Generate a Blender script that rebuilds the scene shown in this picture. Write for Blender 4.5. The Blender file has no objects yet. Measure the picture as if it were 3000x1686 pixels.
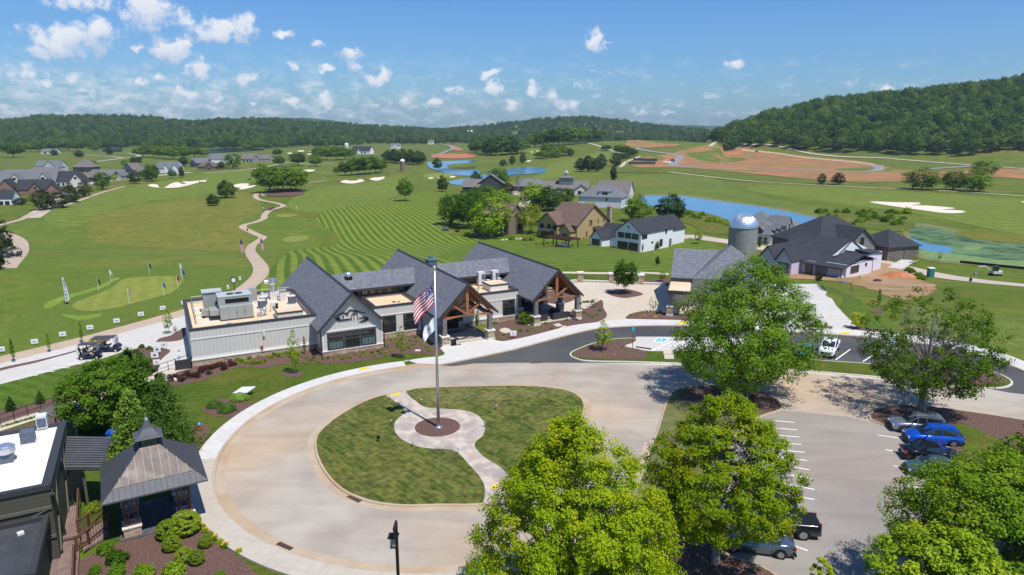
import bpy, bmesh, math, random
import numpy as np
from mathutils import Vector, Matrix
from mathutils.geometry import delaunay_2d_cdt
S = bpy.context.scene
COL = S.collection
R_ = math.radians
               # --- camera
CH = 24.5; PITCH = R_(13.1); FPX = 2000.0
cam = bpy.data.cameras.new("camera"); cam.lens = 24.0; cam.sensor_width = 36.0
cam.clip_start = 0.5; cam.clip_end = 30000
co = bpy.data.objects.new("camera", cam); COL.objects.link(co)
co.location = (0, 0, CH); co.rotation_euler = (math.pi/2 - PITCH, 0, 0)
S.camera = co
               # --- exposure
S.view_settings.view_transform = 'Standard'; S.view_settings.look = 'None'
S.view_settings.exposure = 0.22; S.view_settings.gamma = 1.0
S.view_settings.use_curve_mapping = False
               # --- sun and sky
SUN_EL = R_(64); SX, SY = 0.64, -0.77
sl = bpy.data.lights.new("sun", 'SUN'); sl.energy = 4.5; sl.angle = R_(0.53); sl.color = (1, .955, .88)
so = bpy.data.objects.new("sun", sl); COL.objects.link(so)
sd = Vector((SX*math.cos(SUN_EL), SY*math.cos(SUN_EL), math.sin(SUN_EL))).normalized()
so.rotation_euler = sd.to_track_quat('Z', 'Y').to_euler(); so.location = (60, -60, 120)
W = bpy.data.worlds.new("World"); S.world = W; W.use_nodes = True
wt = W.node_tree; wt.nodes.clear(); WN = wt.nodes.new; WL = wt.links.new
c_, s_ = math.cos(PITCH), math.sin(PITCH)
def ray(px, py):
 r = (px-1500)/FPX; d = (py-843)/FPX
 return (r, c_-d*s_, -s_-d*c_)
def build_world():
 out = WN('ShaderNodeOutputWorld'); bg = WN('ShaderNodeBackground'); bg.inputs[1].default_value = 0.088
 sky = WN('ShaderNodeTexSky'); sky.sky_type = 'NISHITA'; sky.sun_disc = False
 sky.sun_elevation = SUN_EL; sky.sun_rotation = math.atan2(SX, SY)
 sky.air_density = 1.25; sky.dust_density = 0.6; sky.ozone_density = 3.0; sky.altitude = 300
 tc = WN('ShaderNodeTexCoord'); sep = WN('ShaderNodeSeparateXYZ'); WL(tc.outputs['Generated'], sep.inputs[0])
 def M(op, a, b=None, clamp=False):
  n = WN('ShaderNodeMath'); n.operation = op; n.use_clamp = clamp
  for i, v in enumerate((a, b)):
   if v is None: continue
   if isinstance(v, (int, float)): n.inputs[i].default_value = v
   else: WL(v, n.inputs[i])
  return n.outputs[0]
 y = M('MAXIMUM', sep.outputs[1], 0.02)
 a = M('DIVIDE', sep.outputs[0], y); e = M('DIVIDE', sep.outputs[2], y)
 cb = WN('ShaderNodeCombineXYZ'); WL(a, cb.inputs[0]); WL(e, cb.inputs[1])
 def noise(vec, sc, det=6, rough=.55, xs=1, ys=1):
  mp = WN('ShaderNodeMapping'); mp.inputs['Scale'].default_value = (xs, ys, 1); WL(vec, mp.inputs[0])
  n = WN('ShaderNodeTexNoise'); n.inputs['Scale'].default_value = sc; n.inputs['Detail'].default_value = det
  n.inputs['Roughness'].default_value = rough; WL(mp.outputs[0], n.inputs['Vector']); return n
 P = cb.outputs[0]
 nw = noise(P, 26, 5, .6, 1, 1.2)
 wv = WN('ShaderNodeVectorMath'); wv.operation = 'SUBTRACT'; WL(nw.outputs['Color'], wv.inputs[0]); wv.inputs[1].default_value = (.5, .5, .5)
 ws = WN('ShaderNodeVectorMath'); ws.operation = 'SCALE'; WL(wv.outputs[0], ws.inputs[0]); ws.inputs['Scale'].default_value = .05
 wa = WN('ShaderNodeVectorMath'); wa.operation = 'ADD'; WL(P, wa.inputs[0]); WL(ws.outputs[0], wa.inputs[1])
 PW = wa.outputs[0]
 nd = noise(P, 48, 8, .62).outputs['Fac']
 CL = [(205,115,150,62,1),(110,140,80,22,.9),(285,100,80,45,1),(130,155,70,14,.8),(500,140,85,40,1),(405,135,26,12,.7),
  (430,30,90,75,1),(540,60,40,50,.55),(660,85,105,48,1),(590,95,60,30,.9),(230,8,110,22,.8),(835,97,28,17,.9),(930,125,30,16,.7),
  (850,180,24,16,.6),(575,205,42,32,.85),(570,260,34,34,.5),(545,275,42,24,.8),(720,232,44,32,.95),(640,275,26,24,.8),
  (1020,155,40,28,.9),(1035,190,30,20,.8),(960,203,34,14,.8),(1110,222,52,28,1),(735,310,26,14,.8),(850,300,30,22,.7),
  (1440,215,34,16,.85),(1745,113,44,30,1),(1775,140,28,9,.9),(2143,187,36,18,1),(2605,268,28,14,.95),
  (1440,262,46,26,.9),(1340,270,40,20,.8),(1270,300,40,16,.6),(1555,258,20,28,.7),(1610,282,34,30,.9),(1640,305,56,22,.9),
  (1680,310,30,20,.8),(1500,310,50,22,.7),(950,310,46,26,.7),(1100,305,40,18,.6),(130,250,40,18,.7),(410,250,36,16,.7),
  (250,280,60,18,.55),(330,300,60,18,.5),(480,225,50,20,.45),(1880,335,50,10,.5),(1735,218,12,8,.7),(520,300,60,22,.6),
  (1960,330,40,9,.4),(1690,255,10,14,.5),(1180,290,36,16,.5),(60,210,120,30,.35),(240,230,110,26,.3)]
 best = None; shade = None
 for (px, py, sx, sy, st) in CL:
  r = ray(px, py); cx, cy = r[0]/r[1], r[2]/r[1]
  v = WN('ShaderNodeVectorMath'); v.operation = 'SUBTRACT'; WL(PW, v.inputs[0]); v.inputs[1].default_value = (cx, cy, 0)
  m = WN('ShaderNodeVectorMath'); m.operation = 'MULTIPLY'; WL(v.outputs[0], m.inputs[0]); m.inputs[1].default_value = (FPX/sx, FPX/sy, 0)
  l = WN('ShaderNodeVectorMath'); l.operation = 'LENGTH'; WL(m.outputs[0], l.inputs[0])
  d = M('MULTIPLY_ADD', l.outputs['Value'], -st); wt.nodes[-1].inputs[2].default_value = st
  if best is None: best = d
  else: best = M('MAXIMUM', best, d)
  if sy >= 18 and st >= .8:
   s2 = WN('ShaderNodeSeparateXYZ'); WL(m.outputs[0], s2.inputs[0])
   low = M('MULTIPLY', M('SUBTRACT', .25, s2.outputs[1]), M('GREATER_THAN', 1.25, l.outputs['Value']), True)
   shade = low if shade is None else M('MAXIMUM', shade, low)
 dens = M('ADD', best, M('MULTIPLY', M('SUBTRACT', nd, .5), 2.1))
 mr = WN('ShaderNodeMapRange'); mr.interpolation_type = 'SMOOTHSTEP'; WL(dens, mr.inputs[0]); mr.inputs[1].default_value = -.03; mr.inputs[2].default_value = .74
 nb = noise(P, 30, 8, .66, 1, 2.4).outputs['Fac']
 em = WN('ShaderNodeMapRange'); em.interpolation_type = 'SMOOTHSTEP'; WL(e, em.inputs[0]); em.inputs[1].default_value = .125; em.inputs[2].default_value = .02
 am = WN('ShaderNodeMapRange'); am.interpolation_type = 'SMOOTHSTEP'; WL(a, am.inputs[0]); am.inputs[1].default_value = .3; am.inputs[2].default_value = -.75
 am.inputs[3].default_value = .0; am.inputs[4].default_value = 1.0
 thr = M('ADD', nb, M('MULTIPLY', am.outputs[0], .13))
 mb = WN('ShaderNodeMapRange'); mb.interpolation_type = 'SMOOTHSTEP'; WL(thr, mb.inputs[0]); mb.inputs[1].default_value = .50; mb.inputs[2].default_value = .80
 bank = M('MULTIPLY', M('MULTIPLY', mb.outputs[0], em.outputs[0]), .75)
 tot = M('MAXIMUM', M('MULTIPLY', mr.outputs[0], .93), bank)
 mul = WN('ShaderNodeMix'); mul.data_type = 'RGBA'; mul.blend_type = 'MULTIPLY'; mul.inputs['Factor'].default_value = 1
 WL(sky.outputs[0], mul.inputs['A']); mul.inputs['B'].default_value = (.50, .80, 1.24, 1)
 cc = WN('ShaderNodeMix'); cc.data_type = 'RGBA'; cc.inputs['A'].default_value = (8.8, 9.0, 9.4, 1); cc.inputs['B'].default_value = (5.0, 5.9, 7.7, 1)
 sh = M('MULTIPLY', shade, M('ADD', nd, .15), True); WL(sh, cc.inputs['Factor'])
 mx = WN('ShaderNodeMix'); mx.data_type = 'RGBA'; WL(tot, mx.inputs['Factor']); WL(mul.outputs['Result'], mx.inputs['A']); WL(cc.outputs['Result'], mx.inputs['B'])
 WL(mx.outputs['Result'], bg.inputs[0]); WL(bg.outputs[0], out.inputs[0])
build_world()
               # --- terrain function and photo-to-ground mapping
def cl01(t): return 0.0 if t < 0 else (1.0 if t > 1 else t)
def sst(t): t = cl01(t); return t*t*(3-2*t)
def lerp_tab(tab, x):
 if x <= tab[0][0]: return tab[0][1]
 for (x0, y0), (x1, y1) in zip(tab, tab[1:]):
  if x <= x1: t = (x-x0)/(x1-x0); return y0+(y1-y0)*t*t*(3-2*t)
 return tab[-1][1]
HA = [(-.95,1350),(-.45,1350),(-.3,1450),(-.15,1750),(-.05,1850),(.1,1850),(.27,1750),(.285,900),(.4,820),(.55,700),(.75,640),(1.0,600)]
HB = [(-.95,2200),(-.45,2300),(-.25,2600),(0,2800),(.1,2800),(.27,2600),(.285,1300),(.4,1250),(.75,1150),(1.0,1100)]
HZ = [(-.95,50),(-.73,36),(-.66,52),(-.52,50),(-.457,34),(-.41,42),(-.34,45),(-.27,34),(-.18,20),(-.1,9),(-.05,20),(0,36),(.05,52),(.1,58),(.146,46),(.195,28),(.24,16),(.27,10),(.285,0),(.32,22),(.38,44),(.45,62),(.55,73),(.65,82),(.75,94),(1.0,115)]
def terr(X, Y):
 k = sst((X-20)/45.0)
 a = 110-35*k; b = 230-50*k
 z = -12*sst((Y-a)/(b-a))
 if Y > 500:
  q = X/Y
  A_, B_, Z_ = lerp_tab(HA, q), lerp_tab(HB, q), lerp_tab(HZ, q)
  z += (Z_+12)*sst((Y-A_)/(B_-A_))
  if q < .3: z += 20*math.exp(-((X-190)/210)**2-((Y-1010)/170)**2)
 return z
def G(px, py, dz=0.0):
 r = ray(px, py); t = 20.0; step = 1.5
 pt = t
 while t < 4000:
  if CH+r[2]*t <= terr(r[0]*t, r[1]*t)+dz:
   lo, hi = pt, t
   for _ in range(30):
    m = (lo+hi)/2
    if CH+r[2]*m <= terr(r[0]*m, r[1]*m)+dz: hi = m
    else: lo = m
   return Vector((r[0]*hi, r[1]*hi, CH+r[2]*hi))
  pt = t; t += step+t*.004
 return Vector((r[0]*4000, r[1]*4000, 0))
def D2(pts): return [(x*1.1646, y*1.1646) for x, y in pts]
def depth(p): return p[1]*c_+(CH-p[2])*s_
def mpp(p): return depth(p)/FPX          # metres per photo pixel there
def ztop(p, py):                          # height over p whose top is at photo row py
 k = (py-843)/FPX; y = p[1]
 u = (y*s_+k*y*c_)/(c_-k*s_)
 return CH-u-p[2]
               # --- mesh builder
class MB:
 def __init__(s): s.v = []; s.f = []; s.m = []; s.M = None
 def add(s, vs, fs, mi=0):
  o = len(s.v)
  if s.M is not None: vs = [tuple(s.M @ Vector(p)) for p in vs]
  s.v += [tuple(p) for p in vs]; s.f += [tuple(i+o for i in f) for f in fs]; s.m += [mi]*len(fs); return s
 def box(s, x0, x1, y0, y1, z0, z1, mi=0):
  v = [(x0,y0,z0),(x1,y0,z0),(x1,y1,z0),(x0,y1,z0),(x0,y0,z1),(x1,y0,z1),(x1,y1,z1),(x0,y1,z1)]
  return s.add(v, [(0,3,2,1),(4,5,6,7),(0,1,5,4),(1,2,6,5),(2,3,7,6),(3,0,4,7)], mi)
 def cbox(s, cx, cy, z0, sx, sy, sz, rot=0, mi=0):
  c, n = math.cos(rot), math.sin(rot); o = []
  for z in (z0, z0+sz):
   for a, b in ((-1,-1),(1,-1),(1,1),(-1,1)):
    x, y = a*sx/2, b*sy/2; o.append((cx+x*c-y*n, cy+x*n+y*c, z))
  return s.add(o, [(0,3,2,1),(4,5,6,7),(0,1,5,4),(1,2,6,5),(2,3,7,6),(3,0,4,7)], mi)
 def tube(s, p0, p1, r0, r1=None, n=8, mi=0, cap=True):
  r1 = r0 if r1 is None else r1
  p0, p1 = Vector(p0), Vector(p1); d = (p1-p0).normalized()
  a = d.orthogonal().normalized(); b = d.cross(a)
  vs = [tuple(p+(a*math.cos(2*math.pi*i/n)+b*math.sin(2*math.pi*i/n))*r) for p, r in ((p0, r0), (p1, r1)) for i in range(n)]
  fs = [(i, (i+1) % n, n+(i+1) % n, n+i) for i in range(n)]
  if cap: fs += [tuple(range(n-1, -1, -1)), tuple(range(n, 2*n))]
  return s.add(vs, fs, mi)
 def lathe(s, prof, n=20, mi=0, c=(0,0,0)):
  vs = []; fs = []
  for r, z in prof:
   for i in range(n): vs.append((c[0]+r*math.cos(2*math.pi*i/n), c[1]+r*math.sin(2*math.pi*i/n), c[2]+z))
  for j in range(len(prof)-1):
   for i in range(n): fs.append((j*n+i, j*n+(i+1) % n, (j+1)*n+(i+1) % n, (j+1)*n+i))
  fs.append(tuple(range(n-1, -1, -1))); fs.append(tuple(range((len(prof)-1)*n, len(prof)*n)))
  return s.add(vs, fs, mi)
 def prism(s, poly, z0, z1, mi=0):
  n = len(poly); A = sum(poly[i][0]*poly[(i+1) % n][1]-poly[(i+1) % n][0]*poly[i][1] for i in range(n))
  if A < 0: poly = poly[::-1]
  vs = [(x, y, z0) for x, y in poly]+[(x, y, z1) for x, y in poly]
  fs = [(i, (i+1) % n, n+(i+1) % n, n+i) for i in range(n)]+[tuple(range(n-1, -1, -1)), tuple(range(n, 2*n))]
  return s.add(vs, fs, mi)
 def slab(s, quad, t, mi=0):
  q = [Vector(p) for p in quad]; nrm = (q[1]-q[0]).cross(q[2]-q[0]).normalized()
  if nrm.z < 0: q = q[::-1]; nrm = -nrm
  n = len(q); vs = [tuple(p) for p in q]+[tuple(p-nrm*t) for p in q]
  fs = [tuple(range(n)), tuple(range(2*n-1, n-1, -1))]+[((i+1) % n, i, n+i, n+(i+1) % n) for i in range(n)]
  return s.add(vs, fs, mi)
 def vplate(s, pts, nrm, t, mi=0):
  nv = Vector(nrm).normalized()*t/2; n = len(pts)
  vs = [tuple(Vector(p)+nv) for p in pts]+[tuple(Vector(p)-nv) for p in pts]
  fs = [tuple(range(n)), tuple(range(2*n-1, n-1, -1))]+[((i+1) % n, i, n+i, n+(i+1) % n) for i in range(n)]
  return s.add(vs, fs, mi)
 def build(s, name, mats, parent=None, loc=None, rz=0, smooth=False, fix=True):
  me = bpy.data.meshes.new(name); me.from_pydata(s.v, [], s.f)
  if not isinstance(mats, (list, tuple)): mats = [mats]
  for m in mats: me.materials.append(m)
  me.polygons.foreach_set('material_index', s.m)
  if fix:
   bm = bmesh.new(); bm.from_mesh(me); bmesh.ops.recalc_face_normals(bm, faces=bm.faces); bm.to_mesh(me); bm.free()
  if smooth: me.shade_smooth()
  me.update()
  o = bpy.data.objects.new(name, me); COL.objects.link(o)
  if parent: o.parent = parent
  if loc is not None: o.location = loc
  if rz: o.rotation_euler = (0, 0, rz)
  return o
def tag(o, label, cat, group=None):
 o['label'] = label; o['category'] = cat
 if group: o['group'] = group
 return o
def struct(o): o['kind'] = 'structure'; return o
def empty(name, loc, label, cat, rz=0, group=None):
 o = bpy.data.objects.new(name, None); COL.objects.link(o); o.location = loc; o.rotation_euler = (0, 0, rz)
 o.empty_display_size = .3
 return tag(o, label, cat, group)
def kids(o): return list(o.children)
def dup(root, loc, rz=0, label=None, group=None, scale=None):
 r = root.copy(); COL.objects.link(r); r.location = loc; r.rotation_euler = (0, 0, rz)
 if label: r['label'] = label
 if group: r['group'] = group
 if scale: r.scale = scale if isinstance(scale, tuple) else (scale,)*3
 for ch in CH_OF.get(root.name, ()):
  c = ch.copy(); COL.objects.link(c); c.parent = r
  for g in CH_OF.get(ch.name, ()):
   d = g.copy(); COL.objects.link(d); d.parent = c
 return r
CH_OF = {}
def remember(root):
 ks = [o for o in COL.objects if o.parent == root]
 CH_OF[root.name] = ks
 for k in ks: CH_OF[k.name] = [o for o in COL.objects if o.parent == k]
 return root
               # --- materials
MATS = {}
def mat(name, col, rough=.8, col2=None, scale=4.0, metal=0.0, bump=0.0, det=5, mixlo=.35, mixhi=.65, spec=.3, col3=None, scale3=.4, alpha=None, rnd=0):
 if name in MATS: return MATS[name]
 m = bpy.data.materials.new(name); m.use_nodes = True; nt = m.node_tree; N = nt.nodes.new; L = nt.links.new
 b = nt.nodes['Principled BSDF']; b.inputs['Base Color'].default_value = (*col, 1); b.inputs['Roughness'].default_value = rough
 b.inputs['Metallic'].default_value = metal; b.inputs['Specular IOR Level'].default_value = spec
 tc = N('ShaderNodeTexCoord')
 out = None
 if col2:
  n = N('ShaderNodeTexNoise'); n.inputs['Scale'].default_value = scale; n.inputs['Detail'].default_value = det; L(tc.outputs['Object'], n.inputs['Vector'])
  r = N('ShaderNodeMapRange'); L(n.outputs['Fac'], r.inputs[0]); r.inputs[1].default_value = mixlo; r.inputs[2].default_value = mixhi
  x = N('ShaderNodeMix'); x.data_type = 'RGBA'; L(r.outputs[0], x.inputs['Factor']); x.inputs['A'].default_value = (*col, 1); x.inputs['B'].default_value = (*col2, 1)
  out = x.outputs['Result']
  if bump:
   bp = N('ShaderNodeBump'); bp.inputs['Strength'].default_value = bump; bp.inputs['Distance'].default_value = .05; L(n.outputs['Fac'], bp.inputs['Height']); L(bp.outputs[0], b.inputs['Normal'])
 if col3:
  n = N('ShaderNodeTexNoise'); n.inputs['Scale'].default_value = scale3; n.inputs['Detail'].default_value = 4; L(tc.outputs['Object'], n.inputs['Vector'])
  r = N('ShaderNodeMapRange'); L(n.outputs['Fac'], r.inputs[0]); r.inputs[1].default_value = .48; r.inputs[2].default_value = .68
  x = N('ShaderNodeMix'); x.data_type = 'RGBA'; L(r.outputs[0], x.inputs['Factor'])
  if out: L(out, x.inputs['A'])
  else: x.inputs['A'].default_value = (*col, 1)
  x.inputs['B'].default_value = (*col3, 1); out = x.outputs['Result']
 if out: L(out, b.inputs['Base Color'])
 MATS[name] = m; return m
def nodes(m):
 nt = m.node_tree; return nt, nt.nodes.new, nt.links.new, nt.nodes['Principled BSDF']
def grass(name, c1, c2, c3=None, s1=.25, s2=3.0, stripe=None, fine=.35, dry=None):
 m = bpy.data.materials.new(name); m.use_nodes = True; nt, N, L, b = nodes(m)
 b.inputs['Roughness'].default_value = .95; b.inputs['Specular IOR Level'].default_value = .12
 tc = N('ShaderNodeTexCoord'); P = tc.outputs['Object']
 def ns(sc, det, ro=.6, vec=P):
  n = N('ShaderNodeTexNoise'); n.inputs['Scale'].default_value = sc; n.inputs['Detail'].default_value = det; n.inputs['Roughness'].default_value = ro; L(vec, n.inputs['Vector']); return n.outputs['Fac']
 def rng(f, a, c, lo=0, hi=1, st='LINEAR'):
  r = N('ShaderNodeMapRange'); r.interpolation_type = st; L(f, r.inputs[0]); r.inputs[1].default_value = a; r.inputs[2].default_value = c; r.inputs[3].default_value = lo; r.inputs[4].default_value = hi; return r.outputs[0]
 def mx(f, A, B, bl='MIX'):
  x = N('ShaderNodeMix'); x.data_type = 'RGBA'; x.blend_type = bl
  if isinstance(f, float): x.inputs['Factor'].default_value = f
  else: L(f, x.inputs['Factor'])
  for k, q in (('A', A), ('B', B)):
   if isinstance(q, tuple): x.inputs[k].default_value = (*q, 1)
   else: L(q, x.inputs[k])
  return x.outputs['Result']
 o = mx(rng(ns(s1, 5), .36, .64), c1, c2)
 if c3: o = mx(rng(ns(s1*.37, 6, .65), .5, .72), o, c3)
 if dry: o = mx(rng(ns(s1*1.9, 7, .7), .50, .70, 0, .75), o, dry)
 if stripe:
  dx, dy, per, lc, warp = stripe
  dt = N('ShaderNodeVectorMath'); dt.operation = 'DOT_PRODUCT'; L(P, dt.inputs[0]); dt.inputs[1].default_value = (dx, dy, 0)
  nz = N('ShaderNodeMath'); nz.operation = 'MULTIPLY_ADD'; L(ns(.011, 1), nz.inputs[0]); nz.inputs[1].default_value = warp; L(dt.outputs['Value'], nz.inputs[2])
  k = N('ShaderNodeMath'); k.operation = 'MULTIPLY'; L(nz.outputs[0], k.inputs[0]); k.inputs[1].default_value = 2*math.pi/per
  sn = N('ShaderNodeMath'); sn.operation = 'SINE'; L(k.outputs[0], sn.inputs[0])
  wv = N('ShaderNodeMath'); wv.operation = 'MULTIPLY_ADD'; L(ns(.8, 4), wv.inputs[0]); wv.inputs[1].default_value = 1.2; L(sn.outputs[0], wv.inputs[2])
  o = mx(rng(wv.outputs[0], .15, .95, 0, .85), o, lc)
 o = mx(1.0, o, mx(rng(ns(s1*5, 6, .7), .35, .65), (.80,.84,.80), (1.16,1.12,1.12)), 'MULTIPLY')
 f = ns(s2, 8, .75)
 g = mx(rng(f, .3, .7, 0, 1), tuple(1-fine for _ in range(3)), tuple(1+fine*.8 for _ in range(3)))
 o = mx(1.0, o, g, 'MULTIPLY'); L(o, b.inputs['Base Color'])
 bp = N('ShaderNodeBump'); bp.inputs['Strength'].default_value = .5; bp.inputs['Distance'].default_value = .08; L(f, bp.inputs['Height']); L(bp.outputs[0], b.inputs['Normal'])
 MATS[name] = m; return m
def siding(name, col, period, axis_len=True, rough=.7, dark=.8, groove=.10, horiz=False):
 m = bpy.data.materials.new(name); m.use_nodes = True; nt, N, L, b = nodes(m); b.inputs['Roughness'].default_value = rough; b.inputs['Specular IOR Level'].default_value = .2
 tc = N('ShaderNodeTexCoord'); sp = N('ShaderNodeSeparateXYZ'); L(tc.outputs['Object'], sp.inputs[0])
 if horiz: src = sp.outputs[2]
 else:
  ad = N('ShaderNodeMath'); ad.operation = 'ADD'; L(sp.outputs[0], ad.inputs[0]); L(sp.outputs[1], ad.inputs[1]); src = ad.outputs[0]
 d = N('ShaderNodeMath'); d.operation = 'DIVIDE'; L(src, d.inputs[0]); d.inputs[1].default_value = period
 fr = N('ShaderNodeMath'); fr.operation = 'FRACT'; L(d.outputs[0], fr.inputs[0])
 gt = N('ShaderNodeMath'); gt.operation = 'LESS_THAN'; L(fr.outputs[0], gt.inputs[0]); gt.inputs[1].default_value = groove
 n = N('ShaderNodeTexNoise'); n.inputs['Scale'].default_value = .7; L(tc.outputs['Object'], n.inputs['Vector'])
 x = N('ShaderNodeMix'); x.data_type = 'RGBA'; L(n.outputs['Fac'], x.inputs['Factor']); x.inputs['A'].default_value = (*[c*.93 for c in col], 1); x.inputs['B'].default_value = (*[min(1, c*1.05) for c in col], 1)
 y = N('ShaderNodeMix'); y.data_type = 'RGBA'; L(gt.outputs[0], y.inputs['Factor']); L(x.outputs['Result'], y.inputs['A']); y.inputs['B'].default_value = (*[c*dark for c in col], 1)
 L(y.outputs['Result'], b.inputs['Base Color'])
 bp = N('ShaderNodeBump'); bp.inputs['Strength'].default_value = .6; bp.inputs['Distance'].default_value = .02; bp.invert = True; L(gt.outputs[0], bp.inputs['Height']); L(bp.outputs[0], b.inputs['Normal'])
 MATS[name] = m; return m
def bricks(name, c1, c2, mortar, w, h, msize=.02, rough=.85, vec='wall', bump=.4, mot=.2, off=.5, rot=0, warp=0, col3=None):
 m = bpy.data.materials.new(name); m.use_nodes = True; nt, N, L, b = nodes(m); b.inputs['Roughness'].default_value = rough; b.inputs['Specular IOR Level'].default_value = .25
 tc = N('ShaderNodeTexCoord'); sp = N('ShaderNodeSeparateXYZ'); L(tc.outputs['Object'], sp.inputs[0]); cb = N('ShaderNodeCombineXYZ')
 if vec == 'wall':
  ad = N('ShaderNodeMath'); L(sp.outputs[0], ad.inputs[0]); L(sp.outputs[1], ad.inputs[1]); L(ad.outputs[0], cb.inputs[0]); L(sp.outputs[2], cb.inputs[1]); V = cb.outputs[0]
 elif vec == 'roof':
  ge = N('ShaderNodeNewGeometry');
  vt = N('ShaderNodeVectorTransform'); vt.vector_type = 'NORMAL'; vt.convert_from = 'WORLD'; vt.convert_to = 'OBJECT'; L(ge.outputs['True Normal'], vt.inputs[0])
  cr = N('ShaderNodeVectorMath'); cr.operation = 'CROSS_PRODUCT'; L(vt.outputs[0], cr.inputs[0]); cr.inputs[1].default_value = (0, 0, 1)
  nm = N('ShaderNodeVectorMath'); nm.operation = 'NORMALIZE'; L(cr.outputs[0], nm.inputs[0])
  dt = N('ShaderNodeVectorMath'); dt.operation = 'DOT_PRODUCT'; L(nm.outputs[0], dt.inputs[0]); L(tc.outputs['Object'], dt.inputs[1])
  mz = N('ShaderNodeMath'); mz.operation = 'MULTIPLY'; L(sp.outputs[2], mz.inputs[0]); mz.inputs[1].default_value = 1.45
  L(dt.outputs['Value'], cb.inputs[0]); L(mz.outputs[0], cb.inputs[1]); V = cb.outputs[0]
 else:
  mp = N('ShaderNodeMapping'); mp.inputs['Rotation'].default_value = (0, 0, rot); L(tc.outputs['Object'], mp.inputs[0]); V = mp.outputs[0]
  if warp:
   wn = N('ShaderNodeTexNoise'); wn.inputs['Scale'].default_value = .9; wn.inputs['Detail'].default_value = 5; L(tc.outputs['Object'], wn.inputs['Vector'])
   ml = N('ShaderNodeVectorMath'); ml.operation = 'SCALE'; L(wn.outputs['Color'], ml.inputs[0]); ml.inputs['Scale'].default_value = warp
   av = N('ShaderNodeVectorMath'); L(V, av.inputs[0]); L(ml.outputs[0], av.inputs[1]); V = av.outputs[0]
 br = N('ShaderNodeTexBrick'); L(V, br.inputs['Vector']); br.offset = off
 br.inputs['Color1'].default_value = (*c1, 1); br.inputs['Color2'].default_value = (*c2, 1); br.inputs['Mortar'].default_value = (*mortar, 1)
 br.inputs['Scale'].default_value = 1; br.inputs['Mortar Size'].default_value = msize; br.inputs['Brick Width'].default_value = w; br.inputs['Row Height'].default_value = h
 br.inputs['Mortar Smooth'].default_value = .3
 o = br.outputs['Color']
 if col3:
  n3 = N('ShaderNodeTexNoise'); n3.inputs['Scale'].default_value = .5; n3.inputs['Detail'].default_value = 8; L(tc.outputs['Object'], n3.inputs['Vector']); r3 = N('ShaderNodeMapRange'); L(n3.outputs['Fac'], r3.inputs[0]); r3.inputs[1].default_value = .5; r3.inputs[2].default_value = .66; r3.inputs[4].default_value = .6
  x3 = N('ShaderNodeMix'); x3.data_type = 'RGBA'; L(r3.outputs[0], x3.inputs['Factor']); L(o, x3.inputs['A']); x3.inputs['B'].default_value = (*col3, 1); o = x3.outputs['Result']
 n = N('ShaderNodeTexNoise'); n.inputs['Scale'].default_value = 2.2; n.inputs['Detail'].default_value = 6; L(tc.outputs['Object'], n.inputs['Vector'])
 x = N('ShaderNodeMix'); x.data_type = 'RGBA'; x.blend_type = 'MULTIPLY'; x.inputs['Factor'].default_value = 1; L(o, x.inputs['A'])
 r = N('ShaderNodeMapRange'); L(n.outputs['Fac'], r.inputs[0]); r.inputs[1].default_value = .3; r.inputs[2].default_value = .7; mot = .07 if vec == 'roof' else mot; r.inputs[3].default_value = 1-mot; r.inputs[4].default_value = 1+mot
 L(r.outputs[0], x.inputs['B']); L(x.outputs['Result'], b.inputs['Base Color'])
 if bump:
  bp = N('ShaderNodeBump'); bp.inputs['Strength'].default_value = bump; bp.inputs['Distance'].default_value = .03; bp.invert = True; L(br.outputs['Fac'], bp.inputs['Height']); L(bp.outputs[0], b.inputs['Normal'])
 MATS[name] = m; return m
def leafmat(name, c1, c2, c3, trans=.3):
 m = bpy.data.materials.new(name); m.use_nodes = True; nt, N, L, b = nodes(m)
 b.inputs['Roughness'].default_value = .6; b.inputs['Specular IOR Level'].default_value = .06
 ge = N('ShaderNodeNewGeometry'); oi = N('ShaderNodeObjectInfo'); tc = N('ShaderNodeTexCoord')
 n = N('ShaderNodeTexNoise'); n.inputs['Scale'].default_value = .55; n.inputs['Detail'].default_value = 4; L(tc.outputs['Object'], n.inputs['Vector'])
 a = N('ShaderNodeMix'); a.data_type = 'RGBA'; L(ge.outputs['Random Per Island'], a.inputs['Factor']); a.inputs['A'].default_value = (*c1, 1); a.inputs['B'].default_value = (*c2, 1)
 r = N('ShaderNodeMapRange'); L(n.outputs['Fac'], r.inputs[0]); r.inputs[1].default_value = .5; r.inputs[2].default_value = .75; r.inputs[4].default_value = .8
 x = N('ShaderNodeMix'); x.data_type = 'RGBA'; L(r.outputs[0], x.inputs['Factor']); L(a.outputs['Result'], x.inputs['A']); x.inputs['B'].default_value = (*c3, 1)
 hs = N('ShaderNodeHueSaturation'); L(x.outputs['Result'], hs.inputs['Color'])
 v = N('ShaderNodeMapRange'); L(oi.outputs['Random'], v.inputs[0]); v.inputs[3].default_value = .55; v.inputs[4].default_value = 1.4; L(v.outputs[0], hs.inputs['Value'])
 h = N('ShaderNodeMapRange'); L(oi.outputs['Random'], h.inputs[0]); h.inputs[3].default_value = .515; h.inputs[4].default_value = .485; L(h.outputs[0], hs.inputs['Hue'])
 L(hs.outputs[0], b.inputs['Base Color'])
 t = N('ShaderNodeBsdfTranslucent'); L(hs.outputs[0], t.inputs[0]); ms = N('ShaderNodeMixShader'); ms.inputs[0].default_value = trans
 L(b.outputs[0], ms.inputs[1]); L(t.outputs[0], ms.inputs[2]); L(ms.outputs[0], nt.nodes['Material Output'].inputs[0])
 MATS[name] = m; return m
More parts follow.
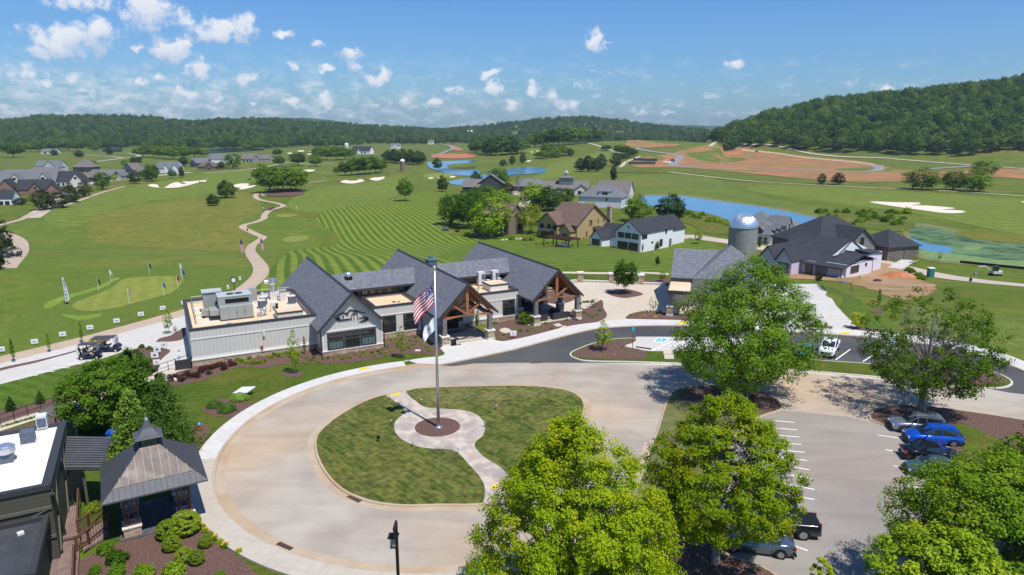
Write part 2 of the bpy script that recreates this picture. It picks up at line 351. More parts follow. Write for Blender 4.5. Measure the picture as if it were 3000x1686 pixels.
def glassmat(name, tint, rough=.06, spec=.9, col2=None):
 m = bpy.data.materials.new(name); m.use_nodes = True; nt, N, L, b = nodes(m)
 b.inputs['Base Color'].default_value = (*tint, 1); b.inputs['Roughness'].default_value = rough; b.inputs['Specular IOR Level'].default_value = spec
 MATS[name] = m; return m
               # --- material set
g_base = grass('grass_mown', (0.085,0.127,0.014), (0.113,0.155,0.019), (0.142,0.141,0.022), .06, 2.2, fine=.32, dry=(0.192,0.159,0.039))
g_far = grass('grass_pasture', (0.097,0.136,0.021), (0.130,0.155,0.026), (0.170,0.150,0.032), .02, .7, fine=.25)
g_lawn = grass('grass_lawn', (0.052,0.103,0.010), (0.076,0.124,0.014), (0.105,0.133,0.019), .22, 3.5, fine=.4, stripe=(.46,.89,1.5,(0.089,0.147,0.019),.0))
g_lawn2 = grass('grass_lawn_plain', (0.055,0.097,0.010), (0.084,0.120,0.015), (0.137,0.124,0.025), .3, 3.5, fine=.42)
g_stripe = grass('grass_striped_fairway', (0.063,0.118,0.012), (0.079,0.136,0.014), (0.124,0.150,0.019), .07, 3.0, fine=.25, stripe=(.947,.32,2.4,(0.181,0.221,0.032),3.0))
g_stripe2 = grass('grass_striped_lawn', (0.067,0.122,0.012), (0.085,0.141,0.016), (0.113,0.141,0.018), .07, 3.0, fine=.28, stripe=(.32,-.947,3.6,(0.136,0.178,0.026),6.0))
g_fair = grass('grass_fairway', (0.107,0.159,0.022), (0.130,0.175,0.027), (0.164,0.178,0.035), .035, 1.2, fine=.16, stripe=(.25,.97,9.0,(0.159,0.193,0.035),8.0))
g_fair2 = grass('grass_golf', (0.097,0.146,0.019), (0.119,0.165,0.024), (0.159,0.169,0.032), .05, 2.0, fine=.2, dry=(0.181,0.169,0.039))
g_rough = grass('grass_rough', (0.130,0.156,0.023), (0.166,0.173,0.031), (0.208,0.189,0.042), .05, 2.4, fine=.45, dry=(0.231,0.184,0.054))
g_rough2 = grass('grass_rough_far', (0.104,0.152,0.025), (0.136,0.168,0.031), (0.177,0.173,0.042), .03, 1.0, fine=.38)
g_green = grass('grass_putting_green', (0.176,0.211,0.039), (0.198,0.225,0.044), None, .12, 4, fine=.08, stripe=(.9,.43,2.2,(0.210,0.235,0.048),0))
g_collar = grass('grass_collar', (0.097,0.146,0.022), (0.113,0.155,0.026), None, .3, 4, fine=.1)
g_lush = grass('grass_bright', (.15,.23,.030), (.19,.26,.04), None, .2, 4, fine=.15)
g_bank = grass('grass_bank', (0.130,0.146,0.019), (0.170,0.159,0.024), (0.103,0.131,0.019), .12, 1.5, fine=.5)
g_reed = grass('grass_tall', (0.085,0.118,0.017), (0.124,0.136,0.022), (0.181,0.150,0.039), .2, 1.2, fine=.6)
m_clay = mat('clay_soil', (.37,.16,.065), .95, (.25,.14,.055), .05, det=9, mixlo=.42, mixhi=.58, col3=(.15,.18,.04), scale3=.02)
m_clay2 = mat('fresh_clay', (.36,.12,.05), .95, (.46,.20,.10), .5, det=8, bump=.5)
m_clay3 = mat('clay_with_weeds', (.40,.19,.10), .95, (.20,.17,.06), .25, det=8, col3=(.36,.24,.14), scale3=.12)
m_sand = mat('bunker_sand', (.64,.56,.43), .95, (.70,.62,.50), .5)
m_water = None
def water(name, col, rough=.08):
 m = bpy.data.materials.new(name); m.use_nodes = True; nt, N, L, b = nodes(m)
 b.inputs['Base Color'].default_value = (*col, 1); b.inputs['Roughness'].default_value = rough; b.inputs['Specular IOR Level'].default_value = .5; b.inputs['IOR'].default_value = 1.33
 tc = N('ShaderNodeTexCoord'); n = N('ShaderNodeTexNoise'); n.inputs['Scale'].default_value = 1.2; n.inputs['Detail'].default_value = 4; L(tc.outputs['Object'], n.inputs['Vector'])
 bp = N('ShaderNodeBump'); bp.inputs['Strength'].default_value = .25; bp.inputs['Distance'].default_value = .08; L(n.outputs['Fac'], bp.inputs['Height']); L(bp.outputs[0], b.inputs['Normal'])
 return m
m_water = water('pond_water', (.08,.22,.37), .14); m_water2 = water('dark_water', (.03,.06,.08))
m_algae = mat('algae_water', (.035,.075,.04), .6, (.12,.18,.06), .22, det=9, mixlo=.42, mixhi=.58, col3=(.13,.21,.08), scale3=.06, spec=.15)
m_algae2 = mat('algae_mat', (.19,.26,.07), .8, (.11,.19,.08), .5, det=7)
def asphalt(name, c1, c2, c3, blot=.09, orange=None):
 m = mat(name, c1, .9, c2, blot, det=9, mixlo=.42, mixhi=.58, col3=c3, scale3=.05, spec=.25); nt, N, L, b = nodes(m)
 src = b.inputs['Base Color'].links[0].from_socket
 tc = N('ShaderNodeTexCoord'); n = N('ShaderNodeTexNoise'); n.inputs['Scale'].default_value = 14; n.inputs['Detail'].default_value = 6; n.inputs['Roughness'].default_value = .8; L(tc.outputs['Object'], n.inputs['Vector'])
 r = N('ShaderNodeMapRange'); L(n.outputs['Fac'], r.inputs[0]); r.inputs[1].default_value = .3; r.inputs[2].default_value = .7; r.inputs[3].default_value = .82; r.inputs[4].default_value = 1.16
 x = N('ShaderNodeMix'); x.data_type = 'RGBA'; x.blend_type = 'MULTIPLY'; x.inputs['Factor'].default_value = 1; L(src, x.inputs['A']); L(r.outputs[0], x.inputs['B'])
 mp = N('ShaderNodeMapping'); mp.inputs['Scale'].default_value = (.22, .8, 1); mp.inputs['Rotation'].default_value = (0, 0, .25); L(tc.outputs['Object'], mp.inputs[0])
 n2 = N('ShaderNodeTexNoise'); n2.inputs['Scale'].default_value = .8; n2.inputs['Detail'].default_value = 8; n2.inputs['Distortion'].default_value = .8; L(mp.outputs[0], n2.inputs['Vector'])
 r2 = N('ShaderNodeMapRange'); L(n2.outputs['Fac'], r2.inputs[0]); r2.inputs[1].default_value = .35; r2.inputs[2].default_value = .65; r2.inputs[3].default_value = .93; r2.inputs[4].default_value = 1.07
 y = N('ShaderNodeMix'); y.data_type = 'RGBA'; y.blend_type = 'MULTIPLY'; y.inputs['Factor'].default_value = 1; L(x.outputs['Result'], y.inputs['A']); L(r2.outputs[0], y.inputs['B'])
 L(y.outputs['Result'], b.inputs['Base Color']); return m
m_asph = asphalt('asphalt_old', (.335,.285,.235), (.41,.36,.30), (.46,.34,.225), .16)
m_asph2 = asphalt('asphalt_lot', (.25,.225,.205), (.29,.265,.24), (.31,.25,.20))
m_dark = asphalt('asphalt_new', (.060,.060,.064), (.085,.082,.082), (.11,.105,.10))
def concrete(name, c1, c2, c3=None, joint=2.0, jc=.72, rot=0):
 m = bricks(name, c1, c2, tuple(x*jc for x in c1), joint, joint, .012, .9, 'floor', .1, .06, 0, rot); return m
m_conc = concrete('concrete_white', (.50,.475,.43), (.53,.505,.46), joint=3.0, rot=.48)
m_conc2 = concrete('concrete_warm', (.50,.43,.335), (.53,.46,.365), joint=4.5, rot=.3)
m_walk = concrete('sidewalk_concrete', (.44,.39,.32), (.47,.42,.345), joint=1.7, rot=.3)
m_walkn = concrete('sidewalk_new', (.54,.52,.485), (.57,.55,.515), joint=1.8, rot=.3)
m_kerb = mat('kerb_concrete', (.46,.37,.27), .9, (.41,.32,.22), .6, det=7, col3=(.40,.27,.16), scale3=.15)
m_kerbw = mat('kerb_new', (.56,.53,.46), .9, (.50,.46,.38), .8)
m_path = mat('path_brown_concrete', (.41,.31,.225), .9, (.46,.355,.265), .6, det=7)
m_path2 = mat('path_pale', (.46,.39,.29), .9, (.52,.44,.34), .3)
m_road = mat('road_far', (.44,.37,.30), .9, (.50,.42,.34), .2)
m_roadg = mat('road_grey', (.22,.21,.20), .9, (.27,.25,.24), .2)
m_mulch = mat('mulch', (.095,.052,.040), .98, (.155,.090,.072), 9, det=8, bump=.8, mixlo=.4, mixhi=.6)
m_pave = mat('stamped_concrete', (.40,.335,.28), .85, (.54,.46,.38), 1.1, det=8, mixlo=.4, mixhi=.6, bump=.3, col3=(.31,.27,.25), scale3=.7)
m_sod = bricks('sod_rolls', (.045,.072,.006), (.115,.122,.022), (.19,.16,.06), 1.5, .45, .016, .95, 'floor', .3, .45, .5, R_(48), .22, (.13,.125,.035))
m_sod2 = bricks('sod_rolls_dry', (.14,.135,.038), (.07,.095,.018), (.21,.175,.07), 1.5, .62, .03, .95, 'floor', .3, .4, .5, R_(48), .12, (.15,.145,.045))
m_gravel = mat('gravel', (.38,.34,.30), .95, (.26,.24,.22), 6, bump=.5)
m_white = mat('paint_white', (.80,.80,.78), .6); m_yell = mat('paint_yellow', (.80,.56,.03), .6); m_blue = mat('paint_blue', (.05,.42,.68), .6)
m_siding = siding('board_batten_grey', (.60,.575,.52), .42, groove=.13, dark=.84)
m_sidingd = siding('board_batten_shade', (.42,.40,.37), .42, groove=.13, dark=.84)
m_trim = mat('trim_light', (.70,.68,.63), .7); m_sill = mat('stone_cap', (.72,.69,.63), .8, (.62,.58,.52), 3)
m_dtrim = mat('trim_charcoal', (.045,.045,.047), .5); m_bron = mat('window_bronze', (.085,.078,.070), .5); m_grey = mat('post_grey', (.14,.135,.13), .7, (.18,.17,.165), 2)
m_stone = bricks('field_stone', (.56,.38,.22), (.24,.17,.12), (.42,.36,.30), .42, .2, .03, .9, 'wall', .7)
m_shing = bricks('shingle_slate', (.135,.14,.16), (.20,.207,.232), (.11,.115,.13), .34, .22, .02, .85, 'roof', .5)
m_shingd = bricks('shingle_charcoal', (.034,.036,.044), (.055,.057,.066), (.028,.03,.036), .5, .3, .02, .9, 'roof', .4)
m_shingb = bricks('shingle_brown', (.135,.088,.068), (.185,.125,.10), (.09,.06,.05), .5, .3, .02, .9, 'roof', .4)
m_shingg = bricks('shingle_grey', (.135,.140,.150), (.19,.195,.205), (.10,.105,.11), .5, .3, .02, .9, 'roof', .4)
m_shingt = bricks('shingle_taupe', (.155,.135,.125), (.20,.175,.16), (.12,.105,.10), .5, .3, .02, .9, 'roof', .4)
m_deck = mat('membrane_tan', (.60,.47,.33), .9, (.72,.50,.28), .35, det=6, mixlo=.4, mixhi=.6, col3=(.66,.58,.49), scale3=.3)
m_deck2 = mat('membrane_orange', (.66,.46,.25), .9, (.70,.54,.36), .5, det=7)
m_wood = mat('cedar_timber', (.36,.155,.065), .65, (.26,.11,.045), 3, bump=.2); m_soff = mat('cedar_soffit', (.33,.135,.055), .7, (.27,.11,.045), 4)
m_glass = glassmat('glass_dark', (.012,.016,.018)); m_glass2 = glassmat('glass_curtain', (.10,.16,.16), .15); m_glass3 = glassmat('glass_green', (.03,.05,.04), .05, 1.0)
m_hvac = mat('hvac_beige', (.33,.345,.315), .5, (.29,.305,.28), .8); m_hvacw = mat('hvac_white', (.62,.62,.59), .5); m_hvacb = mat('hvac_grille', (.12,.15,.19), .5, (.08,.10,.13), 12); m_blk = mat('black_metal', (.012,.012,.014), .45)
m_steel = mat('galvanised_steel', (.78,.80,.82), .34, metal=.9); m_alu = mat('brushed_aluminium', (.62,.63,.66), .35, metal=.8)
m_wht = siding('farmhouse_white', (.78,.79,.80), .6, dark=.9, groove=.1); m_tan = siding('lap_tan', (.47,.335,.165), .3, horiz=True, dark=.8); m_wrap = mat('house_wrap_white', (.74,.73,.80), .7, (.68,.67,.72), .6)
m_brick = bricks('brick_grey', (.27,.255,.235), (.38,.36,.33), (.40,.38,.36), .5, .2, .02, .9, 'wall', .3); m_brickr = bricks('brick_red', (.26,.13,.085), (.20,.105,.075), (.30,.25,.21), .5, .2, .02, .9, 'wall', .3)
m_dbrick = bricks('brick_dark', (.12,.10,.085), (.18,.15,.12), (.20,.18,.16), .5, .2, .02, .9, 'wall', .3)
m_dwall = mat('wall_dark', (.07,.07,.075), .8); m_cream = mat('wall_cream', (.62,.60,.54), .8)
               # --- ground
def gridaxis(lo, hi, c, near, grow):
 a = [c]; h = near
 while a[-1] < hi: a.append(a[-1]+h); h = near+abs(a[-1]-c)*grow
 b = [c]
 while b[-1] > lo: h = near+abs(b[-1]-c)*grow; b.append(b[-1]-h)
 return sorted(set(b+a))
def build_ground():
 xs = gridaxis(-5200, 5200, 0, 3.0, .016)
 ys = gridaxis(-60, 260, 150, 3.0, 0); h = 3.0
 while ys[-1] < 6500: h = 3.0+(ys[-1]-260)*.016; ys.append(ys[-1]+h)
 nx, ny = len(xs), len(ys)
 v = [(x, y, terr(x, y)) for y in ys for x in xs]
 f = [(j*nx+i, j*nx+i+1, (j+1)*nx+i+1, (j+1)*nx+i) for j in range(ny-1) for i in range(nx-1)]
 mi = [0 if ys[j] < 420 else 1 for j in range(ny-1) for i in range(nx-1)]
 me = bpy.data.meshes.new('ground'); me.from_pydata(v, [], f); me.materials.append(g_base); me.materials.append(g_far)
 me.polygons.foreach_set('material_index', mi); me.shade_smooth()
 o = bpy.data.objects.new('ground', me); COL.objects.link(o); return struct(o)
build_ground()
def smooth_closed(P, n=5):
 out = []; k = len(P)
 for i in range(k):
  p0, p1, p2, p3 = P[i-1], P[i], P[(i+1) % k], P[(i+2) % k]
  for j in range(n):
   t = j/n
   out.append(tuple(.5*((2*p1[a])+(-p0[a]+p2[a])*t+(2*p0[a]-5*p1[a]+4*p2[a]-p3[a])*t*t+(-p0[a]+3*p1[a]-3*p2[a]+p3[a])*t**3) for a in (0, 1)))
 return out
def smooth_open(P, n=6):
 Q = [P[0]]+list(P)+[P[-1]]; out = []
 for i in range(1, len(Q)-2):
  p0, p1, p2, p3 = Q[i-1], Q[i], Q[i+1], Q[i+2]
  for j in range(n):
   t = j/n
   out.append(tuple(.5*((2*p1[a])+(-p0[a]+p2[a])*t+(2*p0[a]-5*p1[a]+4*p2[a]-p3[a])*t*t+(-p0[a]+3*p1[a]-3*p2[a]+p3[a])*t**3) for a in range(2)))
 out.append(tuple(P[-1])[:2]); return out
def inside(x, y, P):
 c = False; j = len(P)-1
 for i in range(len(P)):
  if (P[i][1] > y) != (P[j][1] > y) and x < (P[j][0]-P[i][0])*(y-P[i][1])/(P[j][1]-P[i][1])+P[i][0]: c = not c
  j = i
 return c
CNT = [0]
def sheet(name, W_, m, level=1, kind='structure', zadd=0.0):
 n = len(W_); ymin = min(p[1] for p in W_); ymax = max(p[1] for p in W_); xmin = min(p[0] for p in W_); xmax = max(p[0] for p in W_)
 pts = [Vector(p) for p in W_]; edges = [(i, (i+1) % n) for i in range(n)]
 y = ymin
 flat = ymax < 74
 if not flat:
  while y < ymax:
   h = 3.0+max(0, y-260)*.016
   x = xmin+h/2
   while x < xmax:
    if inside(x, y, W_): pts.append(Vector((x+.01*h*math.sin(y), y)))
    x += h
   y += h
 vs, es, fs, *_ = delaunay_2d_cdt(pts, edges, [], 1, 1e-4)
 CNT[0] += 1; lv = level+(CNT[0] % 8)*.11
 def off(x, y): return lv*.004*(1+max(0, y-70)/38.0)+zadd
 me = bpy.data.meshes.new(name); me.from_pydata([(p.x, p.y, terr(p.x, p.y)+off(p.x, p.y)) for p in vs], [], [tuple(f) for f in fs])
 bm = bmesh.new(); bm.from_mesh(me)
 for f in bm.faces:
  f.normal_update()
  if f.normal.z < 0: f.normal_flip()
 bm.to_mesh(me); bm.free(); me.materials.append(m)
 o = bpy.data.objects.new(name, me); COL.objects.link(o)
 if kind: o['kind'] = kind
 return o
def W2(pts): return [tuple(G(x, y)[:2]) for x, y in pts]
RAG = {'rough_grass': 2.2, 'fairway': .8, 'clay_soil': 4.0, 'weedy_strip': 3.0, 'dirt_yard': 1.6, 'reed_bank': 2.0, 'bare_earth': 1.5, 'dry_turf': 2.5, 'meadow_grass': 5, 'algae_mat': 1.5, 'golf_turf': 1.5, 'bright_turf': .8, 'mulch_bed': .10, 'pond': .8, 'algae_pond': .8}
from mathutils import noise as mn
def ragged(P, amp):
 o = []; k = len(P); st = max(.6, amp*.9)
 for i in range(k):
  a, b = P[i], P[(i+1) % k]; d = math.dist(a, b); m = max(1, min(12, int(d/st)))
  for j in range(m):
   x = a[0]+(b[0]-a[0])*j/m; y = a[1]+(b[1]-a[1])*j/m; v = mn.turbulence_vector(Vector((x/amp/2.5, y/amp/2.5, 0)), 3, False)
   o.append((x+v.x*amp*.6, y+v.y*amp*.6))
 return o
def psheet(name, pts, m, level=1, sm=True, kind='structure', n=4):
 w = W2(pts)
 if sm: w = smooth_closed(w, n)
 if name in RAG: w = ragged(w, RAG[name])
 return sheet(name, w, m, level, kind)
def ribbonW(cl, width):
 L_, R2 = [], []
 for i, p in enumerate(cl):
  a = cl[max(0, i-1)]; b = cl[min(len(cl)-1, i+1)]; dx, dy = b[0]-a[0], b[1]-a[1]; l = math.hypot(dx, dy) or 1
  w = width if not callable(width) else width(i/(len(cl)-1))
  L_.append((p[0]-dy/l*w/2, p[1]+dx/l*w/2)); R2.append((p[0]+dy/l*w/2, p[1]-dx/l*w/2))
 return L_, R2
def ribbon(name, pts, width, m, level=2, zadd=0, px=True, n=6):
 cl = smooth_open(W2(pts) if px else pts, n)
 cl2 = [cl[0]]
 for q in cl[1:]:
  p = cl2[-1]; d = math.dist(p, q); k = max(1, int(d/4)); cl2 += [(p[0]+(q[0]-p[0])*(j+1)/k, p[1]+(q[1]-p[1])*(j+1)/k) for j in range(k)]
 L_, R2 = ribbonW(cl2, width)
 CNT[0] += 1; level = level+(CNT[0] % 8)*.11
 def z(x, y): return terr(x, y)+level*.004*(1+max(0, y-70)/38.0)+zadd
 C = cl2; v = []
 for a, c, b in zip(L_, C, R2): v += [(a[0], a[1], z(*a)), (c[0], c[1], z(*c)), (b[0], b[1], z(*b))]
 f = []
 for i in range(len(C)-1):
  for k in (0, 1): f.append((i*3+k+1, i*3+k, i*3+3+k, i*3+4+k))
 me = bpy.data.meshes.new(name); me.from_pydata(v, [], f); me.materials.append(m)
 bm = bmesh.new(); bm.from_mesh(me)
 for q in bm.faces:
  q.normal_update()
  if q.normal.z < 0: q.normal_flip()
 bm.to_mesh(me); bm.free()
 o = bpy.data.objects.new(name, me); COL.objects.link(o); return struct(o)
def slab(name, W_, top, m, z0=-.05, kind='structure', rim=None, rimw=.16, rimh=.02, rimm=None):
 o = MB(); n = len(W_)
 A = sum(W_[i][0]*W_[(i+1) % n][1]-W_[(i+1) % n][0]*W_[i][1] for i in range(n))
 if A < 0: W_ = W_[::-1]
 vs, es, fs, *_ = delaunay_2d_cdt([Vector(p) for p in W_], [(i, (i+1) % n) for i in range(n)], [], 1, 1e-5)
 tz = lambda x, y: terr(x, y)
 o.add([(p.x, p.y, tz(p.x, p.y)+top) for p in vs], [tuple(f) for f in fs], 0)
 k = len(o.v); o.add([(x, y, tz(x, y)+top) for x, y in W_]+[(x, y, tz(x, y)+z0) for x, y in W_], [(i, i+n, (i+1) % n+n, (i+1) % n) for i in range(n)], 0)
 ob = o.build(name, m, fix=False)
 me = ob.data; bm = bmesh.new(); bm.from_mesh(me)
 for f in bm.faces:
  f.normal_update()
  if abs(f.normal.z) > .5 and f.normal.z < 0: f.normal_flip()
 bm.to_mesh(me); bm.free()
 if kind: ob['kind'] = kind
 return ob
def kerb(name, line, w, h, m, closed=False, gut=.45, mg=None, side=1, join=True):
 o = MB(); n = len(line)
 prof = [(-w, -.03), (-w, h), (0, h), (.03, h-.02), (.05, .014), (gut+.05, .012), (gut+.06, -.03)]
 ring = []
 for i, p in enumerate(line):
  a = line[i-1] if (closed or i > 0) else p; b = line[(i+1) % n] if (closed or i < n-1) else p
  dx, dy = b[0]-a[0], b[1]-a[1]; l = math.hypot(dx, dy) or 1; nx, ny = dy/l*side, -dx/l*side
  ring.append([(p[0]+nx*q, p[1]+ny*q, terr(p[0]+nx*q, p[1]+ny*q)+z) for q, z in prof])
 k = len(prof); vs = [v for r in ring for v in r]; fs = []
 for i in range(n if closed else n-1):
  j = (i+1) % n
  for t in range(k-1): fs.append((i*k+t, j*k+t, j*k+t+1, i*k+t+1))
 o.add(vs, fs, 0); ob = o.build(name, m, fix=False)
 me = ob.data; bm = bmesh.new(); bm.from_mesh(me)
 for f in bm.faces:
  f.normal_update()
  if f.normal.z < -1e-4: f.normal_flip()
 bm.to_mesh(me); bm.free(); return struct(ob)
def arc(cx, cy, r, a0, a1, n=60): return [(cx+r*math.cos(R_(a0+(a1-a0)*i/n)), cy+r*math.sin(R_(a0+(a1-a0)*i/n))) for i in range(n+1)]
# ---- golf course and fields (photo outlines carried onto the terrain)
psheet('rough_grass', [(255,660),(300,625),(420,600),(500,590),(600,575),(690,562),(745,572),(765,600),(760,625),(700,655),(735,690),(725,722),(690,742),(560,733),(440,726),(330,716),(262,700)], g_rough, 3)
psheet('golf_turf', [(-60,700),(60,640),(160,590),(300,560),(420,540),(560,510),(700,500),(780,530),(760,575),(700,600),(800,625),(900,640),(1000,650),(950,700),(850,760),(760,800),(700,830),(560,880),(420,930),(200,1000),(-60,1060),(-300,1000),(-200,800)], g_fair2, 1)
psheet('fairway', [(130,640),(150,610),(250,575),(400,545),(560,520),(700,500),(760,505),(745,530),(650,560),(560,580),(430,590),(330,615),(270,650),(180,670)], g_fair, 2)
psheet('fairway', [(840,600),(900,560),(980,545),(1110,530),(1160,515),(1200,520),(1180,560),(1120,590),(1000,610),(900,625)], g_fair, 2)
psheet('striped_fairway', [(760,850),(790,790),(830,755),(860,735),(980,720),(990,690),(930,650),(950,620),(1060,600),(1140,585),(1260,560),(1330,580),(1330,640),(1290,680),(1400,700),(1500,715),(1490,760),(1300,840),(1100,920),(900,900)], g_stripe, 3)
psheet('striped_lawn', [(1400,705),(1480,695),(1700,740),(1900,745),(2060,690),(2110,700),(2080,760),(1990,800),(1720,790),(1640,795),(1600,815),(1350,780),(1290,740)], g_stripe2, 4)
psheet('tee_box', [(826,705),(850,694),(900,692),(905,698),(890,706),(850,712)], g_green, 4)
psheet('tee_box', [(810,636),(820,629),(870,629),(862,635),(840,638)], g_green, 4)
psheet('putting_surround', [(60,905),(110,860),(200,830),(330,795),(450,780),(600,778),(690,785),(735,800),(700,850),(600,880),(450,920),(250,980),(90,1010),(20,980)], g_collar, 2)
psheet('bright_turf', [(140,905),(190,880),(270,855),(350,820),(340,815),(280,842),(180,870),(130,895)], g_lush, 4)
psheet('bright_turf', [(180,920),(230,925),(300,920),(270,935),(220,938)], g_lush, 4)
psheet('putting_green', [(212,900),(225,885),(280,865),(330,842),(360,820),(420,812),(500,810),(530,820),(528,838),(500,860),(430,880),(330,905),(250,912)], g_green, 5)
for k, P in enumerate([[(433,545),(445,541),(462,543),(467,551),(482,551),(500,540),(520,535),(535,541),(545,540),(534,534),(560,533),(600,529),(604,533),(580,537),(550,545),(520,551),(480,552),(450,550)],
 [(684,544),(700,540),(715,539),(730,540),(727,546),(750,544),(740,550),(715,556),(700,556),(704,552),(690,550)],
 [(878,501),(895,499),(922,499),(918,503),(900,506),(885,505)],[(997,534),(1012,529),(1025,531),(1045,530),(1055,526),(1067,530),(1062,534),(1035,539),(1010,538)],
 [(1082,526),(1095,522),(1110,521),(1124,519),(1127,523),(1115,529),(1098,531)],[(840,450),(852,449),(858,451),(850,453)],[(872,443),(890,442),(888,446),(875,446)],
 [(905,446),(920,445),(919,448),(908,448)],[(900,453),(914,451),(912,455),(902,455)],[(1255,523),(1266,521),(1270,524),(1258,526)],[(1281,524),(1293,521),(1294,525)],[(1316,520),(1327,517),(1335,519),(1325,522)],
 [(1540,474),(1556,471),(1550,476)],[(1554,446),(1561,446),(1559,449)],[(1571,443),(1579,444),(1575,447)],
 [(2548,594),(2575,592),(2620,594),(2690,595),(2693,600),(2670,603),(2720,604),(2790,610),(2792,613),(2760,616),(2800,617),(2828,621),(2810,626),(2760,625),(2700,617),(2620,606)], [(2990,593),(3030,590),(3030,598)]]):
 psheet('sand_bunker', P, m_sand, 5, n=3)
psheet('green_fringe', [(1225,515),(1260,505),(1330,505),(1370,515),(1340,530),(1280,537),(1230,530)], g_fair2, 3)
psheet('putting_green_far', [(1238,516),(1265,510),(1310,510),(1330,515),(1290,522),(1250,520)], g_green, 4)
psheet('fairway', [(1590,505),(1620,480),(1700,460),(1780,440),(1830,445),(1780,470),(1700,500),(1620,525),(1560,520)], g_fair, 2)
psheet('fairway', [(1310,490),(1400,480),(1500,470),(1600,460),(1650,445),(1600,430),(1530,440),(1560,460),(1450,470),(1330,480)], g_fair, 2)
psheet('fairway', [(2190,555),(2240,545),(2400,548),(2700,565),(3100,590),(3400,610),(3400,720),(3000,690),(2700,630),(2400,590),(2250,570)], g_fair, 2)
psheet('rough_grass', [(1830,520),(2000,510),(2100,525),(2160,560),(2300,590),(2450,620),(2700,650),(2900,690),(3100,705),(3100,720),(2800,690),(2600,660),(2390,645),(2290,620),(2100,590),(1980,577),(1900,572),(1840,560)], g_rough2, 3)
psheet('meadow_grass', [(-100,520),(-100,470),(100,455),(250,455),(400,460),(560,465),(560,480),(450,490),(300,500),(100,520)], g_far, 1)
psheet('rough_grass', [(300,545),(420,525),(600,500),(700,490),(760,500),(850,470),(900,500),(980,520),(1080,515),(1130,505),(1000,480),(860,480),(700,480),(520,500),(330,530)], g_rough2, 3)
psheet('clay_soil', [(1850,480),(1870,466),(1960,452),(2070,425),(2110,416),(2150,430),(2260,445),(2400,462),(2560,480),(2640,500),(2800,505),(2840,498),(2900,492),(2960,496),(3100,500),(3100,530),(2900,520),(2700,530),(2560,535),(2430,530),(2250,515),(2100,500),(2020,495),(1960,492),(1870,492)], m_clay, 4)
psheet('clay_soil', [(1830,425),(1850,412),(1930,420),(1990,425),(1960,432),(1860,435)], m_clay, 4)
psheet('bare_earth', [(1262,462),(1280,453),(1340,452),(1390,455),(1385,462),(1330,466)], m_clay2, 5)
psheet('bare_earth', [(1310,425),(1340,432),(1358,440),(1340,444),(1325,438)], m_clay2, 5)
psheet('bare_earth', [(2120,450),(2160,448),(2178,452),(2150,457),(2125,456)], m_clay2, 6)
psheet('weedy_strip', [(2010,452),(2060,446),(2150,462),(2190,470),(2100,476),(2050,470)], g_rough2, 5)
psheet('weedy_strip', [(1880,475),(1920,460),(1950,465),(1930,472)], g_rough2, 5)
psheet('weedy_strip', [(2440,498),(2540,492),(2620,497),(2560,503)], g_rough2, 5)
psheet('pond', [(1250,480),(1262,476),(1300,474),(1392,472),(1385,478),(1320,484),(1310,490),(1330,498),(1400,500),(1405,510),(1380,517),(1320,512),(1300,508),(1275,500),(1258,492)], m_water, 6)
psheet('pond', [(1480,500),(1530,492),(1580,492),(1602,500),(1590,508),(1540,512),(1500,514),(1480,520),(1450,530),(1400,540),(1360,545),(1320,540),(1320,533),(1360,525),(1400,518),(1440,508)], m_water, 6)
psheet('pond', [(1878,580),(1890,576),(1950,576),(2010,578),(2100,590),(2200,604),(2300,620),(2350,632),(2410,645),(2400,658),(2300,690),(2230,672),(2140,650),(2050,622),(1985,615),(1930,612),(1880,595)], m_water, 6)
psheet('pond_margin', [(2640,664),(2700,656),(2770,668),(2830,682),(2900,690),(3100,704),(3220,712),(3220,808),(3000,792),(2900,782),(2810,775),(2740,768),(2680,748),(2655,700)], mat('mud_bank', (.20,.17,.08), .95, (.13,.15,.04), .4), 5.4)
psheet('pond_margin', [(1868,576),(1890,571),(1950,571),(2010,573),(2100,585),(2200,599),(2300,615),(2350,627),(2416,641),(2406,664),(2300,696),(2230,678),(2140,656),(2050,628),(1985,620),(1930,617),(1872,597)], MATS['mud_bank'], 5.4)
psheet('algae_pond', [(2660,670),(2700,664),(2770,676),(2830,690),(2900,700),(3100,712),(3200,720),(3200,800),(3000,786),(2900,776),(2810,770),(2740,762),(2690,740),(2670,700)], m_algae, 6)
psheet('algae_mat', [(2690,740),(2720,735),(2800,745),(2900,760),(3050,770),(3100,790),(3000,786),(2900,776),(2810,770),(2720,760)], m_algae2, 7)
psheet('open_water', [(2672,700),(2700,712),(2740,720),(2788,728),(2780,742),(2730,738),(2690,728)], m_water, 8)
psheet('algae_mat', [(2820,730),(2850,722),(2880,728),(2850,738)], m_algae2, 7)
psheet('lake', [(585,444),(660,436),(760,437),(770,441),(690,446),(610,449)], m_water2, 6)
psheet('reed_bank', [(1975,612),(2030,618),(2090,630),(2130,645),(2140,655),(2230,675),(2100,690),(2020,660),(1950,640),(1960,620)], g_reed, 7)
psheet('reed_bank', [(2395,630),(2440,618),(2500,618),(2600,640),(2680,655),(2650,680),(2540,670),(2460,660),(2420,655)], g_reed, 7)
psheet('reed_bank', [(2800,690),(2830,680),(2900,690),(3000,700),(3000,712),(2900,708)], g_bank, 7)
psheet('reed_bank', [(1800,506),(1900,500),(2020,505),(2200,528),(2400,538),(2450,542),(2300,538),(2150,530),(2000,512),(1880,508)], g_reed, 5)
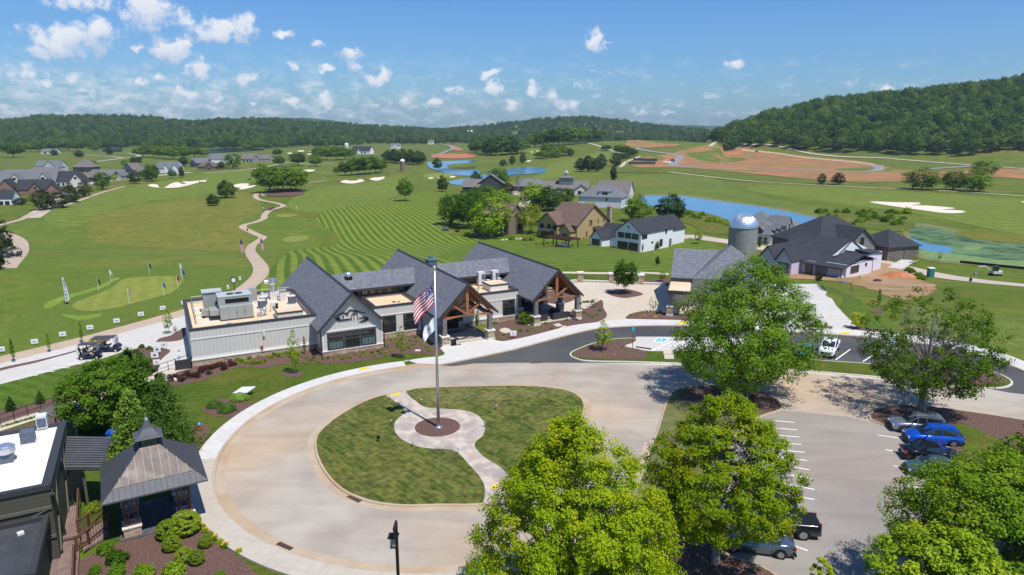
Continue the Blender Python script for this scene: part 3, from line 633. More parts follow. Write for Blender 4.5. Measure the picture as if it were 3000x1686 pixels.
ribbon('cart_path', [(775,575),(768,568),(752,570),(750,580),(765,588),(795,594),(822,600),(830,606),(812,612),(790,618),(775,632),(773,642),(750,652),(718,660),(712,668),(730,678),(755,690),(770,697),(757,708),(740,720),(733,735),(740,750),(752,765),(764,785),(762,805),(745,825),(720,845),(690,862),(640,884),(545,914),(315,978),(157,1018),(0,1056),(-200,1110)], lambda t: 2.7, m_path, 6)
ribbon('cart_path', [(-10,790),(30,750),(50,725),(45,708),(10,690),(-60,680)], 6.0, m_path, 4)
ribbon('cart_path', [(-30,668),(60,645),(90,630),(160,612),(230,590),(300,565),(365,548)], 2.6, m_path, 5)
ribbon('garden_path', [(890,538),(930,534),(958,531)], 2.4, m_path2, 5)
ribbon('street', [(90,640),(150,600),(220,552),(270,538),(330,530),(420,520),(500,512),(560,506)], 7, m_road, 4)
ribbon('street', [(600,510),(660,504),(710,500),(780,490),(850,478),(900,482),(980,480)], 3.2, m_path2, 5)
ribbon('country_road', [(240,480),(320,470),(370,463)], 5, m_road, 4)
ribbon('country_road', [(375,450),(395,453),(408,458),(390,462),(365,464),(320,460),(250,456)], 5, m_road, 5)
ribbon('estate_road', [(1245,457),(1290,452),(1310,444),(1326,436),(1315,428),(1292,424),(1300,416),(1330,414)], 8, m_roadg, 6)
ribbon('estate_road', [(1860,436),(1905,445),(1960,452),(1985,457),(1994,463),(1985,470),(1975,480),(1973,486),(2010,490),(2200,498),(2400,503),(2530,504),(2575,498),(2570,489),(2550,484)], 9, m_roadg, 6)
ribbon('estate_road', [(2700,498),(2840,489),(2920,490)], 9, m_roadg, 6)
ribbon('track', [(2090,414),(2160,418),(2300,434),(2500,462),(2700,474),(2860,486),(3000,496),(3200,510)], 5, m_path2, 6)
ribbon('track', [(2080,430),(2120,436),(2220,446),(2350,462),(2480,474),(2560,484)], 5, m_path2, 6)
ribbon('cart_path', [(1960,505),(2050,516),(2200,532),(2400,544),(2560,552),(2760,560),(3000,576)], 3, m_path2, 6)
ribbon('cart_path', [(1715,420),(1750,428),(1790,442),(1830,452)], 4, m_path2, 6)
ribbon('cart_path', [(1815,492),(1826,484),(1830,478),(1850,470),(1875,460)], 4, m_path2, 6)
ribbon('street', [(1960,700),(2020,694),(2090,703),(2150,712),(2300,738),(2460,745),(2560,765),(2640,785),(2760,810),(2900,828),(3060,842),(3200,855)], 7.5, m_road, 5)
ribbon('driveway', [(1525,615),(1535,600),(1540,580),(1515,570),(1500,560)], 5, m_road, 5)
ribbon('footpath', [(1570,805),(1640,800),(1760,802),(1870,800),(1960,805)], 1.8, m_conc2, 6)
psheet('dirt_yard', [(2290,790),(2400,770),(2560,770),(2650,790),(2690,820),(2740,840),(2720,865),(2640,880),(2550,850),(2480,830),(2380,820),(2300,815)], m_clay3, 6)
psheet('driveway', [(2600,785),(2640,762),(2690,765),(2640,790)], m_conc, 8, sm=False)
psheet('driveway', [(2242,725),(2260,712),(2290,705),(2300,715),(2290,735),(2265,732)], m_conc2, 8, sm=False)
psheet('dry_turf', [(2650,900),(2900,920),(3100,960),(3100,1040),(2900,1010),(2700,960)], g_rough2, 3)
               # --- arrival circle, roads, kerbs, beds
CX, CY, CR = -5.1, 51.6, 17.65
def CW(pts): return [onz(x, y) for x, y in pts]
def onz(px, py, z=0.0):
 r = ray(px, py); t = (z-CH)/r[2]; return (r[0]*t, r[1]*t)
psheet('lawn', [(-200,1200),(0,1127),(249,1063),(304,1050),(359,1032),(420,1026),(470,1040),(560,1060),(800,1060),(1000,1030),(1264,1035),(1230,1060),(1000,1110),(860,1170),(760,1240),(700,1300),(660,1400),(640,1500),(500,1600),(300,1600),(0,1500),(-300,1500)], g_lawn2, 1.2, sm=False)
psheet('striped_lawn', [(-120,1156),(0,1127),(249,1063),(304,1050),(359,1032),(420,1028),(455,1075),(440,1110),(300,1140),(193,1162),(0,1205),(-120,1236)], g_lawn, 3, sm=False)
psheet('striped_lawn', [(2405,834),(2430,842),(2520,880),(2640,1000),(2800,1060),(2700,1000),(2560,968),(2515,958),(2460,900)], g_lawn, 6, sm=False)
psheet('lawn', [(1640,795),(1700,806),(1880,806),(1965,812),(1965,836),(1876,832),(1791,829),(1700,826),(1640,832)], g_lawn2, 6, sm=False)
sheet('lawn', arc(CX, CY, 19.4, 236, 262, 20)+[(-7.6,25),(-15,25)], g_lawn2, 3)
sheet('asphalt_road', arc(CX, CY, CR-.1, 0, 360, 96)[:-1], m_asph, 3)
psheet('asphalt_road', [(1280,1076),(1300,1063),(1500,1062),(1720,1064),(2050,1074),(2330,1092),(2590,1113),(2850,1140),(2930,1145),(3100,1160),(3300,1200),(3300,1300),(3000,1236),(2840,1215),(2700,1212),(2600,1240),(2560,1250),(2480,1250),(2300,1215),(2200,1190),(2000,1195),(1900,1300),(1800,1230),(1700,1150),(1500,1100)], m_asph, 4.8, sm=False)
psheet('parking_lot', [(2160,1210),(2300,1205),(2480,1222),(2560,1240),(2760,1290),(3000,1400),(3400,1600),(3400,2000),(2400,2000),(2200,1800),(2050,1640),(2040,1540),(2090,1400),(2130,1280)], m_asph2, 5.7, sm=False)
psheet('asphalt_road', [(1560,1640),(1700,1560),(1860,1480),(1900,1560),(2000,1760),(1500,1900)], m_asph, 3.9, sm=False)
TOPF = [(1288,1072),(1373,1055),(1495,1029),(1586,1005),(1677,981),(1735,968),(1799,961),(1882,957),(1989,957),(2100,961),(2230,969),(2362,978),(2470,984),(2574,993),(2725,1013),(2812,1030),(2892,1050),(3000,1090),(3120,1150),(3260,1230)]
topW = smooth_open(W2(TOPF), 4)
psheet('new_asphalt_road', TOPF+[(3200,1215),(3080,1165),(2960,1152),(2850,1132),(2600,1102),(2300,1085),(2000,1066),(1720,1064),(1500,1064),(1390,1066),(1330,1074)], m_dark, 6.6, sm=False)
arcW = arc(CX, CY, CR, 113, 306, 110)
kerb('kerb', topW[::-1]+[(-9.6,69.1)]+arcW, .16, .12, m_kerb, side=-1, gut=.62)
ring = arc(CX, CY, CR+.17, 110, 193, 50)+arc(CX, CY, CR+1.75, 193, 110, 50)
slab('sidewalk', ring, .125, m_walkn)
ring = arc(CX, CY, CR+.17, 193.05, 306, 70)+arc(CX, CY, CR+1.75, 306, 193.05, 70)
slab('sidewalk', ring, .125, m_walk)
BACK = [(3260,1190),(3120,1118),(3000,1062),(2892,1026),(2725,992),(2574,976),(2470,968),(2362,962),(2230,955),(2100,947),(1989,941),(1900,939),(1837,938),(1790,942),(1744,948),(1700,953),(1647,963),(1556,987),(1495,1000),(1470,1003),(1445,999),(1425,996),(1300,1018),(1296,1030),(1303,1040),(1286,1048),(1240,1052),(1180,1062)]
bk = smooth_open(W2(BACK), 3)
def offl(line, d):
 o = []
 for i, p in enumerate(line):
  a = line[max(0, i-1)]; b = line[min(len(line)-1, i+1)]; dx, dy = b[0]-a[0], b[1]-a[1]; l = math.hypot(dx, dy) or 1
  o.append((p[0]-dy/l*d, p[1]+dx/l*d))
 return o
slab('sidewalk', offl(topW, .17)+bk+[(-11.4,70.2),(-10.2,69.1)], .125, m_walkn)
psheet('concrete_plaza', [(1500,900),(1560,860),(1640,836),(1700,828),(1791,831),(1876,834),(1960,838),(2100,850),(2130,900),(2100,943),(1989,941),(1837,938),(1744,948),(1647,962),(1600,940)], m_conc2, 3, sm=False)
psheet('concrete_parking', [(2150,850),(2250,834),(2393,833),(2450,897),(2513,961),(2560,972),(2470,968),(2362,962),(2150,950)], m_conc, 4, sm=False)
psheet('concrete_plaza', [(-150,1095),(0,1056),(190,1008),(330,972),(545,917),(600,950),(600,1090),(470,1120),(455,1095),(467,1060),(483,1044),(480,1020),(420,1020),(359,1032),(304,1050),(249,1063),(0,1127),(-150,1166)], m_conc, 4, sm=False)
ribbon('ramp', [(-60,1272),(0,1254),(100,1222),(200,1192),(330,1150),(440,1108),(500,1088),(556,1074)], 1.7, m_conc2, 9)
def bed(pts, lv=6, m=None, sm=True, n=4): return psheet('mulch_bed', pts, m or m_mulch, lv, sm=sm, n=n)
bed([(488,1128),(560,1060),(700,1020),(930,990),(1100,975),(1250,960),(1296,1000),(1301,1022),(1290,1036),(1264,1041),(1237,1038),(1161,1040),(1092,1053),(1016,1064),(910,1066),(865,1063),(807,1072),(773,1080),(731,1075),(682,1081),(620,1106),(591,1117),(540,1126)], 7, n=3)
bed([(1462,1001),(1452,985),(1440,960),(1500,930),(1700,910),(1760,880),(1768,905),(1779,925),(1760,940),(1720,951),(1647,961),(1556,985),(1500,998)], 7)
bed([(1586,880),(1600,858),(1640,850),(1680,862),(1684,878),(1650,890),(1612,890)], 7)
bed([(1775,858),(1800,852),(1831,848),(1862,854),(1884,864),(1850,872),(1825,874),(1795,868)], 7)
bed([(1837,935),(1840,925),(1860,918),(1900,915),(1960,918),(2050,925),(2060,940),(1989,940),(1900,937)], 8)
bed([(1785,828),(1870,826),(1960,816),(1962,836),(1876,833)], 8, sm=False)
bed([(-120,1120),(0,1080),(110,1056),(243,1022),(290,998),(318,990),(323,996),(300,1008),(243,1026),(110,1062),(0,1088),(-120,1128)], 8)
bed([(458,1003),(470,992),(500,984),(538,962),(542,968),(541,985),(532,996),(500,1002),(475,1002)], 8)
bed([(367,1030),(400,1023),(440,1018),(475,1022),(497,1026),(494,1036),(483,1044),(470,1056),(464,1085),(440,1100),(430,1075),(440,1050),(400,1038)], 8)
bed([(-120,1240),(0,1205),(193,1162),(300,1134),(440,1092),(450,1106),(330,1144),(200,1184),(0,1243),(-120,1280)], 8, sm=False)
bed([(-120,1300),(0,1268),(100,1240),(220,1196),(400,1140),(470,1108),(500,1110),(480,1130),(330,1200),(240,1240),(100,1290),(-60,1320)], 7, sm=False)
bed([(596,1205),(600,1190),(640,1170),(690,1172),(730,1180),(745,1190),(720,1208),(680,1222),(630,1220)], 7)
bed([(555,1255),(590,1240),(615,1260),(600,1300),(588,1360),(570,1370),(560,1300)], 7)
bed([(822,1098),(840,1090),(880,1091),(888,1098),(870,1106),(838,1105)], 7)
sheet('mulch_bed', arc(CX, CY, 19.42, 197, 236, 30)+W2([(765,1700),(700,1780),(300,1780),(200,1760),(215,1650),(330,1600),(440,1545),(590,1500),(596,1440)]), m_mulch, 5)
bed([(768,570),(800,577),(850,577),(892,569),(884,559),(830,554),(788,559)], 8, n=2)
bed([(2363,952),(2400,951),(2440,958),(2436,966),(2362,962)], 8, sm=False)
bed([(2470,958),(2513,958),(2560,966),(2620,975),(2640,984),(2560,975),(2500,966)], 8, sm=False)
bed([(2550,912),(2580,906),(2590,914),(2565,918)], 8); bed([(2480,866),(2496,863),(2500,868),(2488,870)], 8)
ci = arc(CX-.25, CY+.15, 10.55, 0, 360, 90)[:-1]
ipx = [(1190,1148),(1230,1140),(1330,1136),(1420,1134),(1500,1133),(1590,1136),(1660,1146),(1700,1166),(1714,1190),(1708,1220),(1690,1260),(1660,1330),(1620,1390),(1560,1440),(1480,1470),(1400,1483),(1291,1484),(1187,1486),(1101,1477),(1042,1459),(1001,1438),(966,1406),(940,1368),(926,1333),(922,1300),(931,1273),(963,1242),(1007,1211),(1059,1183),(1111,1164)]
iW = smooth_closed(W2(ipx), 5)
kerb('kerb', iW, .16, .12, m_kerb, closed=True, side=1 if sum(iW[i][0]*iW[(i+1) % len(iW)][1]-iW[(i+1) % len(iW)][0]*iW[i][1] for i in range(len(iW))) > 0 else -1, gut=.5)
sgn = 1
def inset(P, d):
 A = sum(P[i][0]*P[(i+1) % len(P)][1]-P[(i+1) % len(P)][0]*P[i][1] for i in range(len(P))); s = 1 if A > 0 else -1
 o = []
 for i in range(len(P)):
  a, b = P[i-1], P[(i+1) % len(P)]; dx, dy = b[0]-a[0], b[1]-a[1]; l = math.hypot(dx, dy) or 1
  o.append((P[i][0]-dy/l*d*s, P[i][1]+dx/l*d*s))
 return o
slab('island_sod', inset(iW, .15), .13, m_sod)
pv = [(1133,1162),(1180,1153),(1187,1149),(1200,1165),(1225,1185),(1248,1198),(1300,1202),(1360,1207),(1400,1222),(1420,1250),(1415,1280),(1392,1302),(1395,1320),(1420,1345),(1460,1370),(1490,1400),(1500,1445),(1505,1474),(1422,1484),(1421,1455),(1418,1425),(1400,1395),(1370,1362),(1340,1330),(1310,1321),(1270,1320),(1220,1312),(1175,1290),(1155,1262),(1160,1238),(1180,1220),(1188,1207),(1175,1195),(1150,1175)]
z13 = .13
def raised(name, pts, m, z, sm=True, n=4, px=True):
 P = W2(pts) if px else pts; P = smooth_closed(P, n) if sm else P
 o = sheet(name, P, m, 0, zadd=z); return o
raised('stamped_walk', pv, m_pave, .136)
raised('island_sod', [(1215,1150),(1230,1143),(1420,1138),(1590,1140),(1655,1150),(1690,1168),(1600,1160),(1500,1175),(1400,1180),(1330,1190),(1260,1190),(1228,1172)], m_sod2, .135)
bp_ = onz(1285, 1257)
raised('mulch_bed', [(bp_[0]-.1+1.9*math.cos(t/24*6.283), bp_[1]+.1+1.9*math.sin(t/24*6.283)) for t in range(24)], m_mulch, .145, sm=False, px=False)
mpx = [(1669,1042),(1683,1029),(1735,1009),(1791,997),(1824,994),(1858,994),(1868,1001),(1852,1011),(1834,1018),(1903,1031),(2000,1029),(2100,1034),(2240,1045),(2382,1057),(2561,1069),(2660,1078),(2760,1085),(2850,1084),(2900,1090),(2941,1104),(2965,1120),(2961,1132),(2928,1140),(2847,1137),(2725,1126),(2586,1109),(2460,1098),(2333,1088),(2049,1071),(1884,1064),(1729,1061),(1686,1053)]
mW = smooth_closed(W2(mpx), 3)
def ccw(P): return sum(P[i][0]*P[(i+1) % len(P)][1]-P[(i+1) % len(P)][0]*P[i][1] for i in range(len(P))) > 0
kerb('kerb', mW, .16, .13, m_kerbw, closed=True, side=1 if ccw(mW) else -1, gut=.45)
slab('median_lawn', inset(mW, .14), .125, g_lawn2)
raised('mulch_bed', [(1680,1046),(1690,1032),(1740,1014),(1792,1001),(1825,998),(1854,998),(1860,1002),(1842,1010),(1826,1018),(1890,1032),(1884,1056),(1800,1055),(1730,1054),(1690,1050)], m_mulch, .14, n=3)
raised('mulch_bed', [(2760,1090),(2850,1089),(2895,1094),(2930,1105),(2945,1118),(2920,1130),(2847,1130),(2740,1120),(2690,1112),(2700,1090)], m_mulch, .14, n=3)
for q in ([(1942,1029),(1972,1028),(1974,1041),(1944,1042)], [(1945,1043),(1974,1042),(1974,1056),(1947,1056)]): raised('paver', q, m_conc2, .15, sm=False)
psheet('accessible_bay', [(1862,988),(1990,988),(2180,994),(2180,1040),(2100,1034),(2000,1029),(1903,1031),(1834,1018),(1868,1001)], m_conc, 8, sm=False)
def stripe(a, b, w=.11, m=None, lv=8, name='parking_line', label=None):
 A, B = Vector(G(*a)), Vector(G(*b)); d = (B-A); L = d.length; n = Vector((-d.y, d.x, 0)).normalized()*w/2
 P = [tuple((A+n)[:2]), tuple((A-n)[:2]), tuple((B-n)[:2]), tuple((B+n)[:2])]
 return sheet(name, P, m or m_white, lv)
for a, b in (((1908,1030),(1990,991)), ((1940,1012),(2080,1026)), ((1960,1003),(2120,1014)), ((1925,1021),(2040,1031))): stripe(a, b, .14, lv=10)
for a, b in (((2448,1056),(2491,1025)), ((2528,1061),(2560,1040)), ((2366,1050),(2400,1026))): stripe(a, b, .14, lv=10)
for a, b in (((2268,1234),(2328,1239)), ((2274,1256),(2336,1261)), ((2270,1276),(2342,1282)), ((2240,1295),(2348,1304)), ((2230,1313),(2357,1327)), ((2220,1331),(2364,1351)), ((2210,1350),(2371,1378)), ((2200,1372),(2377,1404)), ((2200,1397),(2386,1436)), ((2250,1440),(2385,1465)), ((2280,1510),(2387,1535)), ((2210,1560),(2366,1615)),
   ((2572,1276),(2740,1300)), ((2594,1319),(2760,1345)), ((2617,1366),(2800,1398)), ((2640,1420),(2800,1450)), ((2650,1482),(2850,1520))): stripe(a, b, .12, lv=7)
for k in range(9):
 y = 868+k*10.5; stripe((2375+k*11-0, y), (2406+k*11, y+.5), .12, lv=7)
for a, b in (((18,1112),(58,1112)), ((65,1101),(110,1101)), ((108,1090),(160,1090)), ((150,1079),(205,1079)), ((190,1068),(240,1068))): stripe(a, b, .13, lv=8)
for q, z in (([(1052,1083),(1079,1078),(1086,1083),(1056,1088)], .14), ([(1139,1162),(1172,1154),(1175,1160),(1143,1166)], .15), ([(1436,1432),(1448,1424),(1462,1432),(1452,1440)], .15), ([(2463,976),(2490,976),(2492,981),(2465,981)], .14), ([(1984,946),(2014,944),(2016,952),(1990,954)], .14)):
 raised('tactile_paving', q, m_yell, z, sm=False)
P = W2([(1911,1003),(1928,991),(1962,993),(1944,1006)]); sheet('accessible_symbol', P, m_white, 10)
ap = [Vector((*p, 0)) for p in P]
def bil(u, v):
 p = ap[0].lerp(ap[3], u).lerp(ap[1].lerp(ap[2], u), v); return (p.x, p.y)
sheet('accessible_symbol', [bil(.12,.12), bil(.88,.12), bil(.88,.88), bil(.12,.88)], m_blue, 11)
for q in ([(.42,.70),(.52,.70),(.52,.82),(.42,.82)], [(.43,.35),(.50,.35),(.50,.68),(.43,.68)], [(.50,.48),(.66,.48),(.66,.54),(.50,.54)], [(.50,.35),(.72,.35),(.78,.18),(.70,.18),(.66,.29),(.50,.29)], [(.28,.22),(.60,.18),(.60,.23),(.32,.27),(.32,.45),(.27,.45)]):
 sheet('accessible_symbol', [bil(*t) for t in q], m_white, 13)
epx = [(1968,1152),(1948,1189),(1926,1260),(1900,1327),(1870,1415),(1846,1469),(1790,1560),(1740,1640),(1720,1760),(1900,1800),(2260,1900),(2345,1770),(2280,1692),(2215,1656),(2150,1636),(2105,1606),(2086,1566),(2088,1500),(2120,1400),(2150,1300),(2178,1250),(2240,1220),(2284,1206),(2294,1190),(2260,1162),(2180,1142),(2080,1133),(2010,1136)]
eW = smooth_closed(W2(epx), 3)
kerb('kerb', eW, .16, .12, m_kerb, closed=True, side=1 if ccw(eW) else -1, gut=.5)
slab('median_lawn', inset(eW, .15), .13, mat('grass_worn', (.10,.12,.03), .95, (.17,.15,.06), 1.2, det=8, bump=.4))
raised('mulch_bed', [(2150,1150),(2200,1146),(2250,1160),(2284,1190),(2278,1202),(2240,1214),(2190,1222),(2150,1200)], m_mulch, .14)
raised('mulch_bed', [(2000,1150),(2060,1140),(2130,1150),(2100,1180),(2000,1180)], m_mulch, .14)
raised('mulch_bed', [(2000,1560),(2075,1540),(2092,1600),(2140,1640),(2210,1668),(2270,1700),(2240,1850),(2000,1780),(1930,1660)], m_mulch, .14)
fpx = [(2549,1232),(2551,1212),(2578,1197),(2623,1190),(2725,1194),(2826,1207),(2920,1221),(3000,1234),(3150,1262),(3300,1300),(3300,1640),(3000,1500),(2830,1400),(2790,1330),(2740,1290),(2680,1262),(2600,1250)]
fW = smooth_closed(W2(fpx), 3)
kerb('kerb', fW, .16, .12, m_kerb, closed=True, side=1 if ccw(fW) else -1, gut=.5)
slab('median_bed', inset(fW, .15), .13, m_mulch)
raised('median_lawn', [(2790,1252),(2830,1250),(2900,1280),(3000,1330),(3100,1400),(3000,1420),(2850,1340),(2790,1290)], g_lawn2, .14)
for q in ([(1463,968),(1480,962),(1496,968),(1494,975),(1475,977)],): psheet('gravel_patch', q, mat('river_pebbles', (.60,.52,.42), .9, (.42,.36,.30), 5), 9)
for q in ([(1620,952),(1637,948),(1650,956),(1632,959)], [(1640,962),(1655,955),(1664,960),(1650,966)]): psheet('paver', q, m_conc2, 9, sm=False)
for k in range(5): psheet('paver', [(1468+k*13,704-k*.8),(1478+k*13,703-k*.8),(1478+k*13,706-k*.8),(1468+k*13,707-k*.8)], m_conc2, 9, sm=False)
               # --- building helpers
def gable(wm, rm, x0, x1, y0, y1, ze, zr, axis='x', ov=.45, t=.2, z0=-1.0, wmi=0, rmi=0, oe=None, wall=True):
 oe = ov if oe is None else oe
 if axis == 'x':
  m = (y0+y1)/2; sl = (zr-ze)/(m-y0); F = lambda a, b, z: (a, b, z); a0, a1, b0, b1 = x0, x1, y0, y1
 else:
  m = (x0+x1)/2; sl = (zr-ze)/(m-x0); F = lambda a, b, z: (b, a, z); a0, a1, b0, b1 = y0, y1, x0, x1
 if wall:
  P = [(b0, z0), (b1, z0), (b1, ze-.02), (m, zr-.04), (b0, ze-.02)]
  vs = [F(a0, b, z) for b, z in P]+[F(a1, b, z) for b, z in P]
  wm.add(vs, [(0,1,2,3,4), (9,8,7,6,5)]+[(i, (i+1) % 5, (i+1) % 5+5, i+5) for i in range(5)], wmi)
 k = .12
 for e, s in ((b0-oe, 1), (b1+oe, -1)):
  rm.slab([F(a0-ov, e, ze-oe*sl+k), F(a1+ov, e, ze-oe*sl+k), F(a1+ov, m, zr+k), F(a0-ov, m, zr+k)], t, rmi)
def hip(wm, rm, x0, x1, y0, y1, ze, zr, ov=.45, t=.2, z0=-1.0, wmi=0, rmi=0, inset=None, wall=True):
 if wall: wm.box(x0, x1, y0, y1, z0, ze, wmi)
 X0, X1, Y0, Y1 = x0-ov, x1+ov, y0-ov, y1+ov; w, d = X1-X0, Y1-Y0; i = inset if inset is not None else min(w, d)/2
 if w >= d: A, B = (X0+min(i, w/2-.01), (Y0+Y1)/2, zr), (X1-min(i, w/2-.01), (Y0+Y1)/2, zr)
 else: A, B = ((X0+X1)/2, Y0+min(i, d/2-.01), zr), ((X0+X1)/2, Y1-min(i, d/2-.01), zr)
 z = ze; c = [(X0, Y0, z), (X1, Y0, z), (X1, Y1, z), (X0, Y1, z)]
 vs = c+[A, B]+[(p[0], p[1], p[2]-t) for p in c]
 if w >= d: fs = [(0,1,5,4), (1,2,5), (2,3,4,5), (3,0,4)]
 else: fs = [(0,1,4), (1,2,5,4), (2,3,5), (3,0,4,5)]
 rm.add(vs, fs+[(0,6,7,1), (1,7,8,2), (2,8,9,3), (3,9,6,0), (9,8,7,6)], rmi)
def orient(side, off):
 return {'f': lambda a, d, z: (a, off-d, z), 'b': lambda a, d, z: (a, off+d, z), 'l': lambda a, d, z: (off-d, a, z), 'r': lambda a, d, z: (off+d, a, z)}[side]
def fbox(mb, F, a0, a1, d0, d1, z0, z1, mi=0):
 vs = [F(a, d, z) for z in (z0, z1) for a, d in ((a0, d0), (a1, d0), (a1, d1), (a0, d1))]
 mb.add(vs, [(0,3,2,1), (4,5,6,7), (0,1,5,4), (1,2,6,5), (2,3,7,6), (3,0,4,7)], mi)
def window(parent, side, off, a0, a1, z0, z1, cols=2, rows=2, fm=None, gm=None, fw=.09, mw=.045, name='window'):
 F = orient(side, off); o = MB(); fm = fm or m_dtrim
 for q in ((a0, a1, z0, z0+fw), (a0, a1, z1-fw, z1), (a0, a0+fw, z0+fw, z1-fw), (a1-fw, a1, z0+fw, z1-fw)): fbox(o, F, q[0], q[1], .005, .10, q[2], q[3])
 for i in range(1, cols):
  a = a0+(a1-a0)*i/cols; fbox(o, F, a-mw/2, a+mw/2, .02, .08, z0+fw, z1-fw)
 for i in range(1, rows):
  z = z0+(z1-z0)*i/rows
  for j in range(cols):
   aa, ab = a0+(a1-a0)*j/cols+mw/2, a0+(a1-a0)*(j+1)/cols-mw/2
   fbox(o, F, max(aa, a0+fw), min(ab, a1-fw), .025, .07, z-mw/2, z+mw/2)
 w = o.build(name, fm, parent)
 g = MB(); fbox(g, F, a0+fw*.8, a1-fw*.8, .012, .04, z0+fw*.8, z1-fw*.8); g.build('pane', gm or m_glass, w)
 return w
def door(parent, side, off, a0, a1, z0, z1, m, name='door', glass=False):
 F = orient(side, off); o = MB(); fbox(o, F, a0, a1, .005, .06, z0, z1)
 n = 4
 if name == 'garage_door':
  for i in range(1, n): fbox(o, F, a0+.1, a1-.1, .06, .075, z0+(z1-z0)*i/n-.03, z0+(z1-z0)*i/n+.0)
 else:
  fbox(o, F, a0+.12, a1-.12, .06, .072, z0+.15, z0+(z1-z0)*.42); fbox(o, F, a0+.12, a1-.12, .06, .072, z0+(z1-z0)*.5, z1-.15)
 d = o.build(name, m, parent)
 h = MB(); fbox(h, F, a1-.16, a1-.10, .06, .12, z0+(z1-z0)*.46, z0+(z1-z0)*.46+.14); h.build('handle', m_blk, d)
 return d
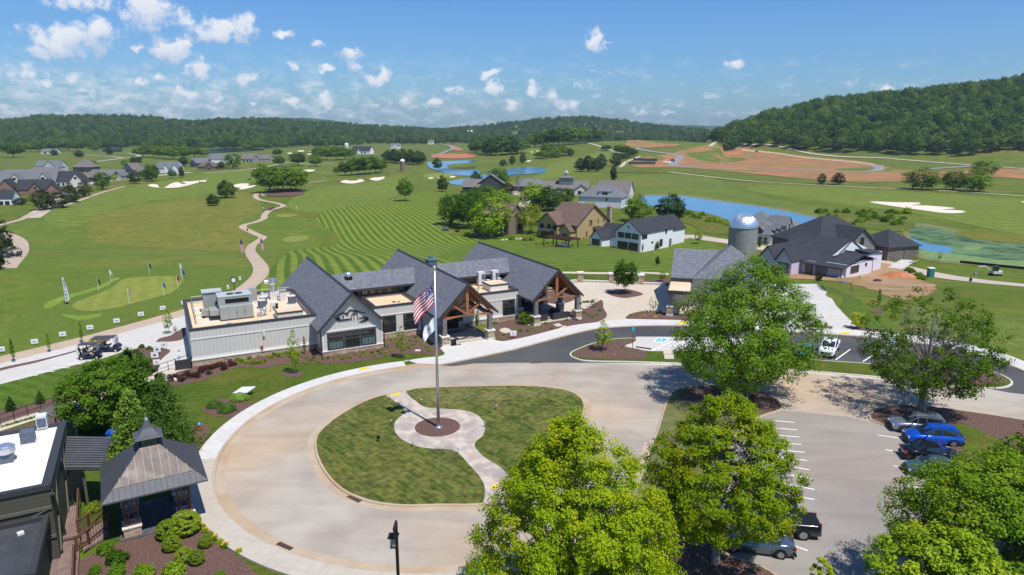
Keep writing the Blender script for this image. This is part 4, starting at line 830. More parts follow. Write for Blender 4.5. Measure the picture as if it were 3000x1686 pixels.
               # --- clubhouse
PHI = R_(27.5); O2 = (-33.7, 68.4)
def UV(u, v, z=0): return (O2[0]+u*math.cos(PHI)-v*math.sin(PHI), O2[1]+u*math.sin(PHI)+v*math.cos(PHI), z)
def clubhouse():
 R = empty('clubhouse', UV(0, 0), 'long light grey board clubhouse with slate roofs, three steep gables and timber porches', 'building', PHI)
 P = 'wall'
 def wing(u0, u1, v0, v1, top, deckz, dm, name='roof_deck', back=True):
  o = MB(); t = .3
  o.box(u0, u1, v0, v0+t, -.3, top); o.box(u0, u1, v1-t, v1, -.3, top); o.box(u0, u0+t, v0+t, v1-t, -.3, top); o.box(u1-t, u1, v0+t, v1-t, -.3, top)
  w = o.build(P, m_siding, R)
  b = MB(); b.box(u0-.06, u1+.06, v0-.09, v0-.002, .0, .62); b.build('stone_base', m_stone, R)
  b = MB(); b.box(u0-.1, u1+.1, v0-.14, v0-.004, .62, .76); b.box(u0-.02, u1+.02, v0-.05, v0-.003, top-1.05, top-.93); b.box(u0-.02, u1+.02, v0-.04, v0-.003, .76, .98); b.build('trim_band', m_trim, R)
  c = MB(); q = .07
  c.box(u0-q, u1+q, v0-q, v0+t+q, top, top+.16); c.box(u0-q, u1+q, v1-t-q, v1+q, top, top+.16); c.box(u0-q, u0+t+q, v0+t+q, v1-t-q, top, top+.16); c.box(u1-t-q, u1+q, v0+t+q, v1-t-q, top, top+.16)
  c.build('parapet_cap', m_dtrim, R)
  d = MB(); d.box(u0+t, u1-t, v0+t, v1-t, deckz-.2, deckz); d.build(name, dm, R)
  return w
 wing(0, 13.0, 0, 14.3, 3.92, 3.45, m_deck)
 wing(19.75, 25.45, .1, 6.1, 3.92, 3.72, m_deck2)
 wing(32.75, 39.1, .4, 6.6, 3.92, 3.72, m_deck2)
 for (u0, u1, n) in ((19.6, 25.6, 0), (32.6, 39.2, 1)):
  o = MB(); o.box(u0, u1, 6.15+.5*n, 13.2, -.3, 5.0); o.build(P, m_siding, R)
  o = MB(); o.box(u0+.05, u1-.05, 6.05+.5*n, 6.14+.5*n, 3.95, 5.05); o.build('clerestory_band', m_bron, R)
  if n == 0: sp = [(19.95, 20.75), (20.95, 21.7), (21.9, 22.6), (23.15, 23.85), (24.0, 24.7), (24.85, 25.4)]
  else: sp = [(33.1, 33.8), (33.95, 34.65), (38.2, 38.9)]
  for a, b in sp: window(R, 'f', 6.05+.5*n, a, b, 4.22, 4.86, 2, 1, m_blk, m_glass3, .05, .03)
 r = MB()
 for (u0, u1, z1) in ((16.6, 28.6, 6.42), (29.4, 42.4, 6.55)):
  e = 5.5 if u0 < 20 else 6.0
  r.slab([(u0, e, 5.15), (u1, e, 5.15), (u1, 9.5, z1), (u0, 9.5, z1)], .22); r.slab([(u0, 13.5, 5.15), (u1, 13.5, 5.15), (u1, 9.5, z1), (u0, 9.5, z1)], .22)
 r.build('roof', m_shing, R)
 [MB().box(*q).build('fascia', m_dtrim, R) for q in ((18.3, 26.9, 5.42, 5.49, 4.88, 5.14), (31.2, 40.7, 5.92, 5.99, 4.88, 5.14))]
 def hall(u0, u1, um, zr, ue0, ue1, ze, v0w, v1w, v0r, v1r):
  sl = (zr-ze)/(um-ue0)
  w = MB(); zl = zr-(um-u0)*sl-.2; zrr = zr-(u1-um)*sl-.2
  Pp = [(u0, -.3), (u1, -.3), (u1, zrr), (um, zr-.2), (u0, zl)]
  w.add([(a, v0w, z) for a, z in Pp]+[(a, v1w, z) for a, z in Pp], [(0,1,2,3,4), (9,8,7,6,5)]+[(i, (i+1) % 5, (i+1) % 5+5, i+5) for i in range(5)])
  w.build(P, m_siding, R)
  r = MB()
  r.slab([(ue0, v0r, ze), (ue0, v1r, ze), (um, v1r, zr), (um, v0r, zr)], .18); r.slab([(ue1, v0r, ze), (ue1, v1r, ze), (um, v1r, zr), (um, v0r, zr)], .18)
  r.build('roof', m_shing, R)
  f = MB(); d = .3
  for e in (ue0, ue1):
   sg = 1 if e < um else -1
   f.add([(e-.02*sg, v0r-.05, ze-.02), (um, v0r-.05, zr+.04), (um, v0r-.05, zr-.34), (e-.02*sg, v0r-.05, ze-.34), (e-.02*sg, v0r-.003, ze-.02), (um, v0r-.003, zr+.04), (um, v0r-.003, zr-.34), (e-.02*sg, v0r-.003, ze-.34)],
    [(0,1,2,3), (7,6,5,4), (0,4,5,1), (3,2,6,7), (0,3,7,4)])
   f.box(min(e, e-.09*sg), max(e, e-.09*sg), v0r, v1r, ze-.26, ze-.04)
  f.build('fascia', m_dtrim, R)
  rc = MB(); rc.slab([(um-.16, v0r, zr-.08), (um-.16, v1r, zr-.08), (um, v1r, zr+.07), (um, v0r, zr+.07)], .05); rc.slab([(um+.16, v0r, zr-.08), (um+.16, v1r, zr-.08), (um, v1r, zr+.07), (um, v0r, zr+.07)], .05); rc.build('ridge_cap', m_dtrim, R)
 hall(12.95, 19.65, 16.3, 7.05, 12.35, 20.25, 3.1, -3.05, 20.0, -3.65, 20.6)
 hall(25.5, 32.6, 29.0, 7.3, 25.25, 32.75, 3.6, .3, 18.4, -6.45, 18.9)
 hall(39.3, 46.2, 42.78, 7.15, 38.98, 46.58, 3.42, 6.3, 20.0, -3.65, 20.6)
 o = MB(); o.box(12.86, 19.74, -3.15, -3.06, 0, .5); o.box(12.85, 12.94, -3.0, 0, 0, .5); o.build('stone_base', m_stone, R)
 o = MB(); o.box(12.8, 19.8, -3.2, -3.062, .5, .6); o.box(13.35, 19.1, -3.12, -3.058, 2.66, 2.86); o.box(12.9, 13.1, -3.1, -3.055, .6, 3.0); o.box(19.5, 19.7, -3.1, -3.055, .6, 3.0); o.build('trim_band', m_trim, R)
 [MB().box(a, b, .2, .29, 0, .6).build('stone_base', m_stone, R) for a, b in ((25.5, 28.4), (30.9, 32.7))]
 o = MB(); o.box(13.45, 18.97, -3.1, -3.052, .6, 2.62); o.build('window_surround', m_bron, R)
 for a, b in ((13.58, 15.22), (15.42, 17.05), (17.25, 18.87)):
  window(R, 'f', -3.1, a, b, .7, 1.72, 4, 1, m_dtrim, m_glass2 if a != 15.42 else m_glass, .08, .035)
  window(R, 'f', -3.1, a+.02, b-.02, 1.98, 2.5, 4, 1, m_dtrim, m_glass, .06, .035)
 for a, b, v in ((20.75, 22.3, .1), (23.35, 25.0, .1), (36.9, 38.55, .4)):
  o = MB(); o.box(a-.08, b+.08, v-.06, v-.003, .76, 2.88); o.build('window_surround', m_bron, R)
  window(R, 'f', v-.06, a, b, .82, 1.95, 2, 4, m_dtrim, m_glass, .07, .04); window(R, 'f', v-.06, a+.05, b-.05, 2.2, 2.76, 2, 2, m_dtrim, m_glass, .06, .035)
 o = MB(); o.box(28.45, 30.55, .21, .29, 0, 2.55); o.build('window_surround', m_blk, R)
 for a in (28.5, 29.45): door(R, 'f', .2, a, a+.92, .02, 2.15, m_glass, 'door')
 window(R, 'f', .29, 30.62, 31.1, .9, 2.2, 1, 2, m_blk); window(R, 'f', .29, 28.3, 29.3, 3.0, 3.5, 2, 1, m_blk)
 def truss(u0, u1, um, z0, zr, v, t=.24):
  o = MB(); n = (0, 1, 0); rise = .28; st = 8
  top = []; bot = []
  for i in range(st+1):
   a = u0+(u1-u0)*i/st; top.append((a, v, z0+.34+0*i)); bot.append((a, v, z0+rise*math.sin(math.pi*i/st)-.02))
  for i in range(st): o.vplate([bot[i], bot[i+1], top[i+1], top[i]], n, t)
  o.vplate([(um-.17, v, z0+.34), (um+.17, v, z0+.34), (um+.17, v, zr-.35), (um-.17, v, zr-.35)], n, t*1.05)
  sl = (zr-z0-.3)/((u1-u0)/2)
  for s in (-1, 1):
   e = um+s*(u1-u0)/2*.98
   o.vplate([(e, v, z0+.34), (um, v, zr-.02), (um, v, zr-.36), (e-s*.28, v, z0+.34)], n, t*.9)
   q = um+s*(u1-u0)*.27; zq = z0+.3+sl*((u1-u0)/2-(u1-u0)*.27)-.15
   o.vplate([(um+s*.15, v, z0+.40), (um+s*.15, v, z0+.66), (q, v, zq), (q+s*.14, v, zq-.16)], n, t*.75)
  return o
 for (u0, u1, um, z0, zr, vs) in ((25.75, 32.3, 29.0, 3.1, 7.0, (-6.0, -2.9)), (39.4, 46.15, 42.78, 3.05, 6.85, (-3.2, 1.2, 5.2))):
  for v in vs: truss(u0, u1, um, z0, zr, v).build('truss', m_wood, R)
 def post(u, v, z1, pier=.95, ph=1.15):
  o = MB(); o.cbox(u, v, .34, pier*.9, pier*.9, ph-.34); o.build('pier', m_stone, R)
  MB().cbox(u, v, -.05, pier, pier, .39).build('pier_foot', m_sill, R); MB().cbox(u, v, ph, pier*1.08, pier*1.08, .17).build('pier_cap', m_sill, R)
  o = MB(); o.cbox(u, v, ph+.17, .5, .5, z1-ph-.17); o.build('post', m_grey, R)
 for u, v in ((26.15, -5.9), (31.95, -5.9)): post(u, v, 3.35)
 for u, v in ((39.75, -3.15), (46.0, -3.15), (46.05, 1.2), (39.75, 1.4), (46.0, 5.4)): post(u, v, 3.3)
 o = MB()
 for (ue0, ue1, um, ze, zr, v0, v1) in ((25.25, 32.75, 29.0, 3.6, 7.3, -6.38, .29), (38.98, 46.58, 42.78, 3.42, 7.15, -3.6, 6.28)):
  k = .235
  o.slab([(ue0+.12, v0, ze-k+.1), (ue0+.12, v1, ze-k+.1), (um, v1, zr-k), (um, v0, zr-k)], .05); o.slab([(ue1-.12, v0, ze-k+.1), (ue1-.12, v1, ze-k+.1), (um, v1, zr-k), (um, v0, zr-k)], .05)
 o.build('soffit', m_soff, R)
 o = MB()
 for (u, v0, v1) in ((26.0, -5.6, .3), (32.0, -5.6, .3), (39.75, -2.9, 6.3), (46.0, -2.9, 6.3)): o.box(u-.17, u+.17, v0, v1, 3.0, 3.38)
 o.build('eave_beam', m_grey, R)
 o = MB(); o.box(25.4, 32.5, -5.55, .2, -.05, .09); o.box(38.6, 46.4, -2.9, 6.3, -.05, .14); o.build('porch_floor', m_walk, R)
 window(R, 'f', 6.3, 39.6, 43.2, .2, 2.6, 4, 1, m_blk, m_glass, .1, .06)
 e = MB(); v = -3.13; n = (0, 1, 0)
 def L3(x, y):  # logo pixels of the enlarged crop -> wall coordinates
  px, py = 960+x/14.48, 880+y/14.48
  r = ray(px, py); nn = Vector((-math.sin(PHI), math.cos(PHI), 0)); Q = Vector(UV(0, v)); t = (Q-Vector((0, 0, CH))).dot(nn)/Vector(r).dot(nn)
  X = Vector((0, 0, CH))+Vector(r)*t; d = X-Vector(UV(0, 0)); return (d.x*math.cos(PHI)+d.y*math.sin(PHI), v, X.z)
 def stroke(pts, w):
  for i in range(len(pts)-1):
   a, b = Vector(L3(*pts[i])), Vector(L3(*pts[i+1])); d = (b-a).normalized(); nn = Vector((-d.z, 0, d.x)); wa = w[i] if isinstance(w, list) else w; wb = w[i+1] if isinstance(w, list) else w
   e.vplate([a-nn*wa, b-nn*wb, b+nn*wb, a+nn*wa], n, .05)
 k = .01
 stroke([(285,720),(370,695),(450,655),(540,595),(640,540),(700,535),(770,565),(830,590),(890,630)], [.02,.03,.045,.05,.05,.05,.06,.07,.02])
 stroke([(790,570),(850,520),(920,440),(990,405),(1060,425),(1130,460),(1200,490),(1260,515)], [.06,.06,.06,.06,.06,.08,.06,.02])
 stroke([(1100,435),(1180,440),(1260,470),(1360,505),(1480,530),(1640,548)], [.05,.05,.05,.045,.04,.02])
 stroke([(285,770),(380,760),(480,765),(560,770)], [.02,.05,.06,.02])
 stroke([(520,780),(420,800),(370,830),(420,850),(520,850),(700,830),(850,812),(990,790)], [.03,.08,.05,.07,.08,.06,.06,.04])
 stroke([(1310,752),(1400,740),(1500,735),(1600,738),(1680,760),(1700,790),(1640,830),(1560,860),(1450,890),(1330,910)], [.02,.04,.05,.08,.12,.14,.14,.10,.06,.02])
 for p in ([(1020,860),(1015,620),(1085,560),(1150,590)], [(1125,860),(1115,600),(1170,555),(1270,600),(1275,850)], [(645,790),(645,655)], [(645,660),(700,670),(660,700)]): stroke(p, .028)
 e.build('wall_emblem', m_blk, R)
 o = MB()
 for u, vv, z in ((12.75, -3.2, 3.0), (19.85, -3.2, 3.0), (25.6, -.02, 3.2), (46.35, -3.45, 3.2)): o.tube((u, vv, .1), (u, vv, z), .055, n=6)
 o.build('downspout', m_blk, R)
 o = MB(); o.cbox(7.3, -.12, 2.35, .22, .22, .45); o.build('wall_light', m_hvacw, R)
 o = MB(); o.cbox(7.0, -.1, .62, .12, .2, .7); o.lathe([(.16, 0), (.17, .12), (.10, .2)], 10, 0, (7.0, -.2, 1.25)); o.build('standpipe', mat('red_faded', (.55,.22,.20), .6), R)
 return R
clubhouse()
def LUV(u, v, z, rz=0): return Vector(UV(u, v, z))
def utext(body, size, m, parent, loc, rot=(0, 0, 0), name='lettering', ext=.01):
 c = bpy.data.curves.new(name, 'FONT'); c.body = body; c.size = size; c.extrude = ext; c.align_x = 'CENTER'; c.align_y = 'CENTER'
 t = bpy.data.objects.new(name, c); COL.objects.link(t)
 dg = bpy.context.evaluated_depsgraph_get(); me = bpy.data.meshes.new_from_object(t.evaluated_get(dg)); bpy.data.objects.remove(t)
 me.materials.clear(); me.materials.append(m); o = bpy.data.objects.new(name, me); COL.objects.link(o)
 o.parent = parent; o.location = loc; o.rotation_euler = rot; return o
for (u, v, z, w, lab, dome) in ((18.9, 8.2, 5.0, .85, 'black square roof vent with galvanised cap on the left slate roof', 1), (30.4, 9.0, 6.0, 1.2, 'dark box chimney with blue-green cap on the middle slate ridge', 0)):
 E_ = empty('roof_vent' if dome else 'chimney', UV(u, v, z), lab, 'roof vent' if dome else 'chimney', PHI)
 o = MB(); o.cbox(0, 0, 0, w, w, 1.3); o.build('housing', m_blk if dome else m_hvacb, E_)
 o = MB()
 if dome: o.lathe([(.42, 1.3), (.46, 1.5), (.46, 1.72), (.40, 1.8), (.1, 1.86)], 16)
 else: o.cbox(0, 0, 1.3, w*1.15, w*1.15, .14); o.cbox(0, 0, 1.44, w*.45, w*.45, .3); o.lathe([(.15, 1.74), (.17, 1.9), (.05, 2.0)], 10)
 o.build('cap', m_steel if dome else mat('verdigris', (.10,.19,.20), .5), E_)
               # --- rooftop machinery
DZ = 3.46
def mech(name, u, v, z, lab, cat='air handler', group=None): return empty(name, UV(u, v, z), lab, cat, PHI, group)
A = mech('air_handler', 3.4, 4.2, DZ, 'large beige-grey air handling unit with twin fans and long black louvre on the flat roof')
o = MB(); o.box(0, 3.5, 0, 3.2, .12, 1.55); o.box(-.05, 3.55, .9, 3.4, 1.56, 2.5); o.box(-1.0, -.01, .5, 2.4, .6, 1.2); o.build('cabinet', m_hvac, A)
o = MB(); o.box(-.08, 3.58, .86, 3.44, 2.505, 2.56); o.build('lid', mat('hvac_lid', (.42,.45,.43), .45), A)
o = MB(); o.box(.7, 3.2, .86, .895, 1.78, 2.25); o.build('louvre', m_blk, A)
for x in (1.35, 2.25):
 o = MB(); o.lathe([(.42, 2.565), (.42, 2.60), (.34, 2.61)], 18, 0, (x, 2.1, 0)); o.build('fan', m_blk, A)
o = MB()
for x in (.9, 1.75, 2.6): o.box(x, x+.02, -.012, -.002, .2, 1.5)
for x in (1.7, 2.55): o.box(x, x+.08, -.05, -.002, .75, .95)
o.box(-.05, 3.55, -.05, 3.25, 0, .115); o.build('door_seam', m_dtrim, A)
A = mech('air_handler', 2.0, 8.2, DZ, 'tall beige-grey rooftop cabinet with flat cap behind the large air handler')
o = MB(); o.box(0, 1.9, 0, 1.6, .1, 2.5); o.build('cabinet', m_hvac, A); o = MB(); o.box(-.12, 2.05, -.12, 1.75, 2.505, 2.62); o.build('lid', MATS['hvac_lid'], A); o = MB(); o.box(1.3, 1.75, -.03, -.003, 1.1, 1.5); o.build('louvre', m_blk, A)
def condenser(u, v, lab, w=.85, h=1.0):
 A = mech('condenser_unit', u, v, DZ, lab, 'air conditioner', 'round-cornered condensers on the left flat roof'); o = MB(); c = .12; P = [(-w/2+c, -w/2), (w/2-c, -w/2), (w/2, -w/2+c), (w/2, w/2-c), (w/2-c, w/2), (-w/2+c, w/2), (-w/2, w/2-c), (-w/2, -w/2+c)]
 o.prism(P, .1, h); o.build('casing', m_hvacb, A); o = MB(); o.prism([(x*1.03, y*1.03) for x, y in P], h+.003, h+.07); o.lathe([(.3, h+.075), (.3, h+.12), (.1, h+.13)], 14); o.build('top_grille', m_hvacw, A); o = MB(); o.box(-w*.6, w*.6, -w*.6, w*.6, 0, .1); o.build('base', m_sill, A)
condenser(8.3, 8.0, 'blue-grey condenser, front one of the pair in the middle of the flat roof'); condenser(8.7, 9.6, 'blue-grey condenser, rear one of the pair in the middle of the flat roof'); condenser(11.9, 8.6, 'blue-grey condenser standing alone by the slate roof slope')
A = mech('skylight_box', 9.1, 1.35, DZ, 'low grey box with tan lid and charcoal rim beside the parapet', 'roof hatch'); o = MB(); o.box(0, 2.75, 0, 1.9, 0, .78); o.build('box', m_siding, A); o = MB(); o.box(-.06, 2.81, -.06, 1.96, .785, .93); o.build('rim', m_dtrim, A); o = MB(); o.box(.02, 2.73, .02, 1.88, .934, .96); o.build('lid', m_deck, A)
A = mech('minisplit_unit', 9.0, 5.7, DZ, 'slim white upright fan unit between the condensers and the low box', 'air conditioner'); o = MB(); o.box(0, .85, 0, .35, .2, 1.1); o.build('casing', m_hvacw, A); o = MB(); o.lathe([(.26, 0), (.26, .03)], 14, 0, (.45, -.0, .62)); o.M = None; o.box(.55, .82, -.02, -.003, .3, 1.0); o.build('grille', m_blk, A); o = MB(); o.box(-.05, .9, -.05, .4, 0, .19); o.build('base', m_sill, A)
A = mech('exhaust_stack', 10.3, 12.2, DZ, 'shiny galvanised exhaust stack with round cowl at the back of the flat roof', 'exhaust stack'); o = MB(); o.box(-.45, .45, -.45, .45, 0, .9); o.build('curb', m_hvacw, A); o = MB(); o.lathe([(.38, .9), (.38, 1.9), (.55, 2.1), (.55, 2.6), (.3, 2.7)], 18); o.tube((-.55, 0, 2.3), (-1.0, 0, 2.3), .3, n=12); o.build('stack', m_steel, A)
A = mech('exhaust_stack', 6.2, 12.8, DZ, 'short shiny mushroom fan on the flat roof left of the tall stack', 'exhaust fan'); o = MB(); o.lathe([(.3, 0), (.3, .6), (.5, .7), (.5, 1.1), (.25, 1.3)], 16); o.build('stack', m_steel, A)
A = mech('duct_unit', 7.8, 11.4, DZ, 'beige upright duct box near the back parapet', 'duct'); o = MB(); o.box(-.4, .4, -.4, .4, .3, 1.9); o.build('duct', m_hvac, A); o = MB(); o.box(-.5, .5, -.5, .5, 0, .3); o.build('curb', m_sill, A)
A = mech('duct_unit', 11.2, 10.9, DZ, 'pale fluted duct box in front of the tall stack', 'duct'); o = MB(); o.box(-.35, .35, -.35, .35, 0, 1.3); o.build('duct', m_hvacw, A); o = MB(); o.box(-.45, .45, -.45, .45, 1.304, 1.4); o.build('cap', m_hvac, A)
A = mech('duct_run', 8.9, 12.6, DZ, 'long low white insulated duct along the back parapet', 'duct'); o = MB(); o.box(0, 2.6, 0, .5, .35, .85); o.build('duct', m_hvacw, A); o = MB(); [o.box(x, x+.1, .1, .4, 0, .345) for x in (.2, 1.3, 2.3)]; o.build('support', m_blk, A)
A = mech('supply_fan', 1.6, 6.3, DZ, 'small grey horizontal fan box left of the large air handler', 'fan'); o = MB(); o.box(0, 1.3, 0, .8, .3, .95); o.build('casing', m_hvac, A); o = MB(); o.box(.1, .3, .1, .7, 0, .297); o.box(1.0, 1.2, .1, .7, 0, .297); o.build('support', m_blk, A)
A = mech('pipe_cluster', 7.2, 4.2, DZ, 'tangle of silver valves and pipes right of the large air handler', 'pipes'); o = MB(); o.tube((0, 0, .3), (1.1, .1, .3), .06); o.tube((.5, 0, .1), (.5, 0, .9), .09); o.lathe([(.2, .2), (.24, .3), (.24, .8), (.1, .95)], 12, 0, (.95, .5, 0)); o.tube((.1, .3, .15), (1.2, .7, .15), .05); o.tube((.2, -.2, 0), (.2, -.2, .5), .06); o.build('pipe', m_alu, A); o = MB(); o.cbox(.5, .4, 0, .6, .4, .5); o.cbox(1.9, -.5, 0, .35, .4, .35); o.build('valve_box', m_hvacw, A)
A = mech('roof_rack', .9, 9.0, DZ, 'thin silver pipe railing and ladder frame around the left end of the flat roof', 'railing'); o = MB()
for v in (-5, -2.5, 0, 2.5, 5): o.tube((0, v, 0), (0, v, .95), .025, n=5)
for z in (.5, .95): o.tube((0, -5, z), (0, 5, z), .025, n=5)
o.tube((0, 5, .95), (11.6, 5, .95), .025, n=5)
for u in (2.5, 5, 7.5, 10, 11.6): o.tube((u, 5, 0), (u, 5, .95), .025, n=5)
for v in (-2.5, 0, 2.5): o.tube((0, v, .06), (1.6, v, .06), .04, n=6)
o.build('rail', m_alu, A)
A = mech('solar_mat', 1.4, 1.1, DZ, 'white strip lying on the flat roof with dark round marks beside the ladder', 'roof mat'); o = MB(); o.box(0, 2.6, 0, .75, 0, .04); o.build('mat', m_hvacw, A); o = MB(); [o.lathe([(.26, .044), (.2, .06)], 12, 0, (x, .38, 0)) for x in (.7, 1.25, 1.8)]; o.build('mark', m_blk, A)
A = mech('wrapped_bundle', 4.0, 1.3, DZ, 'crumpled silver foil bundle on the flat roof near the front parapet', 'bundle'); o = MB(); random.seed(3); o.lathe([(.2, 0), (.5, .12), (.42, .35), (.1, .48)], 9); o.build('foil', m_alu, A)
for k, (u, v) in enumerate(((36.3, 6.0), (38.4, 6.0))):
 A = mech('heat_pump', u, v, 3.74, ('tall white heat pump, left one' if k == 0 else 'tall white heat pump, right one')+' of the two on the small flat roof', 'heat pump', 'pair of white heat pumps'); o = MB(); o.box(-.45, .5, -.4, .35, .15, 1.9); o.build('casing', m_hvacw, A); o = MB(); o.box(.0, .45, -.43, -.403, .9, 1.6); o.box(.503, .53, -.3, .3, .5, 1.7); o.build('grille', m_hvacb, A); o = MB(); o.box(-.4, .45, -.3, .3, 0, .145); o.build('base', m_blk, A)
for k, (u, v) in enumerate(((37.2, 5.1), (39.0, 5.4))):
 A = mech('condenser_box', u-.2, v, 3.74, ('small square condenser in front of the left' if k == 0 else 'small square condenser in front of the right')+' white heat pump', 'air conditioner'); o = MB(); o.box(-.35, .35, -.35, .35, .05, .85); o.build('casing', m_hvacb, A); o = MB(); o.lathe([(.28, .855), (.28, .9), (.1, .92)], 12); o.build('fan', m_hvacw, A)
A = mech('skylight_box', 35.8, 1.9, 3.74, 'white-sided roof hatch with tan lid in front of the heat pumps', 'roof hatch'); o = MB(); o.box(0, 2.6, 0, 2.4, 0, .75); o.build('box', m_trim, A); o = MB(); o.box(-.06, 2.66, -.06, 2.46, .755, .92); o.build('rim', m_dtrim, A); o = MB(); o.box(.02, 2.58, .02, 2.38, .924, .95); o.build('lid', m_deck, A)
A = mech('pipe_cluster', 34.6, 3.4, 3.74, 'row of small silver pipes beside the tan roof hatch', 'pipes'); o = MB(); [o.tube((.15*i, .3*i-.4, 0), (.15*i, .3*i-.4, .45), .07) for i in range(6)]; o.tube((-.3, .9, .1), (.9, .9, .1), .05); o.build('pipe', m_alu, A)
o = MB(); o.lathe([(.22, 0), (.25, .05), (.1, .1)], 10); o.lathe([(.15, 0), (.18, .06), (.05, .1)], 10, 0, (.55, .1, 0)); tag(o.build('roof_drain', m_dtrim, loc=UV(23, 2.6, 3.73)), 'pair of dark drain domes on the orange flat roof', 'drain')
               # --- cart barn and steel silo
R = empty('cart_barn', (22.7, 94.3, 0), 'grey shingled cart barn with flat tan canopy on stone piers behind the biggest tree', 'building', R_(-16))
o = MB(); o.box(0, 12, .2, 12.8, -.3, 4.0); o.build('wall', m_siding, R)
r = MB(); gable(MB(), r, 0, 6.0, -.1, 13.0, 4.1, 7.0, 'x', .25, wall=False); hip(MB(), r, 3.1, 12.2, -.6, 9.4, 4.25, 8.3, .3, wall=False, inset=4.84); r.build('roof', m_shing, R)
o = MB(); o.box(-.2, 2.6, -6.4, -.3, 3.25, 3.5); o.build('canopy', m_deck, R); o = MB(); o.box(-.3, 2.7, -6.55, -6.42, 3.12, 3.62); o.box(-.34, -.21, -6.4, -.3, 3.12, 3.62); o.box(-.2, 2.7, -.29, -.1, 3.3, 3.9); o.build('fascia', m_dtrim, R)
for x, y in ((.1, -5.9), (.1, -.6)):
 q = MB(); q.cbox(x, y, .3, .8, .8, .95); q.build('pier', m_stone, R); MB().cbox(x, y, -.05, .88, .88, .35).build('pier_foot', m_sill, R); MB().cbox(x, y, 1.25, .88, .88, .14).build('pier_cap', m_sill, R); q = MB(); q.cbox(x, y, 1.39, .4, .4, 1.8); q.build('post', m_grey, R)
def silo(px, py, rad, h, dome, lab, mw, md, top, n=28, ribs=True):
 p = G(px, py); A = empty('silo', p, lab, 'silo'); o = MB()
 o.lathe([(rad, -2), (rad, h)], n); o.build('wall', mw, A, smooth=False)
 if ribs:
  o = MB()
  for i in range(n): a = 2*math.pi*(i+.5)/n; o.tube((math.cos(a)*rad, math.sin(a)*rad, 0), (math.cos(a)*rad, math.sin(a)*rad, h-.02), .05, n=4)
  for z in (h*.18, h*.35, h*.52, h*.99): o.lathe([(rad+.03, z-.04), (rad+.05, z), (rad+.03, z+.04)], n)
  o.build('rib', mw, A)
 o = MB(); pr = [(rad*1.04*math.cos(t), h+dome*math.sin(t)) for t in [R_(x) for x in range(0, 90, 9)]]+[(rad*.06, h+dome+.1)]
 o.lathe(pr, n); d = o.build('dome', md, A)
 if ribs:
  o = MB()
  for i in range(n):
   a = 2*math.pi*i/n
   for (r0, z0), (r1, z1) in zip(pr, pr[1:]): o.tube((r0*math.cos(a), r0*math.sin(a), z0+.0), (r1*math.cos(a), r1*math.sin(a), z1+.0), .035, n=4, cap=False)
  o.build('dome_seam', m_steel, d)
 return A
p = onz(2173, 775)
silo(2172, 752, 4.0, 8.7, 3.9, 'grey ribbed silo with shiny domed cap behind the cart barn', mat('silo_concrete', (.27,.265,.25), .8, (.32,.315,.30), .8), m_steel, 0)
silo(1180, 503, 2.1, 8.8, 2.0, 'small red brick silo with white dome beside the far tree row', m_brickr, mat('dome_white', (.72,.74,.74), .5), 0, 16, False)
silo(1016, 440, 3.6, 9, 3.2, 'distant grey silo with white dome next to the long barn', m_cream, MATS['dome_white'], 0, 14, False)
               # --- houses
def frame(name, px, ang, lab, cat='house', group=None, dz=0):
 p = G(*px); return empty(name, (p.x, p.y, p.z+dz), lab, cat, R_(ang), group)
R = frame('farmhouse', (1876, 740), 45, 'white board farmhouse with charcoal roof and three big upper windows beside the tan house')
w, r = MB(), MB()
gable(w, r, 0, 17.5, 0, 9.2, 5.9, 9.3, 'x', .4, z0=-1.5); w.build('wall', m_wht, R)
w2 = MB(); gable(w2, r, 17.5, 27, 1.4, 10.5, 4.9, 8.7, 'x', .4, z0=-1.5); w2.build('wall', m_wht, R)
w3 = MB(); gable(w3, r, 3, 12, 9.2, 18.5, 3.2, 6.6, 'y', .4, z0=-1.5); gable(w3, r, -1.5, 6, 13.5, 18, 3.0, 5.3, 'x', .4, z0=-1.5); w3.build('wall', m_wht, R)
r.build('roof', m_shingd, R)
for a in (.9, 3.55, 6.2): window(R, 'l', 0, a, a+2.3, 3.7, 5.4, 1, 1, m_dtrim, m_glass3, .1)
window(R, 'l', 0, .9, 4.4, .1, 2.6, 3, 1, m_dtrim); window(R, 'l', 0, 4.7, 8.5, .1, 2.6, 3, 1, m_dtrim); window(R, 'l', 0, 4.35, 4.85, 6.9, 7.5, 1, 1, m_dtrim)
window(R, 'f', 0, .4, 3.2, 3.9, 5.3, 2, 1, m_dtrim); window(R, 'f', 0, 5.6, 6.6, 2.1, 2.6, 1, 1, m_dtrim); window(R, 'f', 0, 10.2, 11.8, .6, 2.8, 1, 2, m_dtrim); window(R, 'f', 0, 13.2, 14.0, 4.2, 5.8, 1, 1, m_dtrim); window(R, 'l', -1.5, 14.3, 17.3, .5, 2.5, 3, 1, m_dtrim, m_glass3)
door(R, 'f', 0, 15.6, 17.0, -.2, 2.4, m_grey); o = MB(); o.box(-4.5, -.1, 8, 19, -.4, .06); o.build('patio', m_conc, R)
R = frame('tan_house', (1690, 704), 45, 'two storey tan lap-sided house with brown roof, stone chimneys and pergola')
w, r = MB(), MB();
gable(w, r, 0, 17, 0, 13.5, 5.3, 11.2, 'y', .6, z0=-1, oe=.8); gable(w, r, -2.6, 8.0, 6.5, 15.5, 5.0, 8.6, 'x', .5, z0=-1); gable(w, r, -2.8, 5, .6, 5.4, 3.2, 5.6, 'x', .4, z0=-1); w.build('wall', m_tan, R); r.build('roof', m_shingb, R)
